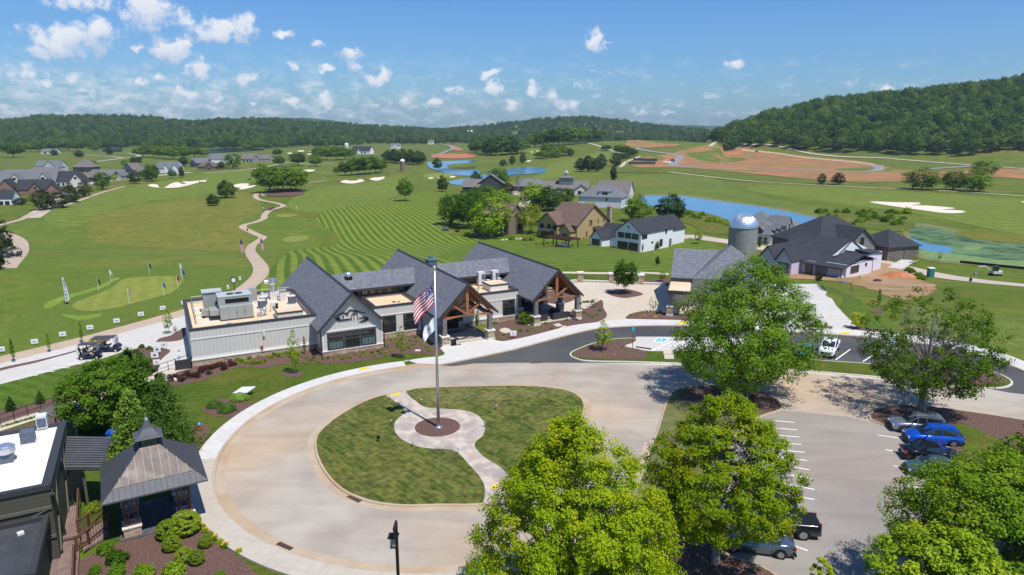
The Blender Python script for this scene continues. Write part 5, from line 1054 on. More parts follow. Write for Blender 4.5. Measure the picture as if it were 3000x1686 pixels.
for a, b, c, d in ((6.4, 8.1, 4.2, 6.2), (10.8, 11.7, 4.8, 6.2), (13.8, 14.8, 4.8, 6.2), (9.2, 11.6, .6, 2.6), (4.6, 5.6, .4, 2.6)): window(R, 'f', 0, a, b, c, d, 2, 2, m_tan, m_glass, .14)
for a in (6.9, 9.4, 12.8): window(R, 'l', -2.6, a, a+1.6, 3.0, 4.6, 2, 1, m_dtrim, m_glass, .12)
window(R, 'l', -2.8, 2, 4, 1.4, 2.1, 3, 1, m_dtrim); window(R, 'l', -2.6, 8, 14, .1, 2.3, 5, 1, m_dtrim)
for x, y, h in ((-1.6, 10.6, 8.6), (18.2, -.2+.6, 10.4)):
 o = MB(); o.cbox(x, y, -1, 1.3, 1.3, h); c = o.build('chimney', m_stone, R); o = MB(); o.cbox(x, y, h-1+.004, 1.5, 1.5, .3); o.lathe([(.35, h-.7), (.3, h-.2), (.2, h)], 10, 0, (x, y, 0)); o.build('chimney_pot', mat('terracotta', (.42,.19,.09), .8), c)
o = MB(); o.slab([(-5.4, 7.8, 2.6), (-5.4, 13.4, 2.6), (-2.62, 13.4, 3.2), (-2.62, 7.8, 3.2)], .12); o.slab([(8.4, -1.6, 2.9), (12.4, -1.6, 2.9), (12.4, -.02, 3.7), (8.4, -.02, 3.7)], .12); o.build('awning_roof', m_dtrim, R)
o = MB(); [o.cbox(x, y, -.5, .2, .2, z) for x, y, z in ((-5.2, 8, 3.0), (-5.2, 13.2, 3.0), (8.7, -1.4, 3.3), (12.1, -1.4, 3.3))]; o.build('post', mat('brown_stain', (.055,.028,.022), .7), R)
R = frame('pergola', (1612, 722), 45, 'dark brown pergola over a covered spa in front of the tan house', 'pergola'); br = MATS['brown_stain']
o = MB(); [o.cbox(x, y, -.6, .25, .25, 3.3) for x in (-1.2, 3.2) for y in (-8.4, -3.5, 1.6)]; o.build('post', br, R)
o = MB(); [o.box(x-.08, x+.08, -9.2, 2.4, 2.7, 2.95) for x in (-1.2, 3.2)]; [o.box(-2.0, 4.2, -9+.75*i, -8.9+.75*i, 2.96, 3.12) for i in range(15)]; o.build('rafter', br, R)
o = MB(); o.cbox(1.0, -4.6, -.2, 2.4, 5, 1.1); tag(o.build('hot_tub', mat('spa_cover', (.10,.11,.13), .5), loc=R.location, rz=R_(45)), 'dark covered hot tub standing under the brown pergola', 'hot tub')
R = frame('unfinished_house', (2477, 815), 38, 'white house under construction with charcoal roof, black trim and bare clay yard'); R.scale = (1.3, .64, 1)
w, r = MB(), MB(); wp = MATS.get('wallwrap') or siding('wrap_board', (.70,.68,.76), .6, dark=.93)
gable(w, r, 1.5, 15.5, 7.5, 31, 3.3, 7.7, 'y', .5, z0=-1.2); w.build('wall', wp, R)
w = MB(); hipw = MB()
w.box(0, 10.5, 0, 8.2, -1.2, 3.2); w.box(10.5, 16.5, 2.0, 9.5, -1.2, 4.1); w.box(-.6, 1.5, 12, 17.2, -1.2, 3.0); w.build('wall', wp, R)
r.slab([(-1.8, -.5, 2.6), (-1.8, 17.5, 2.6), (6.0, 17.5, 5.7), (6.0, -.5, 4.9)], .2); r.slab([(6.0, -.5, 4.9), (6.0, 9, 5.7), (11.5, 9, 4.7), (11.5, -.5, 3.0)], .2); r.slab([(10.2, 1.5, 4.7), (10.2, 10, 5.4), (17, 10, 4.3), (17, 1.5, 3.9)], .2)
gable(w3 := MB(), r, -4.6, 6, 17.2, 24, 3.3, 6.4, 'x', .4, z0=-1.2); gable(w3, r, -4.6, 6, 24.2, 31.4, 3.3, 6.3, 'x', .4, z0=-1.2); w3.build('wall', mat('wrap_lilac', (.56,.50,.62), .7), R); r.build('roof', m_shingd, R)
window(R, 'f', 0, 1.6, 4.9, .7, 2.6, 1, 1, m_dtrim, m_glass, .14); door(R, 'f', 2.0, 11.6, 13.4, -.6, 2.3, m_white); window(R, 'f', 0, 7.2, 8.2, 1.6, 2.7, 1, 1, m_trim)
window(R, 'l', -.6, 12.6, 15.8, -.3, 2.3, 3, 1, m_dtrim, m_glass, .12); window(R, 'l', -4.6, 18.2, 23.2, -.1, 2.5, 4, 1, m_dtrim, mat('lilac_glass', (.16,.14,.22), .2), .12); window(R, 'l', -4.6, 27.8, 29.2, .3, 2.6, 1, 1, m_dtrim)
o = MB(); o.box(-2.0, -1.7, .2, 12, -.6, -.2); [o.cbox(-1.7, y, -1, .25, .25, 3.5) for y in (.2, 6, 11.8)]; o.box(-1.9, -1.6, .1, 12, 2.3, 2.55); o.build('porch_frame', m_dtrim, R)
o = MB(); o.box(-1.6, 10.6, -.06, -.004, -.9, -.45); o.box(10.6, 10.7, -.06, 2.0, -.5, 3.3); o.box(0, 10.5, -.05, -.003, 3.02, 3.2) ; o.build('black_trim', m_dtrim, R)
o = MB(); o.add([(1.4, 7.4, 4.6), (15.6, 7.4, 4.6), (8.5, 7.4, 7.6), (1.4, 7.3, 4.6), (15.6, 7.3, 4.6), (8.5, 7.3, 7.6)], [(0,1,2), (5,4,3), (0,3,4,1), (1,4,5,2), (2,5,3,0)]); o.build('gable_panel', m_wht, R)
R = frame('grey_house', (2260, 718), 49, 'pale brick house with grey hipped roofs, two dormers and triple garage behind the silo')
w, r = MB(), MB(); hip(w, r, 0, 10.5, 0, 8.5, 3.1, 6.8, .4); hip(w, r, 9, 22, 3, 17, 3.6, 8.6, .4); hip(w, r, 16, 30, 1, 12, 3.2, 7.4, .4); w.build('wall', mat('painted_brick', (.62,.61,.60), .8), R)
w = MB(); gable(w, r, 10.8, 15.6, -.6, 6, 5.2, 7.8, 'y', .3, z0=-1); gable(w, r, 13.8, 17.2, -1.6, 3, 2.9, 4.7, 'y', .3, z0=-1); w.build('entry_wall', m_brick, R)
w = MB(); gable(w, r, 1.6, 3.6, -.1, 3, 4.6, 5.6, 'y', .2, z0=3.4); gable(w, r, 6.0, 8.0, -.1, 3, 4.6, 5.6, 'y', .2, z0=3.4); gable(w, r, -.1, 3.0, 3.2, 5.2, 4.6, 5.6, 'x', .2, z0=3.4); w.build('dormer', m_dwall, R); r.build('roof', m_shingg, R)
for a in (.9, 3.9, 6.9): door(R, 'f', 0, a, a+2.4, -.1, 2.4, m_hvac, 'garage_door')
window(R, 'l', 0, 1.5, 2.6, .3, 2.2, 1, 1, m_dtrim); window(R, 'l', 0, 3.2, 4.4, .3, 2.2, 1, 1, m_dtrim); window(R, 'l', 0, 5.0, 6.1, .3, 2.2, 1, 1, m_dtrim)
window(R, 'f', -.6, 12.6, 13.8, 4.0, 5.6, 1, 1, m_dtrim); window(R, 'f', -.6, 11.0, 13.6, .8, 2.2, 3, 1, m_dtrim); door(R, 'f', -1.6, 14.8, 16.3, 0, 2.3, m_blk)
R = frame('brick_house', (2600, 770), 20, 'dark brick house with charcoal hipped roof and grey gable beside the algae pond'); R.scale = (1.1, 1.1, 1.1)
w, r = MB(), MB(); hip(w, r, -16, 5, 7, 24, 4.2, 10.4, .5); hip(w, r, 1.5, 12, 1.5, 12, 3.6, 7.4, .5); hip(w, r, -14, -6, 14, 22, 4.2, 8, .4); w.build('wall', m_dbrick, R)
w = MB(); gable(w, r, -10, -1.0, 3.5, 12, 4.4, 8.4, 'y', .4, z0=-1.0); w.build('gable_wall', mat('grey_board', (.20,.195,.19), .8), R); r.build('roof', m_shingd, R)
window(R, 'f', 3.5, -6.1, -4.9, 4.4, 6.3, 1, 2, m_dtrim); door(R, 'f', 1.5, 3.6, 8.8, -.2, 2.7, mat('garage_taupe', (.16,.14,.12), .8), 'garage_door'); window(R, 'r', 12, 3.5, 4.7, .5, 2.5, 1, 1, m_dtrim); window(R, 'f', 3.5, -3.5, -2.0, .4, 2.4, 1, 2, m_dtrim)
R = frame('wrapped_house', (1694, 606), -22, 'unfinished house in white wall wrap with grey hipped roof and dormer')
w, r = MB(), MB(); w.box(0, 21, 0, 14, -2, 4.9); w.build('wall', m_wrap, R); hip(MB(), r, 0, 21, 0, 14, 5.0, 10.2, .5, wall=False); w = MB(); w.box(9.6, 15.5, 1.0, 6, 5.2, 7.6); w.build('dormer', m_wrap, R); r.slab([(9.2, .7, 7.62), (15.9, .7, 7.62), (15.9, 6, 9.0), (9.2, 6, 9.0)], .15); r.build('roof', m_shingg, R)
o = MB(); [fbox(o, orient('f', 0), .8+i*1.25, 1.0+i*1.25, .005, .03, z, z+.22) for i in range(16) for z in (.4, 2.0, 3.6)]; o.build('tape_mark', mat('tape_grey', (.35,.33,.36), .8), R)
window(R, 'f', 1.0, 11.4, 14.0, 5.9, 7.2, 3, 1, m_dtrim); window(R, 'f', 0, 13.2, 14.2, 3.3, 4.5, 1, 1, m_dtrim); door(R, 'l', 0, 3, 6, -.1, 3, m_blk)
def simple_house(name, px, ang, lab, blocks, wm, rm, wins=(), group=None, roofz=None, hips=(), doors=()):
 R = frame(name, px, ang, lab, 'house', group); w, r = MB(), MB()
 if R.location.x < -190: R.scale = (.68, .68, .74)
 for b in blocks: gable(w, r, *b, ov=.5, z0=-2)
 for b in hips: hip(w, r, *b, ov=.5, z0=-2)
 w.build('wall', wm, R); r.build('roof', rm, R)
 for q in wins: window(R, *q, 2, 2, m_dtrim, m_glass, .12)
 for q in doors: door(R, *q, m_hvac, 'garage_door')
 return R
simple_house('lake_house', (1355, 565), -8, 'dark timber house with taupe roof half hidden by trees at the pond', [(0, 10, 0, 12, 3.5, 7.5, 'x'), (9, 24, 2, 14, 5.5, 10.5, 'y')], m_dwall, m_shingt, [('f', 0, 2, 4, .8, 2.4), ('f', 2, 12, 14, 1, 3)])
simple_house('pond_house', (1500, 562), -6, 'long grey hipped roof house beside the pond behind the bare tree', [], m_dwall, m_shingg, [('f', 0, 3, 6, .6, 2.4), ('f', 0, 9, 12, .6, 2.4)], hips=[(0, 22, 0, 13, 3.2, 7.4)])
R = simple_house('cupola_house', (1590, 570), -6, 'low taupe roofed house with arched dormer and square cupola tower', [(0, 26, 0, 13, 3.4, 7.2, 'x'), (18, 26, -4, 5, 3.2, 6, 'y')], m_cream, m_shingt, [('f', -4, 20, 22, .5, 2.5), ('f', 0, 3, 5, .5, 2.4)])
o = MB(); o.box(9, 17, 3, 9, 6, 9.2); o.build('tower', m_hvac, R); r = MB(); hip(MB(), r, 9, 17, 3, 9, 9.3, 10.6, .9, wall=False); r.build('tower_roof', m_shingt, R); o = MB(); o.box(12, 14, 5, 7, 10.4, 11.8); o.lathe([(1.5, 11.8), (.9, 12.6), (.1, 13.6)], 8, 0, (13, 6, 0)); o.build('cupola', m_hvac, R)
simple_house('taupe_house', (1708, 592), -22, 'cream gabled house with taupe roof and chimney behind the wrapped house', [(-4, 5, 12, 20, 3.5, 6.5, 'y'), (3, 20, 15, 28, 4, 9.5, 'x')], m_cream, m_shingt, [('f', 12, -2, 2, .5, 2.5)])
simple_house('barn_house', (1490, 690), 52, 'brown board cottage with steep gable between the leafy trees', [(0, 9, 0, 12, 6.2, 10.4, 'y'), (-6, 1, 3, 11, 4.5, 8, 'x')], mat('brown_board', (.22,.175,.13), .8, (.18,.14,.105), 3), m_shingb, [('f', 0, 5.5, 7.2, 1.2, 3.6), ('f', 0, 3.6, 5.2, 6.2, 7.4)])
simple_house('brick_house', (52, 574), 20, 'brown brick house with steep charcoal gables nearest the cart path on the left', [(0, 24, 0, 14, 4.5, 11.5, 'x'), (-12, -1, -4, 12, 6.5, 12.5, 'y'), (9, 18, -3, 8, 4.8, 9.5, 'y'), (20, 30, -1, 11, 3.5, 8.5, 'y')], m_brickr, m_shingd, [('f', -4, -8, -6, 3.5, 5.5), ('f', -4, -6, -4, .5, 2.5), ('f', -3, 12.8, 14.3, 4.6, 6.4)])
simple_house('white_house', (-10, 602), 12, 'white house with open veranda cut by the left edge of the photo', [(-14, 10, 0, 14, 4.6, 9.5, 'x'), (-12, -2, -4, 5, 6.5, 9.5, 'y')], m_wht, m_shingd, [('f', 0, 1.5, 4.5, .1, 2.6), ('f', 0, 5.5, 8.5, .1, 2.6), ('f', -4, -9, -6, 3.5, 5.2)])
simple_house('grey_house', (60, 548), 10, 'big charcoal roofed house with several white-edged gables behind the brown brick house', [(-20, 30, 2, 18, 4.5, 13, 'x'), (-8, 4, -4, 8, 5, 11.5, 'y'), (16, 28, -3, 10, 5, 12, 'y')], m_cream, m_shingg, [('f', -3, 20, 23, 6.5, 8.2), ('f', -4, -4, -1, 6, 8)])
simple_house('grey_house', (150, 546), 8, 'charcoal roofed cottage with long shed dormer and white gable end', [(-4, 22, 0, 16, 4.2, 12.5, 'x'), (18, 30, -3, 12, 4.2, 11, 'y')], m_cream, m_shingd, [('f', 0, 2, 4, .5, 2.6), ('f', 0, 6, 8, .5, 2.6), ('f', 0, 10, 12, .5, 2.6), ('f', -3, 22.5, 25, 6, 8)])
simple_house('white_house', (-30, 540), 5, 'pale blue-grey roofed white house at the far left behind the charcoal roofs', [], m_wht, m_shingg, [('f', 0, 20, 24, .8, 3.2), ('f', 0, 6, 10, .8, 3.2)], hips=[(0, 46, 0, 20, 5.5, 12.5)])
simple_house('tan_house', (60, 520), 0, 'low house with taupe roof and pale yellow wall behind the white house', [], mat('wall_yellow', (.62,.48,.22), .8), m_shingt, [('f', 0, 10, 14, .8, 3)], hips=[(0, 45, 0, 20, 3.5, 10)])
simple_house('blue_house', (142, 506), -4, 'tall pale blue gabled house with rear balconies, left of the round green trees', [(-20, 12, 4, 20, 7, 13, 'x'), (-4, 14, -4, 12, 6, 13.5, 'y')], mat('wall_blue', (.50,.56,.58), .8), m_shingg, [('f', -4, 0, 2, 4.5, 6.5), ('f', -4, 4, 6, 4.5, 6.5), ('f', -4, 8, 10, 1, 3)])
simple_house('taupe_house', (205, 505), -4, 'taupe hipped roof house touching the pale blue house', [], m_dwall, m_shingt, [('f', 0, 14, 18, .8, 3)], hips=[(0, 24, 6, 24, 5.5, 14)])
simple_house('dark_house', (214, 532), -5, 'low dark walled house with one broad taupe roof beside the street trees', [], m_dwall, m_shingt, [('f', 0, 3, 6, .8, 2.4), ('f', 0, 12, 15, .8, 2.4)], hips=[(0, 18, 0, 14, 3.6, 8), (10, 30, 1, 16, 3.8, 11)])
simple_house('grey_house', (300, 528), 0, 'stone fronted grey roofed house with white garage left of the dark blue gable', [(-8, 20, 4, 18, 4.2, 9.6, 'x'), (12, 22, -2, 10, 4.4, 9, 'y')], m_brick, m_shingg, [('f', -2, 15, 18, 5, 7)], doors=[('f', 4, 4, 10, 0, 3)])
simple_house('blue_house', (362, 516), -12, 'dark blue gabled house with taupe roof and white garage', [(0, 14, 0, 16, 6.5, 13.5, 'y'), (10, 26, 4, 16, 4.5, 10, 'x')], mat('wall_navy', (.10,.13,.17), .8), m_shingt, [('f', 0, 5, 8, 5, 7.5), ('f', 0, 9, 11, 4.5, 6)])
simple_house('white_house', (458, 508), -6, 'white house with long grey roof, small dormer and two gable ends', [(0, 28, 0, 15, 5.5, 12.5, 'x'), (22, 30, -2, 8, 5.5, 10.5, 'y'), (11, 15, -.6, 6, 7.6, 9.8, 'y')], m_wht, m_shingg, [('f', 0, 2, 4, 4.0, 5.2), ('f', 0, 16, 19, .4, 2.6), ('l', 0, 5, 7, 5.5, 7.5)])
simple_house('brown_house', (578, 498), -6, 'brown shingled stone house with wide hipped roof in front of the grey roofs', [(12, 24, -2, 10, 4, 9, 'y')], m_dbrick, m_shingb, [('f', -2, 16, 19, .5, 2.5)], hips=[(0, 22, 0, 16, 4, 10)])
simple_house('grey_house', (556, 490), 0, 'blue-grey roofed house left behind the brown shingled house', [(0, 24, 4, 18, 5, 11, 'x'), (0, 9, 0, 10, 5, 10, 'y')], m_dwall, m_shingg, [('f', 0, 3, 6, .5, 2.5)])
simple_house('grey_house', (606, 478), 0, 'long blue-grey roofed house with white gable, rearmost behind the brown house', [(0, 40, 6, 22, 5, 13, 'x'), (26, 38, 0, 14, 4.5, 11, 'y')], m_wht, m_shingg, [('f', 0, 30, 34, 4.5, 6.5)])
simple_house('stone_house', (706, 476), -8, 'wide taupe and grey roofed stone house alone by the fairway trees', [(0, 26, 0, 18, 5, 12.5, 'x'), (22, 34, -2, 12, 4.5, 11, 'y'), (30, 48, 6, 20, 5, 11, 'x')], m_brick, m_shingt, [('f', 0, 4, 7, .8, 3.2), ('f', 0, 10, 13, .8, 3.2), ('f', 0, 16, 19, .8, 3.2)])
R = simple_house('long_barn', (1030, 452), -22, 'long white barn with dark grey roof beside the distant silo', [(0, 46, 0, 16, 7, 15, 'x'), (4, 18, -5, 8, 6, 11, 'x')], m_wht, m_shingd, [('f', 0, 24, 28, 2, 4.5), ('f', 0, 32, 36, 2, 4.5)])
simple_house('distant_house', (120, 452), 0, 'pale roofed cottage under the trees at the far edge of the meadow', [(0, 34, 0, 14, 5, 10, 'x')], m_cream, m_shingg, [('f', 0, 6, 12, 1, 3.4)])
simple_house('distant_house', (300, 446), 0, 'dark roofed cottage at the forest edge below the hill', [(0, 40, 0, 14, 4.5, 9.5, 'x')], m_dwall, m_shingd, [('f', 0, 6, 12, 1, 3.4)])
simple_house('lake_house', (1145, 436), 0, 'small white gabled house on the far lake shore', [(0, 26, 0, 14, 6, 13, 'x'), (8, 18, -3, 8, 6, 12, 'y')], m_wht, m_shingg, [('f', -3, 11, 15, 1, 4)])
simple_house('ridge_house', (1252, 424), 0, 'tall grey house on the green rise where the estate road ends', [(0, 22, 0, 14, 9, 14, 'x')], m_cream, m_shingg, [('f', 0, 4, 7, 5, 7), ('f', 0, 12, 15, 5, 7)])
simple_house('ridge_house', (1806, 400), 0, 'stone mansion on the skyline of the green hill', [(0, 20, 0, 14, 8, 16, 'x'), (4, 12, -3, 8, 9, 17, 'y')], m_brick, m_shingt, [('f', -3, 6, 9, 5, 8)])
simple_house('distant_house', (1368, 396), 0, 'tiny white cottage among the far valley woods', [(0, 26, 0, 14, 8, 15, 'x')], m_wht, m_wht, [])
               # --- cars
def paint(name, col, metal=.5, rough=.28):
 m = bpy.data.materials.new(name); m.use_nodes = True; nt, N, L, b = nodes(m)
 b.inputs['Base Color'].default_value = (*col, 1); b.inputs['Metallic'].default_value = metal; b.inputs['Roughness'].default_value = rough
 b.inputs['Coat Weight'].default_value = .6; b.inputs['Coat Roughness'].default_value = .06; return m
m_tyre = mat('tyre_rubber', (.015,.015,.016), .85); m_rim = mat('alloy_rim', (.45,.46,.48), .3, metal=.9); m_red = mat('tail_lamp', (.45,.01,.015), .2); m_lampw = mat('head_lamp', (.75,.78,.80), .1, spec=.8)
m_cglass = glassmat('car_glass', (.015,.02,.025), .03, 1.0)
def car(name, loc, rz, label, col, kind='sedan', group=None, Lc=4.85, Wc=1.86, metal=.5, roofcol=None):
 E_ = empty(name, loc, label, {'sedan': 'car', 'suv': 'car', 'pickup': 'pickup truck'}[kind], rz, group)
 pm = paint(name+'_paint', col, metal); h = Lc/2; w = Wc/2
 if kind == 'sedan': body = [(-h,.62,.72),(-h+.05,.96,.80),(-h+.75,1.02,.90),(-.9,.99,.98),(.75,.97,1),(1.0,.96,1),(h-.7,.84,.94),(h-.15,.70,.82),(h,.52,.66)]; cab = [(-1.55,1.0,1.0),(-.85,1.40,.80),(-.1,1.46,.80),(.35,1.42,.79),(1.15,.97,.93)]; zs = .22
 elif kind == 'suv': body = [(-h,.75,.80),(-h+.06,1.08,.90),(-h+.5,1.12,.95),(-.9,1.10,1),(.75,1.08,1),(1.15,1.06,1),(h-.6,.98,.96),(h-.12,.84,.86),(h,.6,.72)]; cab = [(-h+.12,1.10,.90),(-h+.55,1.66,.78),(-.4,1.74,.82),(.35,1.70,.81),(1.3,1.07,.94)]; zs = .28
 else: body = [(-h,.75,.95),(-h+.03,1.18,.98),(-h+.3,1.20,1),(-.95,1.20,1),(.9,1.16,1),(1.3,1.14,1),(h-.5,1.10,.98),(h-.1,1.02,.92),(h,.7,.86)]; cab = [(-.95,1.2,.97),(-.85,1.84,.82),(.0,1.88,.84),(.75,1.83,.82),(1.45,1.14,.94)]; zs = .38
 o = MB(); vs = []
 for x, z, k in body:
  W = w*k; b = zs; vs += [(x, -W*.93, b), (x, -W, (b+z)/2), (x, -W*.97, z-.07), (x, -W*.82, z), (x, 0, z+.03), (x, W*.82, z), (x, W*.97, z-.07), (x, W, (b+z)/2), (x, W*.93, b)]
 fs = []; n = len(body)
 for i in range(n-1):
  for k in range(8): fs.append((i*9+k, i*9+k+1, i*9+10+k, i*9+9+k))
 fs += [tuple(range(9)), tuple(range((n-1)*9+8, (n-1)*9-1, -1))]+[(i*9, i*9+9, i*9+17, i*9+8) for i in range(n-1)]
 o.add(vs, fs); bo = o.build('body', pm, E_, smooth=True)
 o = MB(); vs = []; nc = len(cab)
 for x, z, k in cab:
  zb = 1.02 if kind == 'sedan' else (1.08 if kind == 'suv' else 1.15); W = w*k; Wb = w*.95
  if z <= zb+.08: vs += [(x, -Wb*.9, zb-.08), (x, -Wb*.86, z+.0), (x, 0, z+.02), (x, Wb*.86, z), (x, Wb*.9, zb-.08)]
  else: vs += [(x, -Wb, zb-.08), (x, -W, z-.05), (x, 0, z+.01), (x, W, z-.05), (x, Wb, zb-.08)]
 fs = []
 for i in range(nc-1):
  for k in range(4): fs.append((i*5+k, i*5+k+1, i*5+6+k, i*5+5+k))
 fs += [(0,1,2,3,4), tuple(range(nc*5-1, nc*5-6, -1))]
 o.add(vs, fs); o.build('cabin', pm, E_, smooth=False)
 V = [Vector(p) for p in vs]
 def quad(parent, name, pts, ins=.12, push=.012):
  c = sum(pts, Vector())/len(pts); q = [p.lerp(c, ins) for p in pts]; nn = (q[1]-q[0]).cross(q[2]-q[0]).normalized()
  if nn.dot(c-Vector((0, 0, .9))) < 0: nn = -nn
  m = MB(); m.vplate([p+nn*push for p in q], nn, .02); m.build(name, m_cglass, parent)
 for s in (0, 1):
  a = (lambda i, k: V[i*5+k]) if s == 0 else (lambda i, k: V[i*5+4-k])
  for i in range(nc-1):
   if i in (0, nc-2): quad(E_, 'side_window', [a(i, 0).lerp(a(i, 1), .1), a(i+1, 0).lerp(a(i+1, 1), .1), a(i+1, 1), a(i, 1)], .16)
   else: quad(E_, 'side_window', [a(i, 0).lerp(a(i, 1), .15), a(i+1, 0).lerp(a(i+1, 1), .15), a(i+1, 1), a(i, 1)], .09)
 for i, nm in ((0, 'rear_window'), (nc-2, 'windscreen')):
  A, B = V[i*5+1], V[i*5+3]; C, D_ = V[(i+1)*5+3], V[(i+1)*5+1]; quad(E_, nm, [A, B, C, D_], .09, .02)
 if roofcol: o = MB(); o.box(-.5, .25, -.42, .42, cab[2][1]+.0, cab[2][1]+.035); o.build('sunroof', m_cglass, E_)
 rw = .34 if kind == 'sedan' else (.37 if kind == 'suv' else .42)
 for x in (-h+.95 if kind != 'pickup' else -h+1.2, h-.95):
  for s in (-1, 1):
   m = MB(); m.tube((x, s*(w-.24), rw), (x, s*(w+.015), rw), rw, n=20); t = m.build('wheel', m_tyre, E_); m = MB(); m.tube((x, s*(w+.016), rw), (x, s*(w+.03), rw), rw*.66, rw*.60, n=14)
   for k in range(5): a = k*1.2566; m.tube((x, s*(w+.035), rw), (x+math.cos(a)*rw*.6, s*(w+.035), rw+math.sin(a)*rw*.6), .025, n=4)
   m.build('rim', m_rim, t)
   m = MB(); pts = [(x+math.cos(R_(a))*(rw+.07), s*(w*.99+.004), rw+math.sin(R_(a))*(rw+.07)) for a in range(-10, 191, 20)]; m.vplate(pts, (0, 1, 0), .012); m.build('wheel_arch', m_blk, E_)
 for s in (-1, 1):
  zl = body[1][1]-.17 if kind != 'pickup' else 1.0
  m = MB(); m.cbox(-h+.03, s*w*.72, zl-.06, .12, w*.34 if kind != 'pickup' else .16, .17 if kind != 'pickup' else .34); m.build('tail_light', m_red, E_)
  m = MB(); m.cbox(h-.13, s*w*.64, body[-2][1]-.2, .2, w*.34, .13); m.build('headlight', m_lampw, E_)
  m = MB(); m.cbox(cab[-1][0]-.35, s*(w+.09), cab[-1][1]+.02, .16, .18, .13); m.build('mirror', pm, E_)
 m = MB(); m.cbox(h-.04, 0, zs+.12, .1, w*1.2, .3); m.build('grille', m_blk, E_)
 m = MB(); m.cbox(-h-.02, 0, zs+.02, .12, w*1.7, .18); m.cbox(h+.0, 0, zs-.0, .1, w*1.7, .11); m.build('bumper', m_blk if kind != 'pickup' else m_alu, E_)
 m = MB(); m.cbox(-h-.0, 0, zs+.3, .04, .42, .16); m.build('licence_plate', m_white, E_)
 if kind == 'pickup': m = MB(); m.box(-h+.12, -1.05, -w*.82, w*.82, 1.215, 1.235); m.build('bed', m_blk, E_)
 elif kind == 'suv': m = MB(); [m.tube((-1.5, s*w*.72, cab[2][1]+.02), (.4, s*w*.74, cab[2][1]+.0), .025, n=5) for s in (-1, 1)]; m.build('roof_rail', m_blk, E_)
 E_.scale = (.86, .86, .86)
 m = MB(); [m.box(x, x+.012, s*(w+.002)-.004, s*(w+.002)+.004, zs+.15, (body[3][1])-.12) for x in (-.95, .1, 1.0) for s in (-1, 1)]; m.build('door_seam', m_blk, E_)
 return E_
def gp(px, py, z=0): x, y = onz(px, py, z); return (x, y, .012)
car('blue_car', gp(2730, 1298), R_(171), 'bright blue crossover parked beside the silver one', (.005,.10,.60), 'suv', Lc=4.75, metal=.35)
car('silver_car', gp(2686, 1262), R_(171), 'silver family car parked nearest the mulched tree island', (.36,.40,.46), 'suv', Lc=5.0, metal=.7)
car('black_car', gp(2728, 1345), R_(-9), 'black saloon parked tail out between the blue car and the leafy tree', (.010,.010,.013), 'sedan', metal=.3)
car('teal_car', gp(2740, 1390), R_(171), 'grey-teal car mostly hidden under the right foreground tree', (.10,.20,.22), 'sedan', metal=.6)
car('grey_car', gp(2212, 1608), R_(166), 'blue-grey saloon at the bottom of the lot beside the tree trunk', (.14,.18,.23), 'sedan', Lc=5.0, metal=.7)
car('black_pickup', gp(2270, 1556), R_(171), 'black pickup truck with open bed behind the blue-grey saloon', (.008,.008,.009), 'pickup', Lc=5.8, Wc=2.0, metal=.2)
car('black_car', gp(2235, 1500), R_(171), 'dark car whose tail alone shows from under the tree, above the black pickup', (.012,.016,.03), 'sedan', metal=.4)
car('white_pickup', gp(2428, 1033), R_(238), 'white crew-cab pickup with dark sunroof on the new asphalt', (.78,.79,.80), 'pickup', Lc=5.7, Wc=2.0, metal=.0, roofcol=1)
car('white_car', gp(2600, 1040), R_(230), 'pale silver car behind the lower branches of the sparse tree', (.50,.54,.58), 'suv', metal=.4)
car('teal_car', gp(2355, 1042), R_(238), 'small turquoise car peeping out left of the white pickup', (.02,.32,.40), 'sedan', Lc=4.2, metal=.2)
car('grey_car', gp(2850, 1500), R_(171), 'light grey car glimpsed through the right foreground foliage', (.35,.38,.42), 'suv', metal=.5)
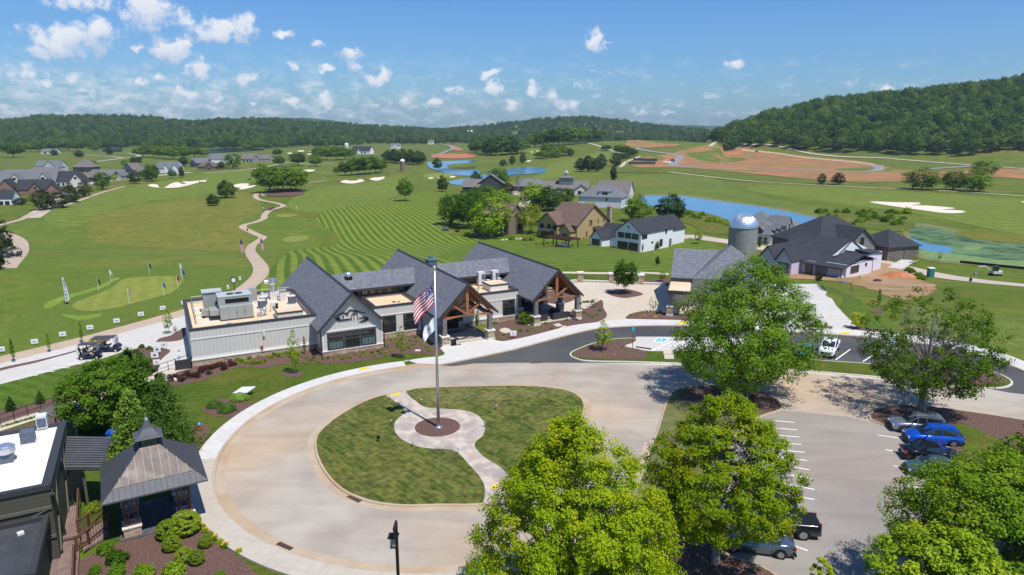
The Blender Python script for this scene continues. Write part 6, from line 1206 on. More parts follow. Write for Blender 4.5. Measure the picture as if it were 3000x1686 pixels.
               # --- golf carts
m_cart = paint('cart_navy', (.012,.016,.035), .2); m_seat = mat('cart_seat', (.10,.09,.085), .7)
def golf_cart(loc, rz, label, bags=True, group='golf carts', m=None, long=0):
 E_ = empty('golf_cart', loc, label, 'golf cart', rz, group); m = m or m_cart
 o = MB(); o.box(-1.1-long, .75, -.55, .55, .28, .42); P = [(.35,.42),(1.15,.42),(1.22,.62),(1.05,.86),(.62,.98),(.5,.62)]; o.add([(x, -.55, z) for x, z in P]+[(x, .55, z) for x, z in P], [tuple(range(6)), tuple(range(11, 5, -1))]+[(i, (i+1) % 6, (i+1) % 6+6, i+6) for i in range(6)]); o.box(-1.15-long, -.35, -.56, .56, .425, .66); o.build('body', m, E_)
 o = MB(); o.box(-.65, -.1, -.5, .5, .665, .82); o.box(-.74, -.62, -.5, .5, .83, 1.25)
 if long: o.box(-1.4, -.85, -.5, .5, .665, .82); o.box(-.86, -.76, -.5, .5, .83, 1.2)
 o.build('seat', m_seat, E_)
 o = MB(); o.box(-1.1-long, .72, -.6, .6, 1.86, 1.93); o.box(-1.15-long, -1.1-long, -.5, .5, 1.84, 1.90); o.build('roof', mat('cart_roof', (.06,.065,.075), .6), E_)
 o = MB(); [o.tube((.85, s*.5, .8), (.6, s*.52, 1.86), .02, n=5) for s in (-1, 1)]; [o.tube((-1.0-long, s*.5, .6), (-.95-long, s*.52, 1.86), .02, n=5) for s in (-1, 1)]; o.build('roof_strut', m_blk, E_)
 for x in (-.85-long, .8):
  for s in (-1, 1):
   q = MB(); q.tube((x, s*.42, .23), (x, s*.60, .23), .23, n=14); w = q.build('wheel', m_tyre, E_); q = MB(); q.tube((x, s*.603, .23), (x, s*.615, .23), .13, n=10); q.build('rim', m_hvacw, w)
 o = MB(); o.tube((.45, -.25, .75), (.22, -.25, 1.05), .02, n=5); o.lathe([(.15, 0), (.17, .02), (.15, .04)], 12, 0, (.2, -.25, 1.05)); o.build('steering_wheel', m_blk, E_)
 o = MB(); o.box(.82, .84, -.48, .48, .98, 1.8); o.build('windscreen', glassmat('cart_screen', (.25,.28,.30), .1), E_)
 E_.scale = (.9, .9, .9)
 if bags:
  for s, c in ((-1, m_hvacw), (1, m_blk)):
   q = MB(); q.tube((-1.2-long, s*.25, .5), (-1.35-long, s*.25, 1.3), .13, .14, n=9)
   for k in range(4): q.tube((-1.33-long, s*.25+.04*(k-1.5), 1.3), (-1.38-long, s*.25+.05*(k-1.5), 1.55), .025, n=4)
   q.build('golf_bag', c, E_)
 return E_
c1 = golf_cart(gp(268, 1051), R_(12), 'small dark golf cart with two white-topped bags, nearest of the two on the white plaza')
golf_cart(gp(325, 1030), R_(8), 'longer four-seat black golf cart behind the small one on the white plaza', False, long=.7)
remember(c1)
def cpy(px, py, rz, label, group='golf carts', dz=.02): p = G(px, py); return dup(c1, (p.x, p.y, p.z+dz), R_(rz), label, group)
cpy(18, 758, 250, 'golf cart on the left path, closest to the photo edge'); cpy(47, 754, 250, 'golf cart on the left path, right one of the two')
cpy(789, 618, 40, 'golf cart stopped on the winding brown path by the two golfers'); cpy(797, 614, 40, 'second golf cart nose to tail on the winding brown path')
cpy(588, 536, 20, 'golf cart parked at the edge of the long sand bunker'); cpy(731, 529, 70, 'lone golf cart driving on the fairway above the mulched trees'); cpy(738, 494, 10, 'dark golf cart by the tree left of the far path'); cpy(1137, 511, 0, 'golf cart under the tree row beside the brick silo')
cpy(1165, 503, 90, 'pale blue cart parked left of the brick silo')
               # --- people
def person(loc, rz, shirt, pants, label, pose='stand', hair=(.05,.03,.02), scale=1.0, skin=(.55,.33,.23)):
 E_ = bpy.data.meshes.new('person'); J = {}
 bend = {'stand': 0, 'swing': .35, 'walk': 0.0, 'sit': 0}[pose]
 hz = .93 if pose != 'sit' else .80
 sp = Vector((math.sin(bend), 0, math.cos(bend)))
 hip = Vector((0, 0, hz)); ch = hip+sp*.45; nk = ch+sp*.12; hd = nk+sp*.20+Vector((.02, 0, 0))
 pts = [hip, hip+sp*.22, ch, nk, nk+sp*.08, hd+Vector((0,0,-.02)), hd+Vector((0,0,.09))]; rad = [.15, .135, .16, .065, .06, .095, .085]; ed = [(0,1),(1,2),(2,3),(3,4),(4,5),(5,6)]
 def add(p, r, par): pts.append(Vector(p)); rad.append(r); ed.append((par, len(pts)-1)); return len(pts)-1
 for s in (-1, 1):
  st = {'walk': .28*s, 'swing': .0, 'stand': 0.03*s, 'sit': 0}[pose]
  if pose == 'sit': h0 = add((.05, s*.10, hz-.03), .095, 0); k = add((.45, s*.12, hz+.02), .07, h0); a = add((.55, s*.12, hz-.40), .045, k); f = add((.68, s*.12, hz-.43), .04, a)
  else:
   h0 = add((0, s*.09, hz-.08), .095, 0); k = add((st*.5+.03, s*.11, .49), .062, h0); a = add((st*.9-(.05 if st < 0 else 0), s*.11, .09), .042, k); f = add((st*.9+.14, s*.12, .04), .038, a)
  sh = add(ch+Vector((0, s*.19, -.01)), .062, 2); el = add(ch+Vector(((.18 if pose == 'swing' else .12 if pose == 'sit' else -st*.4+.02), s*(.22 if pose != 'swing' else .16), -.27)), .042, sh)
  hnd = add(pts[el]+Vector(((.16 if pose == 'swing' else .26 if pose == 'sit' else .06), -s*(.10 if pose == 'swing' else .02), -.22 if pose != 'sit' else -.02)), .03, el)
  for q in range(4): add(pts[hnd]+Vector((.02+.012*q, (q-1.5)*.018, -.085+.006*abs(q-1))), .009, hnd)
  add(pts[hnd]+Vector((.05, -s*.03, -.03)), .010, hnd)
 E_.from_pydata([tuple(p*scale) for p in pts], ed, []); o = bpy.data.objects.new('person', E_); COL.objects.link(o)
 m = o.modifiers.new('skin', 'SKIN'); sv = E_.skin_vertices[0].data
 for i, r in enumerate(rad): sv[i].radius = (r*scale, r*scale)
 sv[0].use_root = True; ss = o.modifiers.new('sub', 'SUBSURF'); ss.levels = ss.render_levels = 1
 dg = bpy.context.evaluated_depsgraph_get(); me = bpy.data.meshes.new_from_object(o.evaluated_get(dg)); o.modifiers.clear(); o.data = me
 me.materials.clear(); ms = [mat('skin_%.2f' % skin[0], skin, .6), mat('shirt_%d' % int(sum(shirt)*100), shirt, .8), mat('trousers_%d' % int(sum(pants)*100), pants, .8), mat('hair_dark', hair, .8), mat('shoe', (.03,.03,.03), .6)]
 for q in ms: me.materials.append(q)
 for p in me.polygons:
  c = p.center/scale; ah = abs(c.y)
  if c.z > nk.z+.04: p.material_index = 3 if (c.z > hd.z+.05 or c.x < hd.x-.03) else 0
  elif c.z < .075 and pose != 'sit': p.material_index = 4
  elif c.z < hz+.03 and not (ah > .17 and c.z > .5): p.material_index = 2
  elif ah > .165 and c.z < ch.z-.20: p.material_index = 0
  else: p.material_index = 1
 me.shade_smooth(); o.location = loc; o.rotation_euler = (0, 0, rz)
 return tag(o, label, 'person')
def pp(px, py): p = G(px, py); return (p.x, p.y, p.z+.02)
person(pp(773, 618), R_(-20), (.85,.85,.85), (.04,.10,.09), 'golfer in white shirt and dark trousers standing left of the carts on the rough', 'stand')
person(pp(843, 616), R_(200), (.55,.60,.65), (.05,.05,.07), 'golfer bent over the ball on the tee right of the winding path', 'swing')
person(pp(869, 615), R_(180), (.85,.85,.85), (.8,.8,.8), 'golfer all in white standing farthest right on the tee', 'stand')
person(pp(607, 528), R_(0), (.85,.85,.85), (.75,.70,.6), 'golfer in white raking at the right end of the long bunker', 'swing')
for k, x in enumerate((1255, 1261, 1267, 1271)): person(pp(x, 513), R_(60*k), ((.8,.8,.8), (.1,.1,.1), (.75,.75,.8), (.3,.05,.05))[k], (.6,.58,.5) if k % 2 else (.05,.05,.07), ('golfer in white on the far green, leftmost of four', 'golfer in black on the far green, second from the left', 'golfer in pale top on the far green, third from the left', 'golfer in red on the far green, rightmost of four')[k], 'stand')
person(gp(2640, 1549), R_(120), (.6,.55,.5), (.55,.42,.30), 'person in shorts walking out from under the right foreground tree', 'walk')
dv = person((c1.location.x-.25, c1.location.y-.18, .05), R_(12), (.20,.18,.16), (.55,.35,.25), 'driver sitting in the small dark golf cart', 'sit')
               # --- flagpole with two flags
bx, by = onz(1285, 1257)
R = empty('flagpole', (bx, by, .14), 'tall silver flagpole rising from the round mulch bed in the island', 'flagpole')
o = MB(); o.tube((0, 0, 0), (0, 0, 13.4), .14, .075, n=14); o.build('pole', m_alu, R, smooth=True); o = MB(); o.lathe([(.08, 13.4), (.13, 13.5), (.15, 13.6), (.13, 13.72), (.04, 13.8)], 14); o.build('finial', mat('gold_ball', (.75,.66,.50), .3, metal=.7), R); o = MB(); o.lathe([(.28, 0), (.25, .06), (.16, .12)], 16); o.build('base_collar', m_alu, R)
def flag(name, z1, hoist, fly, label, cells):
 o = MB(); nu, nv = 39, 26; P = {}
 for i in range(nu+1):
  for j in range(nv+1):
   u, v = i/nu, j/nv
   x = -.10-u*fly*.55-.10*math.sin(v*3)*u+.0; z = z1-v*hoist-u*fly*.56-u*u*.15+.10*math.sin(u*9+v*2)*u; y = .16*math.sin(u*10+v*2.2)*u**.6
   if v > .0: x += v*u*.05
   P[i, j] = len(o.v); o.v.append((x, y, z))
 for i in range(nu):
  for j in range(nv): o.f.append((P[i, j], P[i, j+1], P[i+1, j+1], P[i+1, j])); o.m.append(cells((i+.5)/nu, (j+.5)/nv))
 return o
fr, fw_, fb = mat('flag_red', (.50,.012,.03), .8), mat('flag_white', (.78,.77,.76), .8), mat('flag_blue', (.022,.03,.16), .8)
def us(u, v):
 if u < .4 and v < 7/13:
  cu, cv = u/.4*6, v/(7/13)*5; return 1 if (cu % 1-.5)**2+(cv % 1-.5)**2 < .055 else 2
 return 0 if int(v*13) % 2 == 0 else 1
f = flag('flag', 12.6, 1.9, 2.9, '', us).build('national_flag', [fr, fw_, fb], loc=(bx, by, .14), smooth=True, fix=False); tag(f, 'United States stars and stripes flag drooping from the top of the silver pole', 'flag')
f = flag('flag', 9.6, 1.1, 1.6, '', lambda u, v: 1 if .35 < u < .6 and .35 < v < .62 and (u+v) % .1 < .06 else 0).build('club_flag', [fw_, mat('flag_ink', (.10,.12,.30), .8)], loc=(bx, by, .14), smooth=True, fix=False); tag(f, 'small white flag with dark blue emblem below the national flag', 'flag')
               # --- street lamp
R = empty('street_lamp', (-5.62, 29.6, 0), 'black square street lamp with lantern head beside the lower footpath', 'street lamp')
o = MB(); o.cbox(0, 0, 0, .14, .14, 5.9); o.build('pole', m_blk, R); o = MB(); o.box(-.05, .05, -.62, .1, 5.9, 6.0); o.box(-.035, .035, -.6, -.5, 5.5, 5.9); o.tube((0, 0, 5.35), (0, -.5, 5.9), .035, n=5); o.build('bracket', m_blk, R)
o = MB(); o.M = Matrix.Translation((-.12, -.15, 0)); o.cbox(0, 0, 5.28, .5, .5, .05); o.cbox(0, 0, 4.72, .32, .32, .05); [o.cbox(a*.13, b*.13, 4.77, .025, .025, .51) for a in (-1, 1) for b in (-1, 1)]; l = o.build('lantern', m_blk, R); o = MB(); o.M = Matrix.Translation((-.12, -.15, 0)); o.cbox(0, 0, 4.78, .22, .22, .48); o.build('lamp_glass', glassmat('lamp_glass', (.30,.31,.30), .1), l)
               # --- small course furniture
def at(px, py, dz=0.0): p = G(px, py); return (p.x, p.y, p.z+dz)
CLK = empty('post_clock', at(689, 872), 'black post clock with round white face beside the cart path', 'clock'); CLK.scale = (.62, .62, .68)
o = MB(); o.tube((0, 0, 0), (0, 0, 3.2), .09, n=8); o.lathe([(.25, 0), (.2, .4), (.1, .6)], 8); o.build('post', m_blk, CLK); o = MB(); o.M = Matrix.Translation((0, 0, 3.9)) @ Matrix.Rotation(R_(90), 4, 'X'); o.lathe([(.62, -.16), (.72, -.1), (.72, .1), (.62, .16)], 20); o.build('case', m_blk, CLK, rz=R_(20)); o = MB(); o.M = Matrix.Translation((0, -.17, 3.9)) @ Matrix.Rotation(R_(90), 4, 'X'); o.lathe([(.5, 0), (.5, .02)], 20); q = o.build('face', m_white, CLK, rz=R_(20)); o = MB(); o.vplate([(-.02, -.2, 3.88), (.02, -.2, 3.88), (.05, -.2, 4.25), (.01, -.2, 4.25)], (0, 1, 0), .01); o.vplate([(0, -.2, 3.86), (.28, -.2, 4.0), (.28, -.2, 4.05), (0, -.2, 3.92)], (0, 1, 0), .01); o.build('clock_hand', m_blk, q)
def banner(px, py, h, w, lab, mats, cells, letters=None, lean=.0):
 R = empty('feather_banner', at(px, py), lab, 'banner'); o = MB(); o.tube((0, 0, 0), (0, 0, h), .02, n=5); o.build('pole', m_alu, R)
 o = MB(); n = 14; P = []
 for i in range(n+1):
  t = i/n; z = .45+(h-.45)*t; ww = w*(1-t**2.2*.65) if t < .999 else w*.2
  P.append((z+(0 if t > 0 else 0), ww))
 for i in range(n):
  z0, w0 = P[i]; z1, w1 = P[i+1]; dz = .35*w if i == 0 else 0
  o.vplate([(0, 0, z0), (w0, 0, z0+dz), (w1, 0, z1), (0, 0, z1)], (0, 1, 0), .015, cells((i+.5)/n))
 c = o.build('cloth', mats, R)
 if letters:
  for k, ch in enumerate(letters): utext(ch, w*.85, fb, c, (w*.42, -.02, h*.86-k*h*.125), (R_(90), R_(0), 0), 'letter')
 return R
banner(193, 893, 4.0, .62, 'tall white feather banner with dark letters at the left end of the putting green', [fw_], lambda t: 0, 'EXTUNE')
for k, (x, y) in enumerate(((707, 748), (766, 740))): banner(x, y, 3.6, .75, ('red, white and blue feather banner on the left of the winding path', 'red, white and blue feather banner on the right of the winding path')[k], [fb, mat('flag_pink', (.62,.30,.38), .8)], lambda t: 0 if t > .62 else 1)
def pin(px, py, h, col, lab, m=None):
 R = empty('pin_flag', at(px, py), lab, 'flag', group='flags round the putting green'); o = MB(); o.tube((0, 0, 0), (0, 0, h), .022, n=5); o.build('pole', m_white, R)
 o = MB(); n = 6
 for i in range(n): a, b = i/n, (i+1)/n; o.vplate([(a*.42, .05*math.sin(a*5), h-.02-a*.55), (b*.42, .05*math.sin(b*5), h-.02-b*.55), (b*.42, .05*math.sin(b*5), h-.75-b*.45), (a*.42, .05*math.sin(a*5), h-.75-a*.35)], (0, 1, 0), .012)
 o.build('cloth', m or mat('cloth_%d' % int(sum(col)*1000), col, .8), R)
for x, y, h, c, l in ((290, 857, 2.3, (.02,.05,.05), 'black flag on the left bank of the putting green'), (325, 830, 2.3, (.6,.66,.68), 'pale grey flag above the left bank of the putting green'), (439, 807, 2.3, (.015,.03,.05), 'black flag at the top edge of the putting green'),
 (530, 812, 2.4, (.55,.70,.72), 'pale blue flag, top one of the cluster right of the green'), (534, 822, 2.2, (.10,.18,.42), 'blue flag, middle one of the cluster right of the green'), (537, 831, 2.4, (.03,.06,.20), 'navy flag, lower one of the cluster right of the green'),
 (522, 854, 2.6, (.45,.02,.02), 'red flag at the right edge of the putting green'), (481, 873, 2.5, (.05,.13,.35), 'blue flag on the lower right edge of the putting green'), (379, 897, 2.6, (.60,.30,.35), 'red and white striped flag in front of the putting green')): pin(x, y, h, c, l)
for k, (x, y) in enumerate(((540, 897), (478, 913), (414, 931), (343, 951), (265, 971), (185, 991), (103, 1013), (5, 1036), (669, 852), (704, 826))):
 R = empty('sponsor_sign', at(x, y), 'white lawn sign beside the cart path, '+('nearest the clubhouse corner', 'second from the clubhouse corner', 'just left of the young plaza tree', 'halfway along the putting green', 'below the bright green bank', 'above the third column tree', 'above the second column tree', 'at the left photo edge', 'left of the post clock', 'right of the post clock')[k], 'sign', R_(24), 'sponsor signs along the path')
 o = MB(); o.box(-.35, .35, -.02, .02, .25, .78) if k < 8 else o.box(-.15, .15, -.02, .02, .3, .9); o.build('panel', m_white, R); o = MB(); o.box(-.2, .2, -.03, -.024, .42, .58) if k < 8 else o.box(-.1, .1, -.03, -.024, .5, .65); o.build('print', mat('print_blue', (.30,.38,.55), .7), R); o = MB(); [o.tube((s*.2, 0, 0), (s*.2, 0, .26), .012, n=4) for s in (-1, 1)]; o.build('leg', m_alu, R)
for x, y, w, t, l in ((482, 1026, .75, 0, 'white board with teal logo at the tip of the plaza mulch bed'), (462, 1040, .75, 1, 'white board with navy square logo, upper of two in the mulch bed'), (455, 1057, .75, 1, 'white board with navy square logo, lower of two in the mulch bed'), (461, 1078, .7, 0, 'white board half hidden at the foot of the mulch bed'), (526, 1045, .8, 0, 'white board on the concrete, upper one by the building corner'), (527, 1064, .85, 0, 'white board on the concrete, lower one by the building corner'), (1504, 992, .75, 0, 'small white notice board in the porch mulch bed')):
 R = empty('notice_board', at(x, y), l, 'sign', R_(10)); o = MB(); o.box(-w/2, w/2, -.02, .02, .35, .35+w*.8); o.build('panel', m_white, R); o = MB(); o.box(-w*.18, w*.18, -.032, -.024, .35+w*.25, .35+w*.5); o.build('print', fb if t else MATS['print_blue'], R); o = MB(); [o.tube((s*.25, 0, 0), (s*.25, 0, .36), .013, n=4) for s in (-1, 1)]; o.build('leg', m_alu, R)
for k, (x, y) in enumerate(((1700, 826), (1791, 829), (1876, 833))):
 R = empty('stone_pier', at(x, y), ('stone pier of the low plaza wall, closest to the clubhouse', 'stone pier of the low plaza wall, left of the round-crowned tree', 'stone pier of the low plaza wall, right of the round-crowned tree')[k], 'pier', group='stone piers of the plaza wall'); o = MB(); o.cbox(0, 0, -.3, .95, .95, 1.75); o.build('pier', m_stone, R); o = MB(); o.cbox(0, 0, 1.455, 1.15, 1.15, .2); o.build('cap', m_sill, R)
for k, (a, b) in enumerate((((1640, 832), (1692, 827)), ((1708, 828), (1783, 831)), ((1799, 832), (1868, 835)), ((1884, 835), (1950, 838)))):
 A, B = G(*a), G(*b); d = B-A; R = MB(); R.box(0, d.length, -.15, .15, -.3, .35); R.box(-.02, d.length+.02, -.2, .2, .352, .42); w = R.build('garden_wall', m_sill, loc=A, rz=math.atan2(d.y, d.x)); tag(w, 'low pale stone wall '+('behind the clubhouse end, left of the first pier', 'between the first and second stone piers', 'between the second and third stone piers', 'between the third stone pier and the cart barn')[k], 'wall', 'low walls between stone piers')
def LC(name, u, v, lab, cat, rz=0, group=None, z=.1): return empty(name, UV(u, v, z), lab, cat, PHI+rz, group)
for u, v, l in ((31.2, -1.4, 'black slatted bench on the porch, nearer the entrance doors'), (31.6, -3.9, 'black slatted bench on the porch, nearer the right stone pier'), (26.6, -4.2, 'black frame bench by the left stone pier')):
 R = LC('bench', u, v, l, 'bench'); o = MB(); [o.box(-.22+.12*i, -.13+.12*i, -1.0, 1.0, .44, .48) for i in range(4)]; o.build('seat', m_dtrim, R)
 for s in (-1, 1): o = MB(); [o.tube(p, q, .022, n=4) for p, q in (((-.2, s*.85, 0), (-.2, s*.85, .44)), ((.2, s*.85, 0), (.2, s*.85, .44)), ((-.2, s*.85, .03), (.2, s*.85, .03)))]; o.build('leg', m_blk, R)
o = MB(); o.box(-1.1, 1.1, -.7, .7, .09, .105); tag(o.build('door_mat', mat('door_mat', (.20,.18,.155), .95, (.15,.13,.11), 8), loc=UV(29.4, -1.2, .0), rz=PHI), 'brown door mat in front of the entrance', 'mat')
for k, (u, v, w, d) in enumerate(((41.2, -2.0, 1.6, .8), (43.2, -2.1, .9, .8), (44.3, -2.0, 1.7, .8), (44.6, .3, .8, 1.6))):
 R = LC('patio_sofa', u, v, ('dark wicker sofa on the patio, nearest the left stone pier', 'dark wicker armchair in the middle of the patio front row', 'dark wicker sofa on the patio, nearest the right stone pier', 'dark wicker sofa facing sideways behind the front row')[k], 'sofa', 0, 'dark patio seating', .15); o = MB(); o.cbox(0, 0, 0, w, d, .4); o.build('base', m_dtrim, R); o = MB(); o.box(-w/2, w/2, -d/2, -d/2+.15, .402, .85); o.build('backrest', m_dtrim, R); o = MB(); o.box(-w/2+.1, w/2-.1, -d/2+.16, d/2-.03, .404, .54); o.build('cushion', mat('cushion_charcoal', (.06,.06,.065), .9), R)
R = LC('side_table', 45.6, -1.6, 'small black cube table by the right patio pier', 'table', z=.15); o = MB(); o.box(-.35, .35, -.35, .35, .38, .43); o.build('table_top', m_dtrim, R); [MB().cbox(a*.3, b*.3, 0, .06, .06, .378).build('leg', m_blk, R) for a in (-1, 1) for b in (-1, 1)]
R = LC('grill', 42.3, 3.0, 'covered barbecue under a blue-black cloth at the back of the patio', 'grill', z=.15); o = MB(); o.prism([(-1.3, -.5), (1.3, -.5), (1.2, .5), (-1.2, .5)], 0, 1.05); o.build('cover', mat('cover_navy', (.02,.035,.06), .6), R); o = MB(); o.tube((-.9, 0, 1.07), (.9, 0, 1.07), .25, n=8); o.build('lid', MATS['cover_navy'], R)
for u, v in ((27.1, -6.3),):
 R = LC('shoe_cleaner', u, v, 'black shoe cleaning stand beside the left porch pier', 'stand'); o = MB(); o.box(-.25, -.02, -.15, .15, 0, .55); o.box(.05, .3, -.12, .12, 0, .75); o.box(-.3, .9, -.2, .2, 0, .04); o.build('frame', m_blk, R); o = MB(); o.box(.35, .55, -.1, .1, .05, .3); o.build('brush', m_hvacw, R)
o = MB(); o.box(-.3, .3, -.2, .2, 0, .1); tag(o.build('valve_cover', m_sill, loc=at(1224, 1029)), 'grey valve cover set in the mulch left of the porch', 'cover')
R = empty('sign_post', at(1853, 1022), 'thin wooden post with small sign in front of the accessible bay', 'sign'); o = MB(); o.tube((0, 0, 0), (0, 0, 2.6), .045, n=6); o.build('post', m_wood, R); o = MB(); o.box(-.15, .15, -.07, -.05, 2.1, 2.55); o.build('panel', m_blue, R)
o = MB(); o.box(-.9, .9, -.08, .08, 0, .13); tag(o.build('wheel_stop', m_dtrim, loc=at(1885, 1022, .02), rz=R_(-28)), 'dark wheel stop at the head of the accessible bay', 'wheel stop')
R = empty('shade_sign', at(716, 1160), 'square grey board tilted on a short post in the lawn by the kerb', 'sign'); o = MB(); o.slab([(-.9, -.5, .45), (.5, -.6, .55), (.95, .5, .75), (-.4, .6, .65)], .05); o.build('panel', m_hvacw, R); o = MB(); o.tube((0, 0, 0), (0, 0, .55), .04, n=6); o.build('post', m_alu, R)
R = empty('fire_hydrant', at(585, 1262), 'small blue and red hydrant in the mulch near the pavilion', 'hydrant'); o = MB(); o.lathe([(.14, 0), (.12, .05), (.12, .45), (.15, .47), (.15, .5)], 12); o.tube((-.2, 0, .35), (.2, 0, .35), .06, n=8); o.build('barrel', mat('hydrant_red', (.45,.05,.03), .5), R); o = MB(); o.lathe([(.16, .5), (.15, .6), (.05, .72)], 12); o.build('bonnet', m_blue, R)
for k, (x, y, rz) in enumerate(((1045, 1459, -38), (826, 1607, -32), (1570, 1062, 5), (1580, 1138, 0))):
 R = empty('drain_grate', (*onz(x, y), .016), ('rusty kerb drain at the lower edge of the island', 'kerb drain at the bottom of the circle by the footpath', 'drain grate in the new asphalt near the junction', 'drain grate at the top edge of the island')[k], 'drain', R_(rz)); o = MB(); n = 8
 o.box(-.62, .62, -.38, -.33, 0, .03); o.box(-.62, .62, .33, .38, 0, .03); [o.box(-.6+i*1.15/n, -.54+i*1.15/n, -.33, .33, .005, .03) for i in range(n+1)]; o.build('grate', mat('rust_iron', (.13,.075,.055), .8), R); o = MB(); o.box(-.6, .6, -.33, .33, -.0, .004); o.build('sump', m_blk, R)
for k, (x, y) in enumerate(((1143, 1173), (1235, 1188), (1146, 1250), (1210, 1312), (1342, 1334), (1420, 1256))):
 R = empty('path_light', (*onz(x, y), .13), 'small black mushroom light '+('by the yellow paving of the island path', 'on the upper right side of the island path', 'left of the round paving', 'below the round paving on the left', 'below the round paving on the right', 'right of the round paving')[k], 'path light', group='path lights of the island'); o = MB(); o.tube((0, 0, 0), (0, 0, .4), .02, n=5); o.build('stem', m_blk, R); o = MB(); o.lathe([(.10, .4), (.06, .47), (.01, .5)], 8); o.build('cap', m_alu, R)
for k, (x, y) in enumerate(((1109, 1298), (1453, 1205))):
 R = empty('flood_light', (*onz(x, y), .13), ('black spotlight in the sod left of the flagpole', 'grey twin spotlight in the sod right of the flagpole')[k], 'spotlight'); o = MB(); o.tube((0, 0, 0), (0, 0, .3), .03, n=5); o.build('stem', m_blk, R); o = MB(); o.M = Matrix.Translation((0, 0, .35)) @ Matrix.Rotation(R_(50), 4, 'Y'); o.lathe([(.08, -.15), (.14, .12), (.13, .14)], 10); o.build('head', m_blk if k == 0 else m_alu, R)
R = empty('toilet_cabin', at(2725, 812), 'teal portable toilet with white roof beside the street', 'portable toilet', R_(-6)); o = MB(); o.box(-.65, .65, -.6, .6, 0, 2.15); o.build('cabin', mat('teal_plastic', (.02,.16,.16), .5), R); o = MB(); o.box(-.7, .7, -.65, .65, 2.155, 2.35); o.build('roof', m_white, R); door(R, 'f', -.6, -.42, .42, .1, 2.0, mat('teal_door', (.03,.22,.22), .5))
R = empty('mini_digger', at(2915, 808), 'white mini digger with folded arm on the grass by the black silt fence', 'excavator', R_(175)); o = MB(); [o.box(-1.1, 1.1, s*.75-.2, s*.75+.2, 0, .5) for s in (-1, 1)]; o.build('track', m_blk, R); o = MB(); o.prism([(-1.4, -.8), (.9, -.8), (.9, .8), (-1.2, .8), (-1.5, .3)], .55, 1.25); o.build('body', m_hvacw, R); o = MB(); o.box(-.3, .8, -.1, .75, 1.255, 2.5); o.build('cab', m_cglass, R); o = MB(); o.tube((.9, -.3, 1.0), (2.4, -.3, 2.3), .16, .13, n=6); o.tube((2.4, -.3, 2.3), (4.2, -.3, 2.2), .13, .1, n=6); o.build('boom', m_hvacw, R); o = MB(); o.tube((4.2, -.3, 2.2), (4.6, -.3, .7), .11, n=6); o.cbox(4.55, -.3, 0, .5, .6, .6); o.build('bucket_arm', m_hvac, R)
R = MB(); A, B = G(2812, 772), G(3010, 792); d = B-A
for i in range(20): t0, t1 = i/20, (i+1)/20; p0, p1 = A.lerp(B, t0), A.lerp(B, t1); z0, z1 = terr(p0.x, p0.y), terr(p1.x, p1.y); R.vplate([(p0.x, p0.y, z0-.1), (p1.x, p1.y, z1-.1), (p1.x, p1.y, z1+.8), (p0.x, p0.y, z0+.8)], (0, 1, 0), .05)
tag(R.build('silt_fence', m_blk), 'low black silt fence along the algae pond lawn', 'fence')
for k, (a, b) in enumerate((((1855, 472), (1925, 474)), ((1842, 483), (1920, 483)))):
 R = MB(); A, B = G(*a), G(*b); R.vplate([(A.x, A.y, A.z-.5), (B.x, B.y, B.z-.5), (B.x, B.y, B.z+3.0), (A.x, A.y, A.z+3.0)], (0, 1, 0), .6); tag(R.build('retaining_wall', m_dwall), 'long dark retaining wall on the clay slope, '+('upper one' if k == 0 else 'lower one'), 'wall')
for k, (x, y, c) in enumerate(((1948, 478, m_white), (1958, 479, m_white), (1969, 472, m_dtrim), (1974, 475, m_cglass), (2217, 447, m_dtrim), (1292, 418, m_white), (1318, 415, mat('red_paint', (.5,.03,.02), .4)), (1838, 397, m_white), (1880, 398, m_white))):
 R = empty('site_truck' if k not in (4,) else 'site_machine', at(x, y), ('white van left of the site cars on the clay estate', 'white pickup beside the van on the clay estate', 'dark car on the curved estate road, upper', 'blue-black car on the curved estate road, lower', 'dark machine alone on the clay field', 'white truck at the end of the estate road', 'red truck at the end of the estate road', 'white van on the skyline left of the two far trees', 'white trailer on the skyline of the green hill')[k], 'truck' if k != 2 and k != 3 else 'car', R_(25*k)); o = MB(); o.box(-2.6, 2.6, -1, 1, .45, 1.3); o.build('body', c, R); o = MB(); o.prism([(-.6, -.9), (1.8, -.9), (1.8, .9), (-.6, .9)], 1.305, 2.1); o.build('cab', c, R); [MB().tube((a*1.7, b*.8, .4), (a*1.7, b*1.02, .4), .4, n=10).build('wheel', m_tyre, R) for a in (-1, 1) for b in (-1, 1)]
for k, (x, y, h) in enumerate(((1924, 442, 14), (2037, 437, 14), (2773, 480, 8), (2647, 762, 3))): o = MB(); p = at(x, y); o.tube((0, 0, 0), (0, 0, h), .18, .12, n=6); [o.tube((-.8, 0, h-1), (.8, 0, h-1), .07, n=4)] if h > 10 else None; tag(o.build('utility_pole', mat('grey_wood', (.13,.11,.09), .9), loc=p), ('bare pole on the clay estate, left one', 'bare pole on the clay estate, right one', 'short pole beside the track below the wooded hill', 'short post at the driveway of the dark brick house')[k], 'pole')
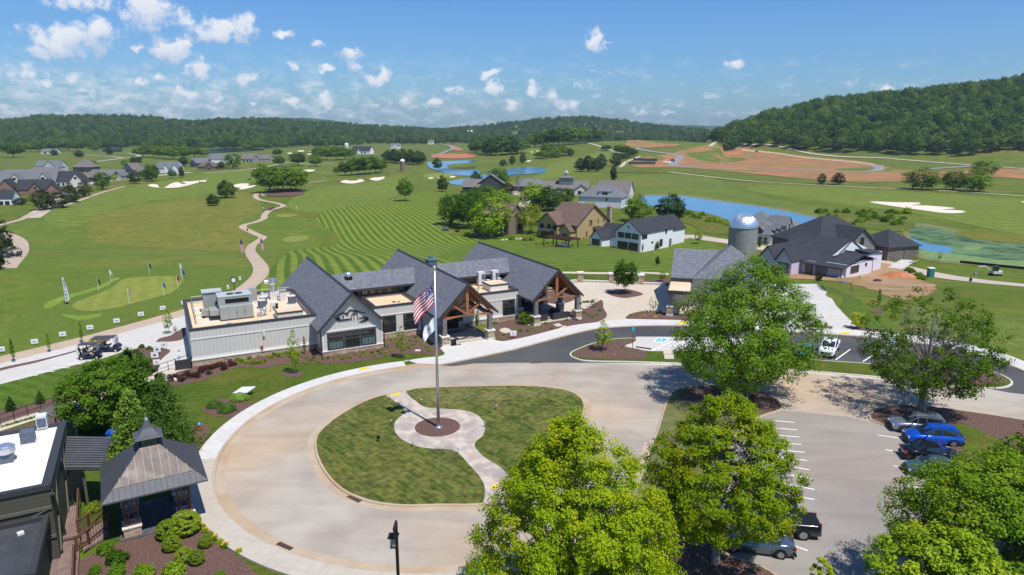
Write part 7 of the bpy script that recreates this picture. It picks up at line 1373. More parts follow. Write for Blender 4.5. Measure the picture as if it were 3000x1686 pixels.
for k, (x, y, c, s) in enumerate(((2472, 832, (.20,.19,.19), 1), (2570, 826, (.13,.05,.05), 1), (2525, 817, (.5,.33,.16), 1), (2460, 815, (.55,.5,.46), 1), (583, 692, (.30,.36,.30), 0), (725, 678, (.10,.05,.04), 0), (2843, 826, (.03,.04,.10), 0))):
 o = MB()
 if s: [o.cbox(.1*i, .15*i, .18*i, 1.8-.3*i, .9, .17, .2*i) for i in range(3)]
 else: o.cbox(0, 0, 0, .45, .4, .85); o.lathe([(.25, .85), (.2, .95), (.05, 1.0)], 8)
 tag(o.build('material_stack' if s else 'marker_box', mat('stack_%d' % k, c, .8), loc=at(x, y)), ('grey block pile on the clay yard', 'dark red brick pile on the clay yard', 'timber boards on the clay mound', 'pale planks leaning by the unfinished house', 'green utility box in the rough grass', 'brown bin beside the winding path', 'dark blue letter box by the street')[k], 'pile' if s else 'box')
o = MB(); random.seed(8); n = 22
vs = [(0, 0, 1.5)]+[(r*math.cos(a*.2856)*4.6*(1+.2*random.random()), r*math.sin(a*.2856)*2.4, h+.25*random.random()) for r, h in ((.35, 1.1), (.7, .5), (1, -.1)) for a in range(n)]
fs = [(0, 1+i, 1+(i+1) % n) for i in range(n)]+[(1+j*n+i, 1+(j+1)*n+i, 1+(j+1)*n+(i+1) % n, 1+j*n+(i+1) % n) for j in (0, 1) for i in range(n)]
o.add(vs, fs); tag(o.build('soil_heap', m_clay2, loc=at(2630, 812), smooth=True), 'red-brown heap of dug clay beside the unfinished house', 'soil heap')
A, B = G(1293, 503), G(1392, 495); d = B-A; R = empty('footbridge', (A.x, A.y, A.z+.3), 'low dark timber bridge crossing the narrow of the pond', 'bridge', math.atan2(d.y, d.x)); o = MB(); o.box(0, d.length, -1.2, 1.2, .8, 1.0); o.build('deck', br, R); o = MB(); n = 18
for i in range(n+1): [o.cbox(d.length*i/n, s*1.2, -.5, .2, .2, 2.6) for s in (-1, 1)]
[o.box(0, d.length, s*1.2-.05, s*1.2+.05, 1.95, 2.08) for s in (-1, 1)]; o.build('railing', br, R)
               # --- lower left: older building, lean-to, deck and pavilion
A5 = R_(28)
def rot(p0, a, x, y): return (p0[0]+x*math.cos(a)-y*math.sin(a), p0[1]+x*math.sin(a)+y*math.cos(a))
p0 = onz(141, 1419, 5.0)
R = empty('flat_roof_building', (p0[0], p0[1], 0), 'olive green building with white membrane roof cut by the left photo edge', 'building', A5); m_ol = siding('olive_board', (.085,.080,.058), .25, horiz=True, dark=.7); m_olt = mat('olive_trim', (.115,.11,.08), .7); m_memb = mat('membrane_white', (.78,.76,.73), .8, (.70,.64,.56), .5, det=8, mixlo=.5, mixhi=.75)
o = MB(); o.box(-16, 0, 0, 9.6, -2.5, 4.7); o.build('wall', m_ol, R); o = MB(); o.box(-16, -.35, .25, 9.3, 4.704, 4.8); o.build('roof_deck', m_memb, R); o = MB(); o.box(-16, .1, -.1, .24, 4.705, 5.0); o.box(-.34, .12, .25, 9.7, 4.705, 5.0); o.box(-16, -.35, 9.31, 9.7, 4.705, 4.95); o.build('parapet_cap', m_dtrim, R)
o = MB()
for x0 in (-11.8, -7.9, -4.0):
 o.vplate([(x0, -.06, 1.9), (x0+.2, -.06, 1.9), (x0+3.8, -.06, 3.5), (x0+3.6, -.06, 3.5)], (0, 1, 0), .08); o.vplate([(x0, -.11, 3.5), (x0+.2, -.11, 3.5), (x0+3.8, -.11, 1.9), (x0+3.6, -.11, 1.9)], (0, 1, 0), .08)
o.box(-16, 0, -.1, -.01, 3.52, 3.7); o.box(-16, 0, -.1, -.01, 1.7, 1.88); o.build('cross_brace', m_olt, R)
o = MB()
for y0 in (.3, 4.9): o.vplate([(.06, y0, .6), (.06, y0+.2, .6), (.06, y0+2.0, 4.2), (.06, y0+1.8, 4.2)], (1, 0, 0), .08); o.vplate([(.11, y0, 4.2), (.11, y0+.2, 4.2), (.11, y0+2.0, .6), (.11, y0+1.8, .6)], (1, 0, 0), .08)
o.box(.01, .1, 0, 9.5, 4.3, 4.5); o.build('cross_brace', m_olt, R)
def ontop(name, px, py, z, lab, cat): x, y = onz(px, py, z); return empty(name, (x, y, z), lab, cat, A5)
Q = ontop('condenser_unit', 127, 1256, 4.8, 'white condenser on the back edge of the white roof', 'air conditioner'); o = MB(); o.box(-.3, .3, -.35, .35, .1, 1.0); o.build('casing', m_hvacw, Q); o = MB(); o.box(-.25, .25, -.39, -.353, .25, .85); o.build('grille', m_hvacb, Q)
Q = ontop('condenser_unit', 85, 1298, 4.8, 'blue-grey boxy condenser in the middle of the white roof', 'air conditioner'); o = MB(); o.box(-.38, .38, -.38, .38, .12, .85); o.build('casing', m_hvacb, Q); o = MB(); o.box(-.45, .45, -.45, .45, 0, .115); o.build('base', m_hvacw, Q)
Q = ontop('exhaust_fan', 22, 1352, 4.8, 'round aluminium exhaust fan on the white roof at the left photo edge', 'exhaust fan'); o = MB(); o.lathe([(.42, .55), (.52, .62), (.52, .95), (.40, 1.0), (.36, 1.08)], 18); o.build('hood', m_alu, Q); o = MB(); o.cbox(0, 0, 0, .7, .7, .55); o.build('curb', m_hvacb, Q)
q0 = onz(124, 1518, 3.3); R = empty('porch_building', (q0[0], q0[1], 0), 'low olive porch with black membrane roof in the lower left corner', 'building', A5); o = MB(); o.box(-9, 0, -5.2, 0, -2.5, 3.0); o.build('wall', m_ol, R); o = MB(); o.box(-9, .0, -5.2, 0, 3.004, 3.12); o.build('roof_deck', mat('membrane_black', (.045,.048,.055), .6, (.065,.065,.07), 1), R); o = MB(); o.box(-9, .3, -.02, .25, 3.0, 3.35); o.box(.004, .3, -5.4, -.03, 3.0, 3.35); o.box(-9, .3, -5.7, -5.41, 2.95, 3.35); o.build('gutter', m_dtrim, R)
o = MB(); o.cbox(-.9, -1.0, 3.125, .3, .3, .12, .3); o.lathe([(.13, 3.13), (.1, 3.3), (.05, 3.35)], 8, 0, (-1.9, -2.2, 0)); o.build('vent', m_hvacw, R); o = MB(); o.cbox(-2.6, -2.7, 3.125, .12, 1.5, .05, .7); tag(o.build('timber_plank', m_sand, loc=R.location, rz=A5), 'short loose plank lying on the black porch roof', 'plank')
a0, a1, a2, a3 = [Vector((*onz(x, y, z), z)) for x, y, z in ((151, 1370, 3.1), (300, 1370, 3.1), (323, 1281, 4.2), (165, 1278, 4.2))]
o = MB(); c = a0; o.slab([tuple(p-c) for p in (a0, a1, a2, a3)], .12); R = empty('lean_to', c, 'dark standing seam metal lean-to roof between the white roof and the pavilion', 'canopy'); m_seam = mat('metal_roof_grey', (.075,.076,.088), .5, (.09,.092,.105), 2); o.build('roof', m_seam, R)
o = MB()
for i in range(1, 13): p, q = a0.lerp(a3, i/13)-c, a1.lerp(a2, i/13)-c; n = Vector((0, 0, 1)); o.tube(p+n*.02, q+n*.02, .03, n=4)
o.build('seam', m_dtrim, R); o = MB(); d = a1-a0; o.tube((0, -.05, -.12), tuple(d+Vector((0, -.05, -.12))), .08, n=6); o.build('gutter', m_dtrim, R)
o = MB(); [o.tube(tuple((a0-c).lerp(a1-c, t)+Vector((.2, .2, -.15))), tuple((a0-c).lerp(a1-c, t)+Vector((.2, .2, -4.2))), .09, n=6) for t in (.02, .5)]; o.build('post', m_olt, R)
for k, (x0, y0, x1, y1, h) in enumerate(((225, 1276, 290, 1248, 1.7), (296, 1250, 345, 1233, 1.7), (345, 1233, 420, 1245, 1.6), (200, 1500, 245, 1425, 2.2))):
 A, B = Vector((*onz(x0, y0), 0)), Vector((*onz(x1, y1), 0)); d = B-A; o = MB(); n = max(3, int(d.length/.3)); [o.box(d.length*i/n+.01, d.length*(i+1)/n-.01, -.03, .03, 0, h) for i in range(n)]; o.box(0, d.length, .032, .07, h-.3, h-.2)
 tag(o.build('timber_fence', m_olt, loc=A, rz=math.atan2(d.y, d.x)), ('olive board fence behind the lean-to roof, left length', 'olive board fence behind the lean-to roof, middle length', 'olive board fence running under the conifer', 'olive board fence below the lean-to roof')[k], 'fence')
R = empty('patio_umbrella', (*onz(218, 1255), 0), 'open white garden umbrella behind the olive fence', 'umbrella'); o = MB(); o.tube((0, 0, 0), (0, 0, 2.2), .03, n=6); o.build('pole', m_alu, R); o = MB(); o.lathe([(1.0, 1.75), (.6, 2.0), (.05, 2.25)], 8); o.build('canopy', m_hvacw, R)
R = empty('waste_bin', (*onz(337, 1304), .0), 'bright blue wheeled bin behind the pavilion', 'bin', .3); o = MB(); o.prism([(-.42, -.4), (.42, -.4), (.42, .4), (-.42, .4)], .1, 1.1); o.build('body', mat('bin_blue', (.01,.07,.42), .4), R); o = MB(); o.prism([(-.46, -.44), (.46, -.44), (.46, .44), (-.46, .44)], 1.104, 1.2); o.build('lid', MATS['bin_blue'], R)
o = MB(); o.slab([(-1.6, -.9, .5), (1.3, -.9, .5), (1.3, 1.2, .9), (-1.2, .5, .8)], .06); tag(o.build('tan_canopy', m_deck2, loc=(*onz(275, 1270), 1.2), rz=R_(10)), 'tan plywood canopy behind the dark lean-to roof', 'canopy')
o = MB(); o.box(-.6, .6, -1.6, 1.6, 2.3, 2.4); [o.cbox(a*.5, b*1.4, 0, .1, .1, 2.3) for a in (-1, 1) for b in (-1, 1)]; tag(o.build('shed_roof', m_shingt, loc=(*onz(180, 1290), 0), rz=R_(62)), 'small shake-roofed gate shelter behind the white roof', 'shelter')
m_plank = bricks('deck_board', (.20,.135,.115), (.235,.165,.14), (.10,.07,.06), 30, .14, .01, .8, 'floor', .2, off=0, rot=R_(62))
def plat(name, pts, z, m, lab=None):
 P = [onz(x, y, z) for x, y in pts]; o = MB(); o.prism([tuple(p) for p in P], z-.15, z); return o
R = empty('timber_deck', (0, 0, 0), 'brown timber deck with steps and railings left of the pavilion', 'deck'); plat('d', [(176,1492),(231,1478),(236,1566),(170,1582)], .55, m_plank).build('platform', m_plank, R); plat('d', [(139,1582),(236,1562),(222,1760),(150,1760)], .3, m_plank).build('platform', m_plank, R)
for k in range(5): o = plat('s', [(236+k*16, 1562-k*8), (252+k*16, 1554-k*8), (262+k*14, 1600-k*8), (244+k*15, 1612-k*8)], .30-.06*k, m_plank); o.build('step', m_plank, R)
def rail(parent, a, b, z0, z1, za=.95, n=8, m=None):
 A, B = Vector((*onz(*a, z0), z0)), Vector((*onz(*b, z1), z1)); o = MB(); up = Vector((0, 0, za)); o.tube(A+up, B+up, .055, n=6); o.tube(A+up*.15, B+up*.15, .03, n=5)
 for i in range(n+1): p = A.lerp(B, i/n); o.tube(p, p+up, .02 if 0 < i < n else .07, n=5)
 return o.build('railing', m or mat('rail_brown', (.13,.06,.04), .7), parent)
rail(R, (231, 1566), (262, 1548), .5, .5); rail(R, (262, 1548), (308, 1500), .5, .2); rail(R, (226, 1616), (262, 1594), .3, .3); rail(R, (262, 1594), (322, 1545), .3, .05); rail(R, (232, 1566), (234, 1470), .5, .5, n=3); rail(R, (222, 1640), (218, 1760), .3, .3, n=3)
for k, (a, b, n, l) in enumerate((((-40, 1262), (195, 1184), 6, 'thin black handrail along the ramp left of the conifers'), ((462, 1098), (556, 1066), 3, 'thin black handrail at the clubhouse end of the ramp'))):
 A, B = Vector((*onz(*a), 0)), Vector((*onz(*b), 0)); o = MB(); up = Vector((0, 0, 1.0)); o.tube(A+up, B+up, .03, n=5); o.tube(A+up*.5, B+up*.5, .025, n=5); [o.tube(A.lerp(B, i/n), A.lerp(B, i/n)+up, .03, n=5) for i in range(n+1)]; tag(o.build('handrail', m_blk), l, 'handrail')
o = MB(); A, B = Vector((*onz(545, 1108), 0)), Vector((*onz(440, 1130), 0)); o.tube(A, B, .3, n=4); tag(o.build('retaining_kerb', m_sill), 'pale stone edging wall between ramp and red shrubs', 'wall')
R = empty('steel_gate', UV(-1.6, -.6, 0), 'dark steel gate at the clubhouse corner', 'gate', PHI); o = MB(); o.box(0, 1.4, -.03, .03, .05, 1.1); o.build('panel', m_dtrim, R); o = MB(); [o.tube((x, 0, 0), (x, 0, 1.3), .05, n=6) for x in (-.05, 1.45)]; o.build('post', m_blk, R)
pc = (-23.0, 39.9); PA = R_(31)
R = empty('pavilion', (*pc, 0), 'open timber pavilion with dark metal roof, patch of bare copper and small roof turret', 'pavilion', PA); R.scale = (.74, .74, 1)
m_cop = mat('copper_sheet', (.21,.165,.14), .6, (.13,.11,.10), .8, metal=0, det=5, spec=.2, col3=(.30,.24,.20), scale3=.9)
lv = [(3.9, 3.1), (3.1, 3.56), (2.2, 4.15), (1.5, 4.62), (.75, 5.12)]  # half width and height: flared hip
rf = {'f': (0, -1), 'r': (1, 0), 'b': (0, 1), 'l': (-1, 0)}
for side, (sx, sy) in rf.items():
 o = MB()
 def P(h, t, z): # t in -1..1 along the side
  a, b = sx*h, sy*h; return (a-sy*h*t, b+sx*h*t, z)
 vs = [P(h, t, z) for h, z in lv for t in (-1, 1)]; fs = [(2*i, 2*i+1, 2*i+3, 2*i+2) for i in range(len(lv)-1)]
 o.add(vs, fs); o.add([(x, y, z-.1) for x, y, z in vs], fs); o.add([vs[0], vs[1], (vs[1][0], vs[1][1], vs[1][2]-.1), (vs[0][0], vs[0][1], vs[0][2]-.1)], [(0,1,2,3)])
 o.build('roof', m_seam, R)
 o = MB()
 for k in range(-9, 10):
  q = k/9.0
  for i in range(len(lv)-1):
   (h0, z0), (h1, z1) = lv[i], lv[i+1]; off_ = q*lv[0][0]
   if abs(off_) <= h0:
    hh = max(h1, abs(off_)); t = (h0-hh)/(h0-h1); z = z0+(z1-z0)*t
    if t > .03: o.tube(P(h0, off_/h0, z0+.02), P(hh, off_/hh, z+.02), .025, n=4, cap=False)
 o.build('seam', m_dtrim, R)
 if side == 'f':
  o = MB(); l2 = [(3.05, 3.61), (2.2, 4.175), (1.5, 4.645), (.8, 5.10)]; vs = [P(h+.0, t*.97, z+.02) for h, z in l2 for t in (-1, 1)]; o.add([(x, y-.02, z) for x, y, z in vs], [(2*i, 2*i+1, 2*i+3, 2*i+2) for i in range(3)]); o.build('copper_patch', m_cop, R)
  o = MB()
  for k in range(-4, 5):
   for i in range(3):
    (h0, z0), (h1, z1) = l2[i], l2[i+1]; off_ = k*.62
    if abs(off_) <= h0: hh = max(h1, abs(off_)); t = (h0-hh)/(h0-h1); o.tube(P(h0, off_/h0, z0+.045), P(hh, off_/hh, z0+(z1-z0)*t+.045), .022, n=4, cap=False)
  o.build('copper_seam', mat('copper_bright', (.42,.34,.27), .5), R)
o = MB(); o.cbox(0, 0, 4.9, 1.15, 1.15, .85); o.build('turret', m_grey, R); o = MB(); [o.cbox(sx*.585, sy*.585, 5.2, .7 if sx == 0 else .03, .7 if sy == 0 else .03, .5) for sx, sy in rf.values()]; o.build('turret_window', m_glass3, R)
o = MB(); l3 = [(1.1, 5.68), (.7, 5.85), (.38, 6.2), (.13, 6.65)]; vs = [(a*h, b*h, z) for h, z in l3 for a, b in ((-1, -1), (1, -1), (1, 1), (-1, 1))]; fs = [(i*4+k, i*4+(k+1) % 4, i*4+4+(k+1) % 4, i*4+4+k) for i in range(3) for k in range(4)]+[(3, 2, 1, 0), (12, 13, 14, 15)]; o.add(vs, fs); o.build('turret_roof', m_seam, R); o = MB(); o.lathe([(.14, 6.65), (.14, 6.74), (.04, 6.84), (.02, 7.05)], 8); o.build('finial', m_alu, R)
m_redw = mat('timber_red', (.20,.075,.045), .7, (.15,.055,.035), 4)
for a in (-1, 1):
 for b in (-1, 1):
  o = MB(); cx, cy = a*2.45, b*2.45
  for dx, dy in ((0, 0), (-a*.95, 0), (0, -b*.95)): o.cbox(cx+dx, cy+dy, .75, .16, .16, 2.5)
  for dx, dy in ((-a*.95, 0), (0, -b*.95)):
   o.tube((cx, cy, .85), (cx+dx, cy+dy, 2.9), .06, n=4); o.tube((cx+dx, cy+dy, .85), (cx, cy, 2.9), .06, n=4); o.tube((cx-dx*.1, cy-dy*.1, .85), (cx+dx*1.1, cy+dy*1.1, .85), .1, n=4)
  o.build('timber_post', m_redw, R)
  o = MB(); o.cbox(cx-a*.4, cy-b*.4, -.1, 1.3, 1.3, .75); o.build('stone_plinth', m_stone, R); o = MB(); o.cbox(cx-a*.4, cy-b*.4, .655, 1.45, 1.45, .09); o.build('plinth_cap', m_sill, R)
o = MB()
for side, (sx, sy) in rf.items():
 n = 8
 for i in range(n):
  t0, t1 = -1+2*i/n, -1+2*(i+1)/n; f_ = lambda t: 2.75+.32*(1-t*t); g = lambda t, z: (sx*2.45-sy*1.5*t, sy*2.45+sx*1.5*t, z); o.vplate([g(t0, f_(t0)), g(t1, f_(t1)), g(t1, f_(t1)+.2), g(t0, f_(t0)+.2)], (sx, sy, 0), .14)
o.build('arched_brace', m_redw, R)
o = MB(); o.box(-3.0, 3.0, -3.0, 3.0, -.05, .10); o.build('floor', mat('dark_paving', (.10,.10,.105), .9, (.07,.07,.075), 3), R)
               # --- vegetation
lf_oak = leafmat('leaf_oak', (0.075,0.164,0.011), (0.143,0.258,0.018), (0.203,0.297,0.020), .30)
lf_lime = leafmat('leaf_lime', (0.209,0.331,0.008), (0.407,0.500,0.014), (0.594,0.553,0.017), .38)
lf_green = leafmat('leaf_fresh', (0.112,0.224,0.011), (0.234,0.356,0.018), (0.319,0.382,0.020), .34)
lf_dark = leafmat('leaf_dark', (0.031,0.071,0.016), (0.061,0.117,0.020), (0.085,0.143,0.026), .22)
lf_mid = leafmat('leaf_mid', (0.058,0.123,0.014), (0.120,0.207,0.020), (0.185,0.257,0.026), .25)
lf_con = leafmat('needle_green', (0.094,0.183,0.025), (0.203,0.321,0.045), (0.294,0.385,0.056), .2)
lf_cond = leafmat('needle_dark', (0.026,0.047,0.017), (0.060,0.081,0.028), (0.094,0.099,0.034), .15)
lf_olive = leafmat('leaf_olive', (0.074,0.106,0.020), (0.134,0.162,0.034), (0.187,0.162,0.056), .25)
lf_yel = leafmat('leaf_yellow', (0.268,0.341,0.028), (0.435,0.465,0.042), (0.502,0.465,0.056), .35)
lf_box = leafmat('leaf_box', (.24,.34,.02), (.33,.42,.03), (.36,.44,.04), .35)
lf_pur = leafmat('leaf_purple', (.045,.018,.018), (.085,.035,.03), (.05,.05,.02), .2)
lf_for = leafmat('leaf_forest', (0.045,0.097,0.015), (0.110,0.186,0.022), (0.184,0.252,0.028), .2)
lf_flow = leafmat('lily_flower', (.70,.42,.02), (.62,.50,.03), (.20,.30,.03), .2)
lf_blue = leafmat('needle_blue', (.09,.14,.14), (.14,.20,.20), (.12,.17,.16), .15)
m_bark = mat('bark', (.12,.095,.075), .95, (.19,.155,.13), 6, bump=.6)
m_barkg = mat('bark_grey', (.20,.175,.155), .95, (.29,.26,.235), 5, bump=.6)
def quads_mesh(name, V, m, norms=None):
 n = len(V); me = bpy.data.meshes.new(name); me.vertices.add(n*4); me.vertices.foreach_set('co', V.reshape(-1).astype(np.float32))
 me.loops.add(n*4); me.loops.foreach_set('vertex_index', np.arange(n*4, dtype=np.int32)); me.polygons.add(n)
 me.polygons.foreach_set('loop_start', np.arange(0, n*4, 4, dtype=np.int32)); me.polygons.foreach_set('loop_total', np.full(n, 4, np.int32))
 me.materials.append(m); me.update(calc_edges=True); me.validate(); return me
def leaves(rng, C, per, cr, leaf, up=.5, outc=None, asp=.62, flat=.75, droop=0.0):
 n = len(C)*per; base = np.repeat(C, per, 0); crr = np.repeat(cr if np.ndim(cr) else np.full(len(C), cr), per)
 g = rng.normal(size=(n, 3)); g /= np.linalg.norm(g, axis=1)[:, None]; rad = rng.random(n)**.45
 off = g*(rad*crr)[:, None]; off[:, 2] *= flat
 p = base+off; p[:, 2] -= droop*(rad*crr)
 nn = rng.normal(size=(n, 3))*.55; nn[:, 2] += up
 if outc is not None: o = p-outc; o /= (np.linalg.norm(o, axis=1)[:, None]+1e-6); nn += o*.9
 nn += g*.35
 nn /= np.linalg.norm(nn, axis=1)[:, None]
 r = rng.normal(size=(n, 3)); a = np.cross(nn, r); a /= np.linalg.norm(a, axis=1)[:, None]+1e-9; b = np.cross(nn, a)
 s = leaf*(.6+.8*rng.random(n))[:, None]*.5
 return np.stack([p-a*s, p-b*s*asp, p+a*s, p+b*s*asp], 1)
PROF = {'oval': lambda u: math.sin(math.pi*min(1, max(0, u))**.82)**.62, 'round': lambda u: max(0, 1-(2*u-1)**2)**.5, 'broad': lambda u: math.sin(math.pi*min(1, u)**.62)**.55,
  'cone': lambda u: (1-u)**.75*min(1, u*9+.25), 'column': lambda u: math.sin(math.pi*min(1, max(0, u))**.8)**.5, 'hat': lambda u: (1-u**2.3)**.8*min(1, u*3+.55), 'egg': lambda u: math.sin(math.pi*min(1, max(0, u))**.7)**.7}
def make_crown(seed, R, z0, z1, ncl, per, cr, leaf, shape='oval', inner=.45, hole=None, up=.5, lobes=10, lob=.22, droop=0.0, asp=.62):
 rng = np.random.default_rng(seed); f = PROF[shape]; L_ = rng.normal(size=(lobes, 3)); L_ /= np.linalg.norm(L_, axis=1)[:, None]; C = []
 while len(C) < ncl:
  u = rng.random(); th = rng.random()*2*math.pi
  if rng.random() > f(u)+.12: continue
  q = inner+(1-inner)*rng.random()**.55; d = np.array([math.cos(th), math.sin(th), (u-.45)*1.6]); d /= np.linalg.norm(d)
  k = 1+lob*(np.max(L_@d)-.75)*2.2
  r = R*f(u)*q*k; z = z0+(z1-z0)*(u if q > .8 else .5+(u-.5)*(.75+.25*q))
  if hole and hole(u, th, rng): continue
  C.append((r*math.cos(th), r*math.sin(th), z))
 C = np.array(C); crr = cr*(.65+.7*rng.random(len(C)))
 return C, leaves(rng, C, per, crr, leaf, up, np.array([0, 0, z0+(z1-z0)*.4]), droop=droop, asp=asp)
def make_trunk(seed, C, z0, z1, r0, nb=26, lean=0, low=.0, bark=None, name='trunk'):
 rng = random.Random(seed); o = MB(); n = 6; P = []
 for i in range(n+1):
  t = i/n; P.append(Vector((math.sin(t*2+seed)*.05*z1*.3*t, math.cos(t*2.3+seed)*.04*z1*.3*t, -.3+(z0+(z1-z0)*.72+.3)*t)))
 for i in range(n): o.tube(P[i], P[i+1], r0*(1-.85*i/n)*(1.35 if i == 0 else 1), r0*(1-.85*(i+1)/n), 8, cap=False)
 idx = list(range(len(C))); rng.shuffle(idx)
 for k in idx[:nb]:
  c = Vector(C[k]); t = min(.95, max(.28, (c.z/z1)*.62)); a = P[0].lerp(P[-1], t); d = c-a; mid = a+d*.5+Vector((0, 0, -.06*d.length)); w = r0*.30*(1-t*.5)*(30/max(30, nb))**.45
  o.tube(a, mid, w, w*.55, 5, cap=False); o.tube(mid, c, w*.55, w*.15, 5, cap=False)
  for s in range(2): q = Vector((rng.uniform(-1, 1), rng.uniform(-1, 1), rng.uniform(0, 1)))*d.length*.28; o.tube(mid, mid+d*.3+q, w*.35, w*.1, 4, cap=False)
 return o.build(name, bark or m_bark, fix=False, smooth=True)
def tree_thing(name, loc, label, group=None, cat='tree', rz=0): return empty(name, loc, label, cat, rz, group)
def add_crown(R, me, tr, cname='crown'):
 c = bpy.data.objects.new(cname, me); COL.objects.link(c); c.parent = R
 if tr: tr.parent = R
 return c
def px_size(bx_, by_, ty, hw, z=0):
 p = G(bx_, by_) if z is None else G(bx_, by_); h = ztop(p, ty); m = mpp((p.x, p.y, p.z+h*.5)); return p, h, hw*m
def hero(name, bpx, ty, hw, label, lf, shape='oval', ncl=330, per=85, leaf=.24, seed=1, clear=.16, cr=.62, bark=None, nb=34, r0=.24, dx=0, hole=None, inner=.4, lob=.28):
 p, h, R_m = px_size(*bpx, ty, hw); R = tree_thing(name, (p.x, p.y, p.z+.1), label)
 C, V = make_crown(seed, R_m, h*clear, h*.965, ncl, per, cr*R_m/4.6, leaf, shape, inner, hole, lob=lob)
 sh = dx*mpp(p); V[:, :, 0] += sh*((V[:, :, 2])/h); C[:, 0] += sh*(C[:, 2]/h)
 add_crown(R, quads_mesh('crown', V, lf), make_trunk(seed, C, h*clear, h, r0, nb, bark=bark)); return R
hero('shade_tree', (2184, 1167), 745, 205, 'biggest tree of all, dense fresh green crown hiding the cart barn', lf_oak, 'egg', 560, 110, .19, 1, .10, .60, r0=.30)
def hole2(u, th, rng): return u > .5 and rng.random() < .5
hero('shade_tree', (2697, 1205), 842, 188, 'tree with thinning bare-twigged top standing in the mulched island above the silver car', lf_green, 'round', 420, 46, .20, 2, .16, .46, bark=m_barkg, nb=190, r0=.30, hole=hole2, dx=15)
def hole3(u, th, rng): return u > .55 and 0 < th < 1.2 and rng.random() < .6
hero('shade_tree', (1672, 1840), 1190, 285, 'lime-yellow leafy tree in the foreground, bottom centre', lf_lime, 'hat', 1000, 125, .125, 3, .12, .42, nb=90, r0=.2, hole=hole3, inner=.3, lob=.35)
hero('shade_tree', (2096, 1652), 1140, 208, 'bright green foreground tree with bare trunk beside the blue-grey saloon', lf_lime, 'egg', 640, 105, .135, 4, .20, .46, bark=m_barkg, nb=70, r0=.22, inner=.45)
hero('shade_tree', (2870, 1830), 1330, 270, 'dense green tree over the right-hand parked cars, the left one', lf_green, 'oval', 600, 110, .145, 5, .15, .60, nb=40)
hero('shade_tree', (3060, 1700), 1250, 190, 'tree cut by the right photo edge, behind the other foreground tree', lf_green, 'round', 420, 80, .2, 6, .15, .66, nb=20)
hero('shade_tree', (2740, 1960), 1560, 200, 'lowest leafy tree at the bottom right corner', lf_green, 'round', 300, 75, .17, 7, .15, .60, nb=20)
hero('young_tree', (2392, 1850), 1636, 42, 'tip of a small young tree at the bottom edge of the parking lot', lf_lime, 'oval', 50, 40, .15, 8, .3, .8, nb=10, r0=.06)
hero('hornbeam_tree', (320, 1262), 1062, 120, 'broad dark green bushy tree behind the olive fence, left one', lf_oak, 'round', 300, 70, .2, 9, .06, .72, nb=12)
hero('hornbeam_tree', (405, 1225), 1020, 75, 'bushy tree with a tall pointed shoot right of the golf carts', lf_oak, 'oval', 170, 70, .2, 10, .1, .7, nb=12)
def conifer(name, bpx, ty, hw, label, lf, seed, tiers=26, per=60, leaf=.26, group=None, droop=.4):
 p, h, Rm = px_size(*bpx, ty, hw); R = tree_thing(name, (p.x, p.y, p.z), label, group); rng = np.random.default_rng(seed); C = []
 for i in range(tiers):
  t = i/tiers; r = Rm*(1-t)**.85; z = h*(.06+.93*t); nb = max(3, int(9*(1-t)+2))
  for k in range(nb):
   a = k/nb*6.283+i*2.4+rng.random()*.5
   for q in (.45, .75, 1.0): rr = r*q*(.8+.35*rng.random()); C.append((rr*math.cos(a), rr*math.sin(a), z-droop*rr*.45+.1*rng.random()))
 C = np.array(C); V = leaves(rng, C, per, .17*Rm+.10, leaf, .6, None, asp=.28, flat=.4, droop=.8)
 o = MB(); o.tube((0, 0, -.3), (0, 0, h*.95), .03*h*.6, .02, 8); tr = o.build('trunk', m_bark); add_crown(R, quads_mesh('crown', V, lf), tr); return R
conifer('cedar_tree', (492, 1318), 1092, 105, 'feathery conifer right behind the pavilion, the taller pointed one', lf_con, 11, 17, 34, .26)
conifer('cedar_tree', (398, 1312), 1130, 75, 'feathery conifer left of the pavilion turret, the smaller one', lf_con, 12, 15, 32, .26)
SH = {}
def shared(key, lf, shape, R, z0, ncl, per, cr, leaf, seed, r0=.18, bark=None, inner=.35, nb=10, lob=.3):
 C, V = make_crown(seed, R, z0, 9.8, ncl, per, cr, leaf, shape, inner, lob=lob); tr = make_trunk(seed, C, z0, 10, r0, nb, bark=bark)
 SH[key] = (quads_mesh('crown', V, lf), tr.data); bpy.data.objects.remove(tr)
shared('oak', lf_mid, 'broad', 4.6, 2.7, 110, 26, 1.25, .62, 21); shared('oak2', lf_mid, 'round', 4.4, 2.5, 110, 26, 1.3, .62, 22); shared('dark', lf_dark, 'egg', 3.4, 1.0, 100, 26, 1.1, .6, 23)
shared('fresh', lf_oak, 'round', 4.4, 1.0, 130, 34, 1.2, .46, 24); shared('lime', lf_green, 'oval', 3.6, 1.2, 110, 30, 1.1, .46, 25); shared('cedar', lf_cond, 'egg', 3.6, 1.0, 120, 26, .95, .5, 26)
shared('mag', lf_dark, 'cone', 4.0, .5, 120, 28, .8, .5, 27, r0=.12); shared('col', lf_oak, 'column', 1.0, 1.2, 60, 30, .55, .35, 28, r0=.12, nb=4); shared('young', lf_green, 'egg', 2.3, 2.2, 55, 30, .62, .34, 29, r0=.10, nb=16)
shared('pale', lf_olive, 'round', 3.2, 1.8, 40, 24, .55, .30, 30, r0=.10, nb=30); shared('bare', lf_olive, 'oval', 3.4, 2.0, 30, 12, .7, .35, 31, r0=.18, nb=60, bark=m_barkg); shared('purple', lf_pur, 'round', 5.2, .4, 90, 26, 1.2, .6, 32)
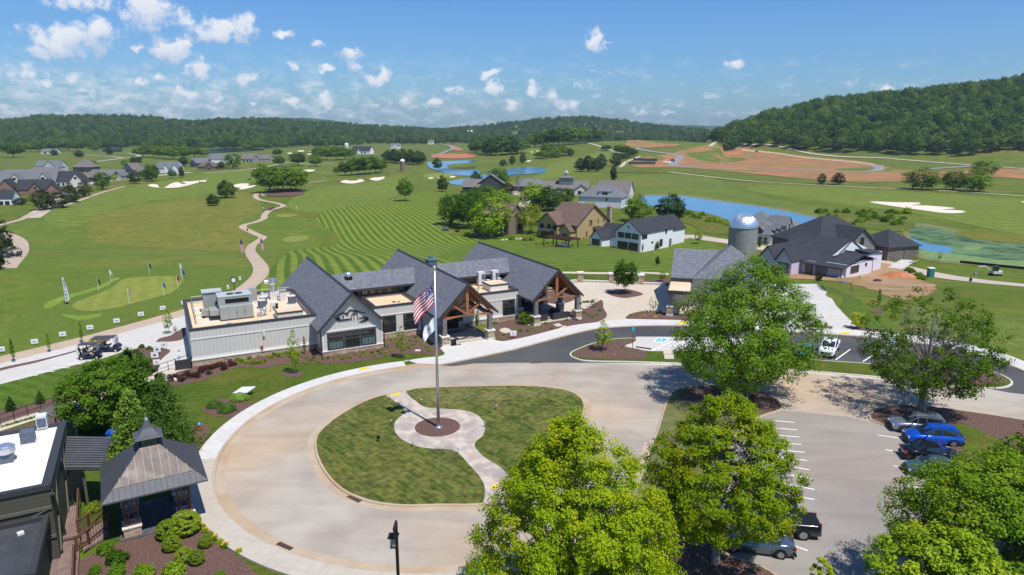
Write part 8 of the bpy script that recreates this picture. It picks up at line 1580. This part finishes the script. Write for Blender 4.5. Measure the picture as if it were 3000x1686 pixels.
shared('yellow', lf_yel, 'round', 4.4, 1.6, 80, 34, 1.0, .5, 33, r0=.14); shared('birch', lf_yel, 'oval', 3.6, 1.4, 110, 26, .95, .40, 34, r0=.12); shared('forest', lf_for, 'round', 5.0, 2.6, 70, 20, 1.3, .85, 35, r0=.22, nb=4, lob=.45); shared('forest2', lf_for, 'egg', 4.6, 2.2, 70, 20, 1.3, .85, 36, r0=.22, nb=4, lob=.45)
shared('pinedark', lf_cond, 'cone', 3.2, .5, 90, 26, .8, .5, 37)
TN = {'oak': 'shade_tree', 'oak2': 'shade_tree', 'dark': 'shade_tree', 'fresh': 'shade_tree', 'lime': 'shade_tree', 'cedar': 'cedar_tree', 'mag': 'magnolia_tree', 'col': 'columnar_tree', 'young': 'young_tree', 'pale': 'young_tree', 'bare': 'bare_tree', 'purple': 'plum_tree', 'yellow': 'maple_tree', 'birch': 'birch_tree', 'forest': 'forest_tree', 'forest2': 'forest_tree', 'pinedark': 'conifer_tree'}
_r = random.Random(5)
def shr(key, P, h, Rm, label, group=None, Rn=None):
 crown, trunk = SH[key]; R = tree_thing(TN[key], P, label, group, rz=_r.uniform(0, 6.28)); s = h/10; ref = Rn or {'oak': 4.6, 'oak2': 4.4, 'dark': 3.4, 'fresh': 4.4, 'lime': 3.6, 'cedar': 3.6, 'mag': 4.0, 'col': 1.7, 'young': 2.3, 'pale': 3.2, 'bare': 3.4, 'purple': 5.2, 'yellow': 4.4, 'birch': 3.6, 'forest': 5.0, 'forest2': 4.6, 'pinedark': 3.2}[key]
 R.scale = (Rm/ref, Rm/ref, s)
 for n, d in (('crown', crown), ('trunk', trunk)): o = bpy.data.objects.new(n, d); COL.objects.link(o); o.parent = R
 return R
def T(key, bx_, by_, ty, hw, label, group=None):
 p, h, Rm = px_size(bx_, by_, ty, hw); return shr(key, (p.x, p.y, p.z), max(h, .8), Rm, label, group)
for a in ((1187,590,518,23,'oak','single round tree where the striped fairway begins'),(665,581,527,26,'dark','glossy round tree below the right sand bunker'),(625,604,568,17,'dark','smaller glossy tree left of the round one on the rough'),
 (768,540,477,24,'oak','leftmost tree of the fairway clump, set back behind the mulch'),(1297,563,513,15,'dark','pointed tree below the pond bridge'),(1282,497,462,14,'dark','dark tree standing at the end of the pond bridge'),
 (1797,533,484,11,'dark','slim dark tree on the slope right of the wrapped house'),(1393,550,502,19,'dark','dark round tree left of the taupe roofed lake house'),(1462,560,490,34,'fresh','broad loose tree between the two lake houses'),(1518,568,495,25,'bare','nearly bare grey tree in front of the pond'),(1488,566,540,22,'purple','purple-leaved tree beneath the bare grey tree'),
 (1322,660,565,40,'fresh','dark leafy tree, leftmost beside the striped fairway'),(1372,668,560,54,'fresh','tree second from the left in the clump by the fairway'),(1415,640,542,62,'fresh','bright broad tree at the back of the clump by the fairway'),(1462,650,552,42,'fresh','tree at the right rear of the clump by the fairway'),(1440,697,578,56,'lime','layered bright green tree with low branches in front of the clump'),(1392,690,640,26,'pale','loose pale shrub tree at the foot of the clump'),
 (1555,684,588,38,'birch','yellow-green birch between the brown cottage and the tan house'),(1560,615,532,44,'lime','light green tree left behind the tan house'),(1605,618,545,44,'dark','dark round tree directly behind the tan house roof'),(1650,606,548,34,'fresh','bushy tree between tan house and wrapped house'),(1725,632,588,22,'yellow','small bright tree in front of the wrapped house'),
 (1868,650,568,42,'lime','upright green tree left behind the white farmhouse'),(1962,648,567,44,'dark','spreading dark tree behind the white farmhouse roof at the big pond'),(1515,640,600,20,'fresh','small tree by the driveway bend'),
 (2407,541,508,13,'cedar','dark conifer below the clay slope, left one'),(2454,542,506,19,'cedar','dark conifer below the clay slope, right one'),(2700,556,490,47,'lime','light green domed tree, leftmost of the right-hand group'),(2790,557,500,34,'fresh','middle tree of the right-hand group'),(2850,562,498,46,'lime','right tree of the right-hand group, by the path'),(2880,520,467,36,'fresh','dark domed tree behind the right-hand group'),
 (128,616,555,32,'cedar','grey-green conifer by the left path, leftmost of four'),(172,610,560,31,'cedar','grey-green conifer by the left path, second of four'),(210,594,545,27,'cedar','grey-green conifer by the left path, third of four'),(250,577,528,20,'cedar','grey-green conifer by the left path, rightmost of four'),(205,565,532,20,'pinedark','pointed conifer behind the third path conifer'),(300,556,503,22,'fresh','tall dense green tree at the street corner'),(395,539,502,16,'dark','dark tree left of the long bunker'),(335,531,508,9,'lime','thin light tree in front of the garages'),(370,523,505,9,'dark','small dark tree before the dark blue house'),(447,532,480,22,'fresh','tall tree left of the white dormered house'),(425,528,498,16,'fresh','shorter tree touching the tall one by the white house'),(506,524,495,11,'oak','small round tree above the long bunker'),(533,521,485,9,'dark','slim tree above the long bunker'),(538,487,457,15,'dark','dark tree behind the white dormered house'),(650,497,472,11,'dark','dark tree right of the brown house'),(682,494,448,24,'fresh','large loose tree between brown and stone houses'),(15,745,628,34,'pinedark','dark conifer cut by the left photo edge'),(-8,790,690,30,'pinedark','lower dark conifer cut by the left photo edge'),
 (818,488,455,17,'oak','dark tree left of three along the far path'),(873,487,447,23,'oak2','middle tree of three along the far path'),(925,490,452,20,'oak2','right tree of three along the far path'),(813,458,436,13,'oak','dark tree before the far bunkers'),
 (1475,488,467,12,'cedar','small conifer right of the pond, left one of three'),(1501,483,456,11,'cedar','small conifer right of the pond, middle one of three'),(1532,480,446,10,'cedar','tall conifer right of the pond, right one of three'),(1671,457,435,12,'cedar','dark dense tree right of the small wood'),(1700,503,462,18,'cedar','cedar on the open slope, leftmost'),(1722,504,455,20,'cedar','cedar on the open slope, second from the left'),(1746,504,463,17,'cedar','cedar on the open slope, third from the left'),(1762,496,450,16,'cedar','cedar on the open slope, fourth from the left'),(1804,489,450,18,'cedar','dense cedar on the slope beside the retaining walls'),
 (1972,410,384,11,'oak','broad tree alone on the green skyline'),(1945,406,388,8,'oak','narrower tree alone on the green skyline'),(1917,405,391,6,'oak','smallest tree alone on the green skyline'),
 (40,462,415,30,'oak','broad tree alone in the left meadow'),(322,455,430,10,'dark','small dark tree at the meadow edge before the cottage'),(160,458,438,11,'dark','dark tree in the meadow, left of two'),(232,462,440,14,'dark','dark tree in the meadow, right of two'),(400,486,458,17,'oak2','loose tree behind the dark blue gable'),(370,490,468,13,'oak','bushy tree behind the grey stone house'),(270,492,470,16,'fresh','round bright tree right of the pale blue house'),(245,500,478,18,'fresh','dense bush tree beside the low dark walled house'),(118,516,490,22,'fresh','bright bush in front of the pale blue house'),
 (1410,452,405,28,'oak','front left tree of the wood above the pond'),(60,600,580,20,'cedar','low bush tree in front of the brick house')):
 T(a[4], *a[:4], a[5])
for k, (x, y, t, w) in enumerate(((790,566,490,42),(830,563,487,46),(868,562,492,42),(815,556,492,30),(852,557,490,34))): T('oak' if k % 2 else 'oak2', x, y, t, w, 'dense tree of the clump standing on the big mulch bed in the fairway', 'trees on the fairway mulch bed')
for k, (x, y, t, w) in enumerate(((1012,516,472,20),(1030,515,466,22),(1050,514,460,24),(1068,512,458,23),(1084,510,457,23),(1100,509,458,22),(1118,506,463,18),(986,512,488,9))): T('oak' if k % 2 else 'oak2', x, y, t, w, 'round tree of the dense row in front of the brick silo', 'tree row beside the brick silo')
for k, (x, y, t, w) in enumerate(((1138,476,440,18),(1155,478,437,22),(1178,480,436,22),(1200,482,438,22),(1222,484,441,20),(1236,480,446,14))): T('dark', x, y, t, w, 'dark tree of the row behind the brick silo', 'tree row behind the brick silo')
for k, (x, y, t, w) in enumerate(((935,468,430,22),(958,470,427,24),(985,470,427,24),(1010,468,430,22),(1030,462,438,16))): T('oak', x, y, t, w, 'green tree of the row in front of the long white barn', 'tree row before the long barn')
for k, (x, y, t, w) in enumerate(((420,462,425,25),(450,463,422,24),(480,466,424,27),(510,468,427,26),(540,467,425,24),(570,461,430,20),(595,460,438,16))): T('oak2' if k % 2 else 'oak', x, y, t, w, 'tree of the long dark belt behind the white dormered house', 'tree belt behind the white house')
for k, (x, y, t, w) in enumerate(((90,446,415,22),(115,446,418,18),(145,442,406,24),(172,442,402,25),(200,442,402,25),(228,444,410,20),(280,445,425,16))): T('oak', x, y, t, w, 'leafy tree at the far edge of the left meadow', 'trees at the meadow edge')
for k, (x, y, t, w) in enumerate(((1438,455,408,26),(1468,456,400,28),(1498,453,402,28),(1525,450,410,24),(1390,446,412,20),(1415,446,404,24),(1450,446,402,26),(1484,445,400,26))): T('forest' if k % 2 else 'dark', x, y, t, w, 'dark tree of the wood on the slope above the pond', 'wood above the pond')
for k, (x, y, t, w) in enumerate(((1565,433,392,26),(1590,431,386,28),(1620,429,377,30),(1650,427,374,30),(1682,424,374,28),(1712,421,374,27),(1742,416,373,26),(1768,411,377,22),(1788,404,384,15),(1606,426,378,26),(1636,424,374,28),(1668,420,374,26),(1700,416,373,26),(1728,412,374,22),(1755,408,376,20),(1578,424,386,22))): T('forest' if k % 2 else 'forest2', x, y, t, w, 'dark tree of the hilltop wood left of the stone mansion', 'hilltop wood')
for k, (x, y, t, w) in enumerate(((1590,466,440,17),(1605,458,415,20),(1622,462,432,22),(1642,458,425,20),(1655,455,430,14),(1578,464,444,14))): T('oak', x, y, t, w, 'green tree of the small grove between bunker and mown slope', 'grove on the mown slope')
for k, (x, y, t, w) in enumerate(((1812,452,424,15),(1830,456,425,17),(1846,463,432,15),(1858,458,436,11),(1828,474,445,13),(1775,443,424,14))): T('oak', x, y, t, w, 'light tree beside the cart path below the green skyline', 'trees beside the upper cart path')
for a in ((866,1097,963,18,'young','slim bright young tree in the lawn in front of the long grey wall'),(894,1039,984,6,'col','narrow young evergreen against the long grey wall'),(1178,1050,953,17,'young','young leafy tree in the mulch below the middle windows'),(1765,1030,936,26,'young','young tree on the mulched tip of the parking median'),(1831,862,762,34,'oak2','round-crowned tree in the teardrop mulch bed of the plaza'),
 (1913,914,866,17,'pale','thin pale sapling in the mulch before the cart barn'),(1742,900,873,20,'pale','wide twiggy sapling at the far end of the patio bed'),(1926,778,750,7,'dark','small dark sapling on the lawn behind the plaza'),(1939,826,795,11,'young','sapling beside the cart barn corner'),(1879,739,708,6,'dark','narrow shrub at the front corner of the white farmhouse'),(1926,733,706,6,'dark','narrow shrub by the middle of the white farmhouse wall'),(2044,716,668,13,'young','light green young tree on the roadside right of the farmhouse'),
 (2397,828,797,9,'dark','sapling at the end of the concrete parking rows'),(2493,864,820,6,'bare','bare slender sapling in the clay-edged lawn'),(2573,902,845,8,'col','slender leafy sapling with mulch ring in the right lawn'),(2508,963,911,24,'yellow','yellow-green round small tree at the parking corner'),(2752,766,738,6,'young','thin sapling by the algae pond'),(2680,772,747,10,'young','small tree at the dark brick house corner'),
 (241,1005,941,7,'col','columnar tree by the cart path, rightmost of three'),(146,1033,972,7,'col','columnar tree by the cart path, middle one'),(42,1062,990,8,'col','columnar tree by the cart path, leftmost'),(495,980,902,13,'young','young tree in the mulch bed beside the clubhouse corner'),(515,978,955,6,'young','tiny sapling right of the plaza bed tree'),
 (34,1205,1160,15,'mag','little magnolia in the mulch strip, leftmost'),(120,1184,1143,14,'mag','little magnolia in the mulch strip, middle one'),(203,1168,1123,14,'mag','little magnolia in the mulch strip, right one'),(1400,955,908,6,'col','climbing evergreen column beside the right porch pier'),(1540,950,912,20,'lime','leafy pale shrub tree at the left patio pier'),(2225,725,700,7,'dark','clipped cone by the grey house garage')):
 T(a[4], *a[:4], a[5])
               # --- shrubs
SB = {}
def bush(key, lf, R, h, n, per, leaf, cr, seed, flat=.8, up=.5, asp=.62, inner=.55):
 rng = np.random.default_rng(seed); g = rng.normal(size=(n, 3)); g /= np.linalg.norm(g, axis=1)[:, None]; g[:, 2] = np.abs(g[:, 2]); C = g*(inner+(1-inner)*rng.random(n)[:, None]**.5)*np.array([R-cr*.6, R-cr*.6, h-cr*.6]); C[:, 2] += .08
 if key == 'box': C = rng.normal(size=(n, 3)); C /= np.linalg.norm(C, axis=1)[:, None]; C *= np.array([.9, .9, .82]); C[:, 2] += .8
 SB[key] = quads_mesh('shrub', leaves(rng, C, per, cr, leaf, up, np.array([0, 0, h*.2]), asp=asp, flat=flat), lf)
bush('box', lf_box, 1, 1.35, 260, 30, .11, .13, 41, up=.9); bush('green', lf_green, 1, 1.2, 60, 26, .2, .34, 42); bush('dark', lf_oak, 1, 1.1, 60, 26, .2, .34, 43); bush('red', lf_pur, .9, 1.4, 36, 20, .16, .30, 44); bush('small', lf_green, 1, 1.1, 22, 18, .30, .45, 45); bush('lily', lf_green, 1, .8, 30, 20, .3, .3, 46, asp=.2); bush('flower', lf_flow, 1, .9, 34, 8, .24, .25, 47); bush('blue', lf_blue, 1, .9, 50, 26, .2, .34, 48)
rngg = np.random.default_rng(50)  # arching grass clump
bl = []
for i in range(900):
 a = rngg.random()*6.283; t = rngg.random()**.6; r0_ = .12*rngg.random(); L_ = 1.0*t
 p0_ = np.array([r0_*math.cos(a), r0_*math.sin(a), .1+.5*(1-t)]); p1_ = np.array([L_*math.cos(a), L_*math.sin(a), .75*(1-t*t)+.12]); md = (p0_+p1_)/2+np.array([0, 0, .25]); s_d = np.array([-math.sin(a), math.cos(a), 0])*.02
 bl.append([p0_-s_d, p0_+s_d, md+s_d, md-s_d]); bl.append([md-s_d, md+s_d, p1_+s_d*.3, p1_-s_d*.3])
SB['tuft'] = quads_mesh('shrub', np.array(bl), lf_con)
def shrub(key, px, py, rad, label, group=None, hz=1.0, cat='shrub', name='shrub'):
 p = G(px, py); o = bpy.data.objects.new(name, SB[key]); COL.objects.link(o); o.location = (p.x, p.y, p.z+.02); s = rad*mpp(p) if rad > 3 else rad; q = _r.uniform(.85, 1.15); o.scale = (s*q, s*q, s*hz*_r.uniform(.85, 1.1)); o.rotation_euler = (0, 0, _r.uniform(0, 6.28)); return tag(o, label, cat, group)
for x, y, r, l in ((545,1562,44,'largest clipped yellow-green boxwood mound below the pavilion, right half'),(496,1575,32,'large clipped boxwood mound below the pavilion, left half'),(505,1612,25,'round clipped boxwood in front of the large mound'),(540,1644,24,'round clipped boxwood in the middle of the mulch bed'),(578,1652,24,'round clipped boxwood lower right of the middle one'),(603,1602,20,'round clipped boxwood nearest the footpath')): shrub('box', x, y, r, l, 'clipped boxwoods below the pavilion', 1.0)
for x, y, r, k, l in ((345,1650,38,'dark','dark spreading shrub beneath the deck stairs, upper'),(310,1622,28,'dark','dark shrub at the corner of the deck stairs'),(340,1690,34,'dark','dark spreading shrub beneath the deck stairs, lower'),(278,1680,24,'dark','small dark shrub left of the spreading shrubs'),(425,1686,36,'green','round green shrub at the bottom edge, left of two'),(510,1682,34,'green','round green shrub at the bottom edge, right of two'),(645,1690,16,'green','little shrub at the bottom edge by the lawn'),(272,1500,28,'green','weedy shrub behind the deck railing'),(318,1330,24,'dark','low conifer shrub by the blue bin')): shrub(k, x, y, r, l)
for k, (x, y) in enumerate(((603,1560),(615,1572),(630,1582),(645,1592),(660,1604),(700,1622),(592,1548))): shrub('lily', x, y, 15, 'clump of day lilies with yellow flowers along the footpath', 'day lilies along the footpath'); shrub('flower', x, y-5, 12, 'yellow blooms over the day lilies along the footpath', 'yellow lily blooms', cat='flower', name='flower')
for x, y, l in ((629,1192,'arching grass tuft, left of three'),(703,1172,'arching grass tuft, upper right of three'),(667,1205,'arching grass tuft, lowest of three')): shrub('tuft', x, y, 33 if x != 629 else 25, l, 'arching grass tufts in the lawn bed', .8, 'ornamental grass', 'grass_tuft')
for k in range(34):
 t = k/33; x = 492+t*190+_r.uniform(-6, 6); y = 1122-t*48+_r.uniform(-14, 8); shrub('red', x, y, 11, 'dark red-leaved shrub in the row below the long grey wall', 'red-leaved shrubs along the grey wall')
for k in range(26): t = k/25; shrub('small', 690+t*180+_r.uniform(-4, 4), 1066-t*24+_r.uniform(-12, 10), 9, 'loose green rose shrub in the mulch below the long grey wall', 'rose shrubs along the grey wall')
rows = [(898,1052),(912,1058),(928,1060),(946,1054),(962,1052),(978,1050),(994,1046),(1012,1050),(1002,1055),(1026,1050),(1040,1040),(1056,1046),(1064,1036),(1078,1042),(1090,1036),(1100,1045),(1108,1032),(1120,1026),(1116,1038),(1130,1034),(905,1062),(936,1064),(920,1050),(1150,1030),(1128,1044),(1134,1018),(1198,1022),(1212,1012),(1222,1002),(1218,990),(1240,1012),(1250,1020),(1262,1008),(1246,998),(1230,985),(1256,1030),(1148,998),(1136,1008),(1204,1000),(1160,1008),
  (1476,985),(1500,982),(1512,970),(1525,972),(1546,972),(1560,962),(1543,955),(1570,972),(1588,958),(1600,950),(1616,966),(1690,940),(1680,928),(1660,940),(1468,992),(1450,950),(1705,910),(1712,918),(1724,925),(1735,930),(1748,925),(1757,912),(1700,892),(1712,888),(1722,887),(1735,886),(1748,892)]
for x, y in rows: shrub('small', x, y, 6.4, 'low round green shrub planted in the mulch beds before the clubhouse', 'small green shrubs of the clubhouse beds')
for x, y in ((1842,930),(1848,925),(1855,922),(1862,920),(1868,918),(1876,916),(1884,916),(1895,915),(1905,914),(1920,914),(1935,914)): shrub('small', x, y, 4.5, 'low round shrub edging the mulch bed before the cart barn', 'edging shrubs before the cart barn')
for x, y in ((1712,1030),(1726,1020),(1752,1012),(1781,1016),(1797,1005),(1808,1002),(1815,1012),(1806,1020),(1822,1022),(1832,1032),(1852,1034),(1871,1036),(1812,1030),(1830,1004),(1785,1004)): shrub('small', x, y, 5.5, 'low round shrub on the mulched tip of the parking median', 'shrubs on the median tip')
for x, y in ((1735,1043),(1745,1044),(1758,1043),(1772,1043),(1786,1042),(1800,1042)): shrub('flower', x, y, 5, 'yellow flowering plant along the median tip', 'yellow flowers on the median tip', cat='flower', name='flower')
for x, y in ((1888,926),(1905,924),(1930,925),(1920,930),(1875,930)): shrub('flower', x, y, 5, 'yellow flowering plant in the mulch bed before the cart barn', 'yellow flowers before the cart barn', cat='flower', name='flower')
for x, y in ((415,1024),(437,1029),(456,1031),(400,1036)): shrub('dark', x, y-4, 10, 'leafy dark shrub along the top of the plaza mulch bed', 'shrubs of the plaza bed')
for x, y in ((288,996),(272,1000)): shrub('lily', x, y, 12, 'yellow-green grassy plant at the tip of the cart path bed', 'grassy plants at the bed tip')
for k in range(12): t = k/11; shrub('lily', 8+t*150, 1252-t*44, 8, 'small upright plant between ramp and white roof', 'plants along the ramp')
for x, y in ((2896,1108),(2915,1115),(2925,1120),(2908,1106)): shrub('dark', x, y, 8, 'round shrub on the mulched right tip of the median', 'shrubs on the right median tip')
for k, x in enumerate(range(1573, 1685, 15)): shrub('dark', x, 713+abs(k-3)*1.5, 5, 'clipped ball shrub in the ring around the spa pergola', 'ball shrubs round the pergola')
for x in (1534, 1543, 1554, 1563): shrub('dark', x, 706, 5, 'upright clipped shrub by the tan house terrace', 'upright shrubs by the terrace', 2.2)
shrub('blue', 1307, 676, 12, 'blue spruce shrub at the edge of the striped fairway', None); shrub('dark', 1340, 680, 9, 'low dark shrub right of the blue spruce'); shrub('green', 1370, 692, 12, 'low bright shrub below the leafy clump'); shrub('dark', 1500, 704, 12, 'low shrub at the brown cottage wall')
for x, y in ((1742,690),(1722,694),(1705,700)): shrub('green', x, y, 9, 'bushy grass-like shrub along the tan house base', 'shrubs at the tan house base')
for k, (x, y) in enumerate(((2660,796),(2672,800),(2690,812),(2700,820))): shrub('green', x, y, 13, 'weedy green clump beside the clay heap', 'weeds beside the clay heap')
rr = random.Random(77)
for k in range(40): shrub('dark' if k % 3 else 'green', rr.uniform(2400, 2660), rr.uniform(622, 662), rr.uniform(9, 16), 'wild bush on the bank between the big pond and the sand bunker', 'bushes on the pond bank')
for k in range(26): t = rr.random(); shrub('dark' if k % 2 else 'green', 1990+t*220, 625+t*50+rr.uniform(-8, 6), rr.uniform(8, 14), 'reedy bush on the near shore of the big pond', 'bushes on the near pond shore')
               # --- wooded hills
def inst_stuff(name, pts, crowns, label):
 me = bpy.data.meshes.new(name); me.from_pydata([p[:3] for p in pts], [], [])
 for nm, k in (('s', 3), ('r', 4), ('z', 5)): a = me.attributes.new(nm, 'FLOAT', 'POINT'); a.data.foreach_set('value', [p[k] for p in pts])
 o = bpy.data.objects.new(name, me); COL.objects.link(o); ng = bpy.data.node_groups.new(name, 'GeometryNodeTree'); ng.interface.new_socket('Geometry', in_out='INPUT', socket_type='NodeSocketGeometry'); ng.interface.new_socket('Geometry', in_out='OUTPUT', socket_type='NodeSocketGeometry')
 N, L = ng.nodes.new, ng.links.new; gi, go = N('NodeGroupInput'), N('NodeGroupOutput'); ip = N('GeometryNodeInstanceOnPoints'); jn = N('GeometryNodeJoinGeometry')
 for c in crowns: oi = N('GeometryNodeObjectInfo'); oi.inputs['Object'].default_value = c; oi.inputs['As Instance'].default_value = True; L(oi.outputs['Geometry'], jn.inputs[0])
 L(gi.outputs[0], ip.inputs['Points']); L(jn.outputs[0], ip.inputs['Instance']); ip.inputs['Pick Instance'].default_value = True
 def at_(nm): q = N('GeometryNodeInputNamedAttribute'); q.data_type = 'FLOAT'; q.inputs['Name'].default_value = nm; return q.outputs['Attribute']
 cb = N('ShaderNodeCombineXYZ'); L(at_('r'), cb.inputs[2]); L(cb.outputs[0], ip.inputs['Rotation']); cs = N('ShaderNodeCombineXYZ'); s = at_('s'); L(s, cs.inputs[0]); L(s, cs.inputs[1]); L(at_('z'), cs.inputs[2]); L(cs.outputs[0], ip.inputs['Scale']); L(ip.outputs[0], go.inputs[0])
 md = o.modifiers.new('scatter', 'NODES'); md.node_group = ng; o['kind'] = 'stuff'; o['label'] = label; return o
rf_ = random.Random(12)
crA = [o for o in COL.objects if o.name.startswith('crown') and o.data == SH['forest'][0]][0]; crB = [o for o in COL.objects if o.name.startswith('crown') and o.data == SH['forest2'][0]][0]
crD = [o for o in COL.objects if o.name.startswith('crown') and o.data == SH['fresh'][0]][0]; crC = [o for o in COL.objects if o.name.startswith('crown') and o.data == SH['oak'][0]][0]
hill = []
BL = [G(x, y) for x, y in ((2050,410),(2100,420),(2200,429),(2300,437),(2400,446),(2520,452),(2640,457),(2760,461),(2870,457),(2960,449),(3060,445),(3300,440))]; BL = [(p.x/p.y, p.y) for p in BL]
def yb(q):
 for (a, c), (b, d) in zip(BL, BL[1:]):
  if a <= q <= b: return c+(d-c)*(q-a)/(b-a)
 return BL[0][1] if q < BL[0][0] else BL[-1][1]
for _ in range(30000):
 q = rf_.uniform(BL[0][0], .92); Y = rf_.uniform(650, 1330)
 if Y < yb(q)+rf_.uniform(0, 25) or Y > lerp_tab(HB, q)+60: continue
 hill.append((q*Y, Y))
grid = {}; keep = []
for X, Y in hill:
 k = (int(X/15), int(Y/15))
 if k in grid: continue
 grid[k] = 1; keep.append((X, Y))
keep.sort(key=lambda p: p[1]-yb(p[0]/p[1])+(0 if p[0]/p[1] < .78 else 500))
ind, rest = keep[:240], keep[240:]
for i, (X, Y) in enumerate(ind):
 h = rf_.uniform(15, 22); shr(('forest', 'forest2', 'oak')[i % 3], (X, Y, terr(X, Y)-.5), h, rf_.uniform(6.0, 8.8), 'dark leafy tree at the foot of the wooded hillside on the right', 'trees at the foot of the right hill')
inst_stuff('hillside_forest', [(X, Y, terr(X, Y)-1, rf_.uniform(1.2, 1.9), rf_.uniform(0, 6.28), rf_.uniform(1.3, 2.2)) for X, Y in rest], [crA, crB, crC, crD], 'dense forest covering the right hillside')
fp = []; grid = {}
for _ in range(90000):
 q = rf_.uniform(-.92, .31); Y = 1250+1750*rf_.random()**.8; A_, B_ = lerp_tab(HA, q), lerp_tab(HB, q)
 if Y < A_-60+60*math.sin(q*21)+35*math.sin(q*57) or Y > B_+150: continue
 if q > .0 and Y < 1500: continue
 g = 15+Y*.003; k = (int(q*Y/g), int(Y/g))
 if k in grid: continue
 grid[k] = 1; X = q*Y; fp.append((X, Y, terr(X, Y)-1.5, rf_.uniform(1.2, 1.9), rf_.uniform(0, 6.28), rf_.uniform(1.1, 2.4)))
inst_stuff('valley_forest', fp, [crA, crB, crC], 'continuous dark forest over the valley and the far hills')
ORD = 'first second third fourth fifth sixth seventh eighth ninth tenth eleventh twelfth thirteenth fourteenth fifteenth sixteenth'.split(); byl = {}
for o in COL.objects:
 if o.parent is None and o.get('group') and o.get('label'): byl.setdefault((o['group'], o['label']), []).append(o)
for (g, l), os_ in byl.items():
 if 1 < len(os_) <= 16 and len(l.split()) <= 12:
  os_.sort(key=lambda o: o.location.x/max(1, o.location.y))
  for k, o in enumerate(os_): o['label'] = l+', '+ORD[k]+' from the left'
o = MB(); n = 60; P = [(-5200+10400*i/n, 4700, 20+55*max(0, math.sin(i*.35))+25*math.sin(i*.9+1)) for i in range(n+1)]
for i in range(n): a, b = P[i], P[i+1]; o.add([(a[0], 4300, -12), (b[0], 4300, -12), (b[0], b[1], b[2]), (a[0], a[1], a[2]), (b[0], 5600, -12), (a[0], 5600, -12)], [(0,1,2,3), (3,2,4,5)])
struct(o.build('far_hills', mat('far_forest', (.03,.06,.02), .95, (.05,.085,.03), .01), smooth=False))
               # --- haze
hz = MB(); hz.box(-5600, 5600, -70, 5900, -16, 158); h_ = hz.build('haze', None or [bpy.data.materials.new('haze_air')]); m = h_.data.materials[0]; m.use_nodes = True; nt = m.node_tree; nt.nodes.clear()
mo = nt.nodes.new('ShaderNodeOutputMaterial'); vp = nt.nodes.new('ShaderNodeVolumePrincipled'); vp.inputs['Color'].default_value = (.62,.80,1,1); vp.inputs['Density'].default_value = .00008; vp.inputs['Anisotropy'].default_value = .2; nt.links.new(vp.outputs[0], mo.inputs['Volume']); h_['kind'] = 'stuff'; h_['label'] = 'thin blue haze over the distance'
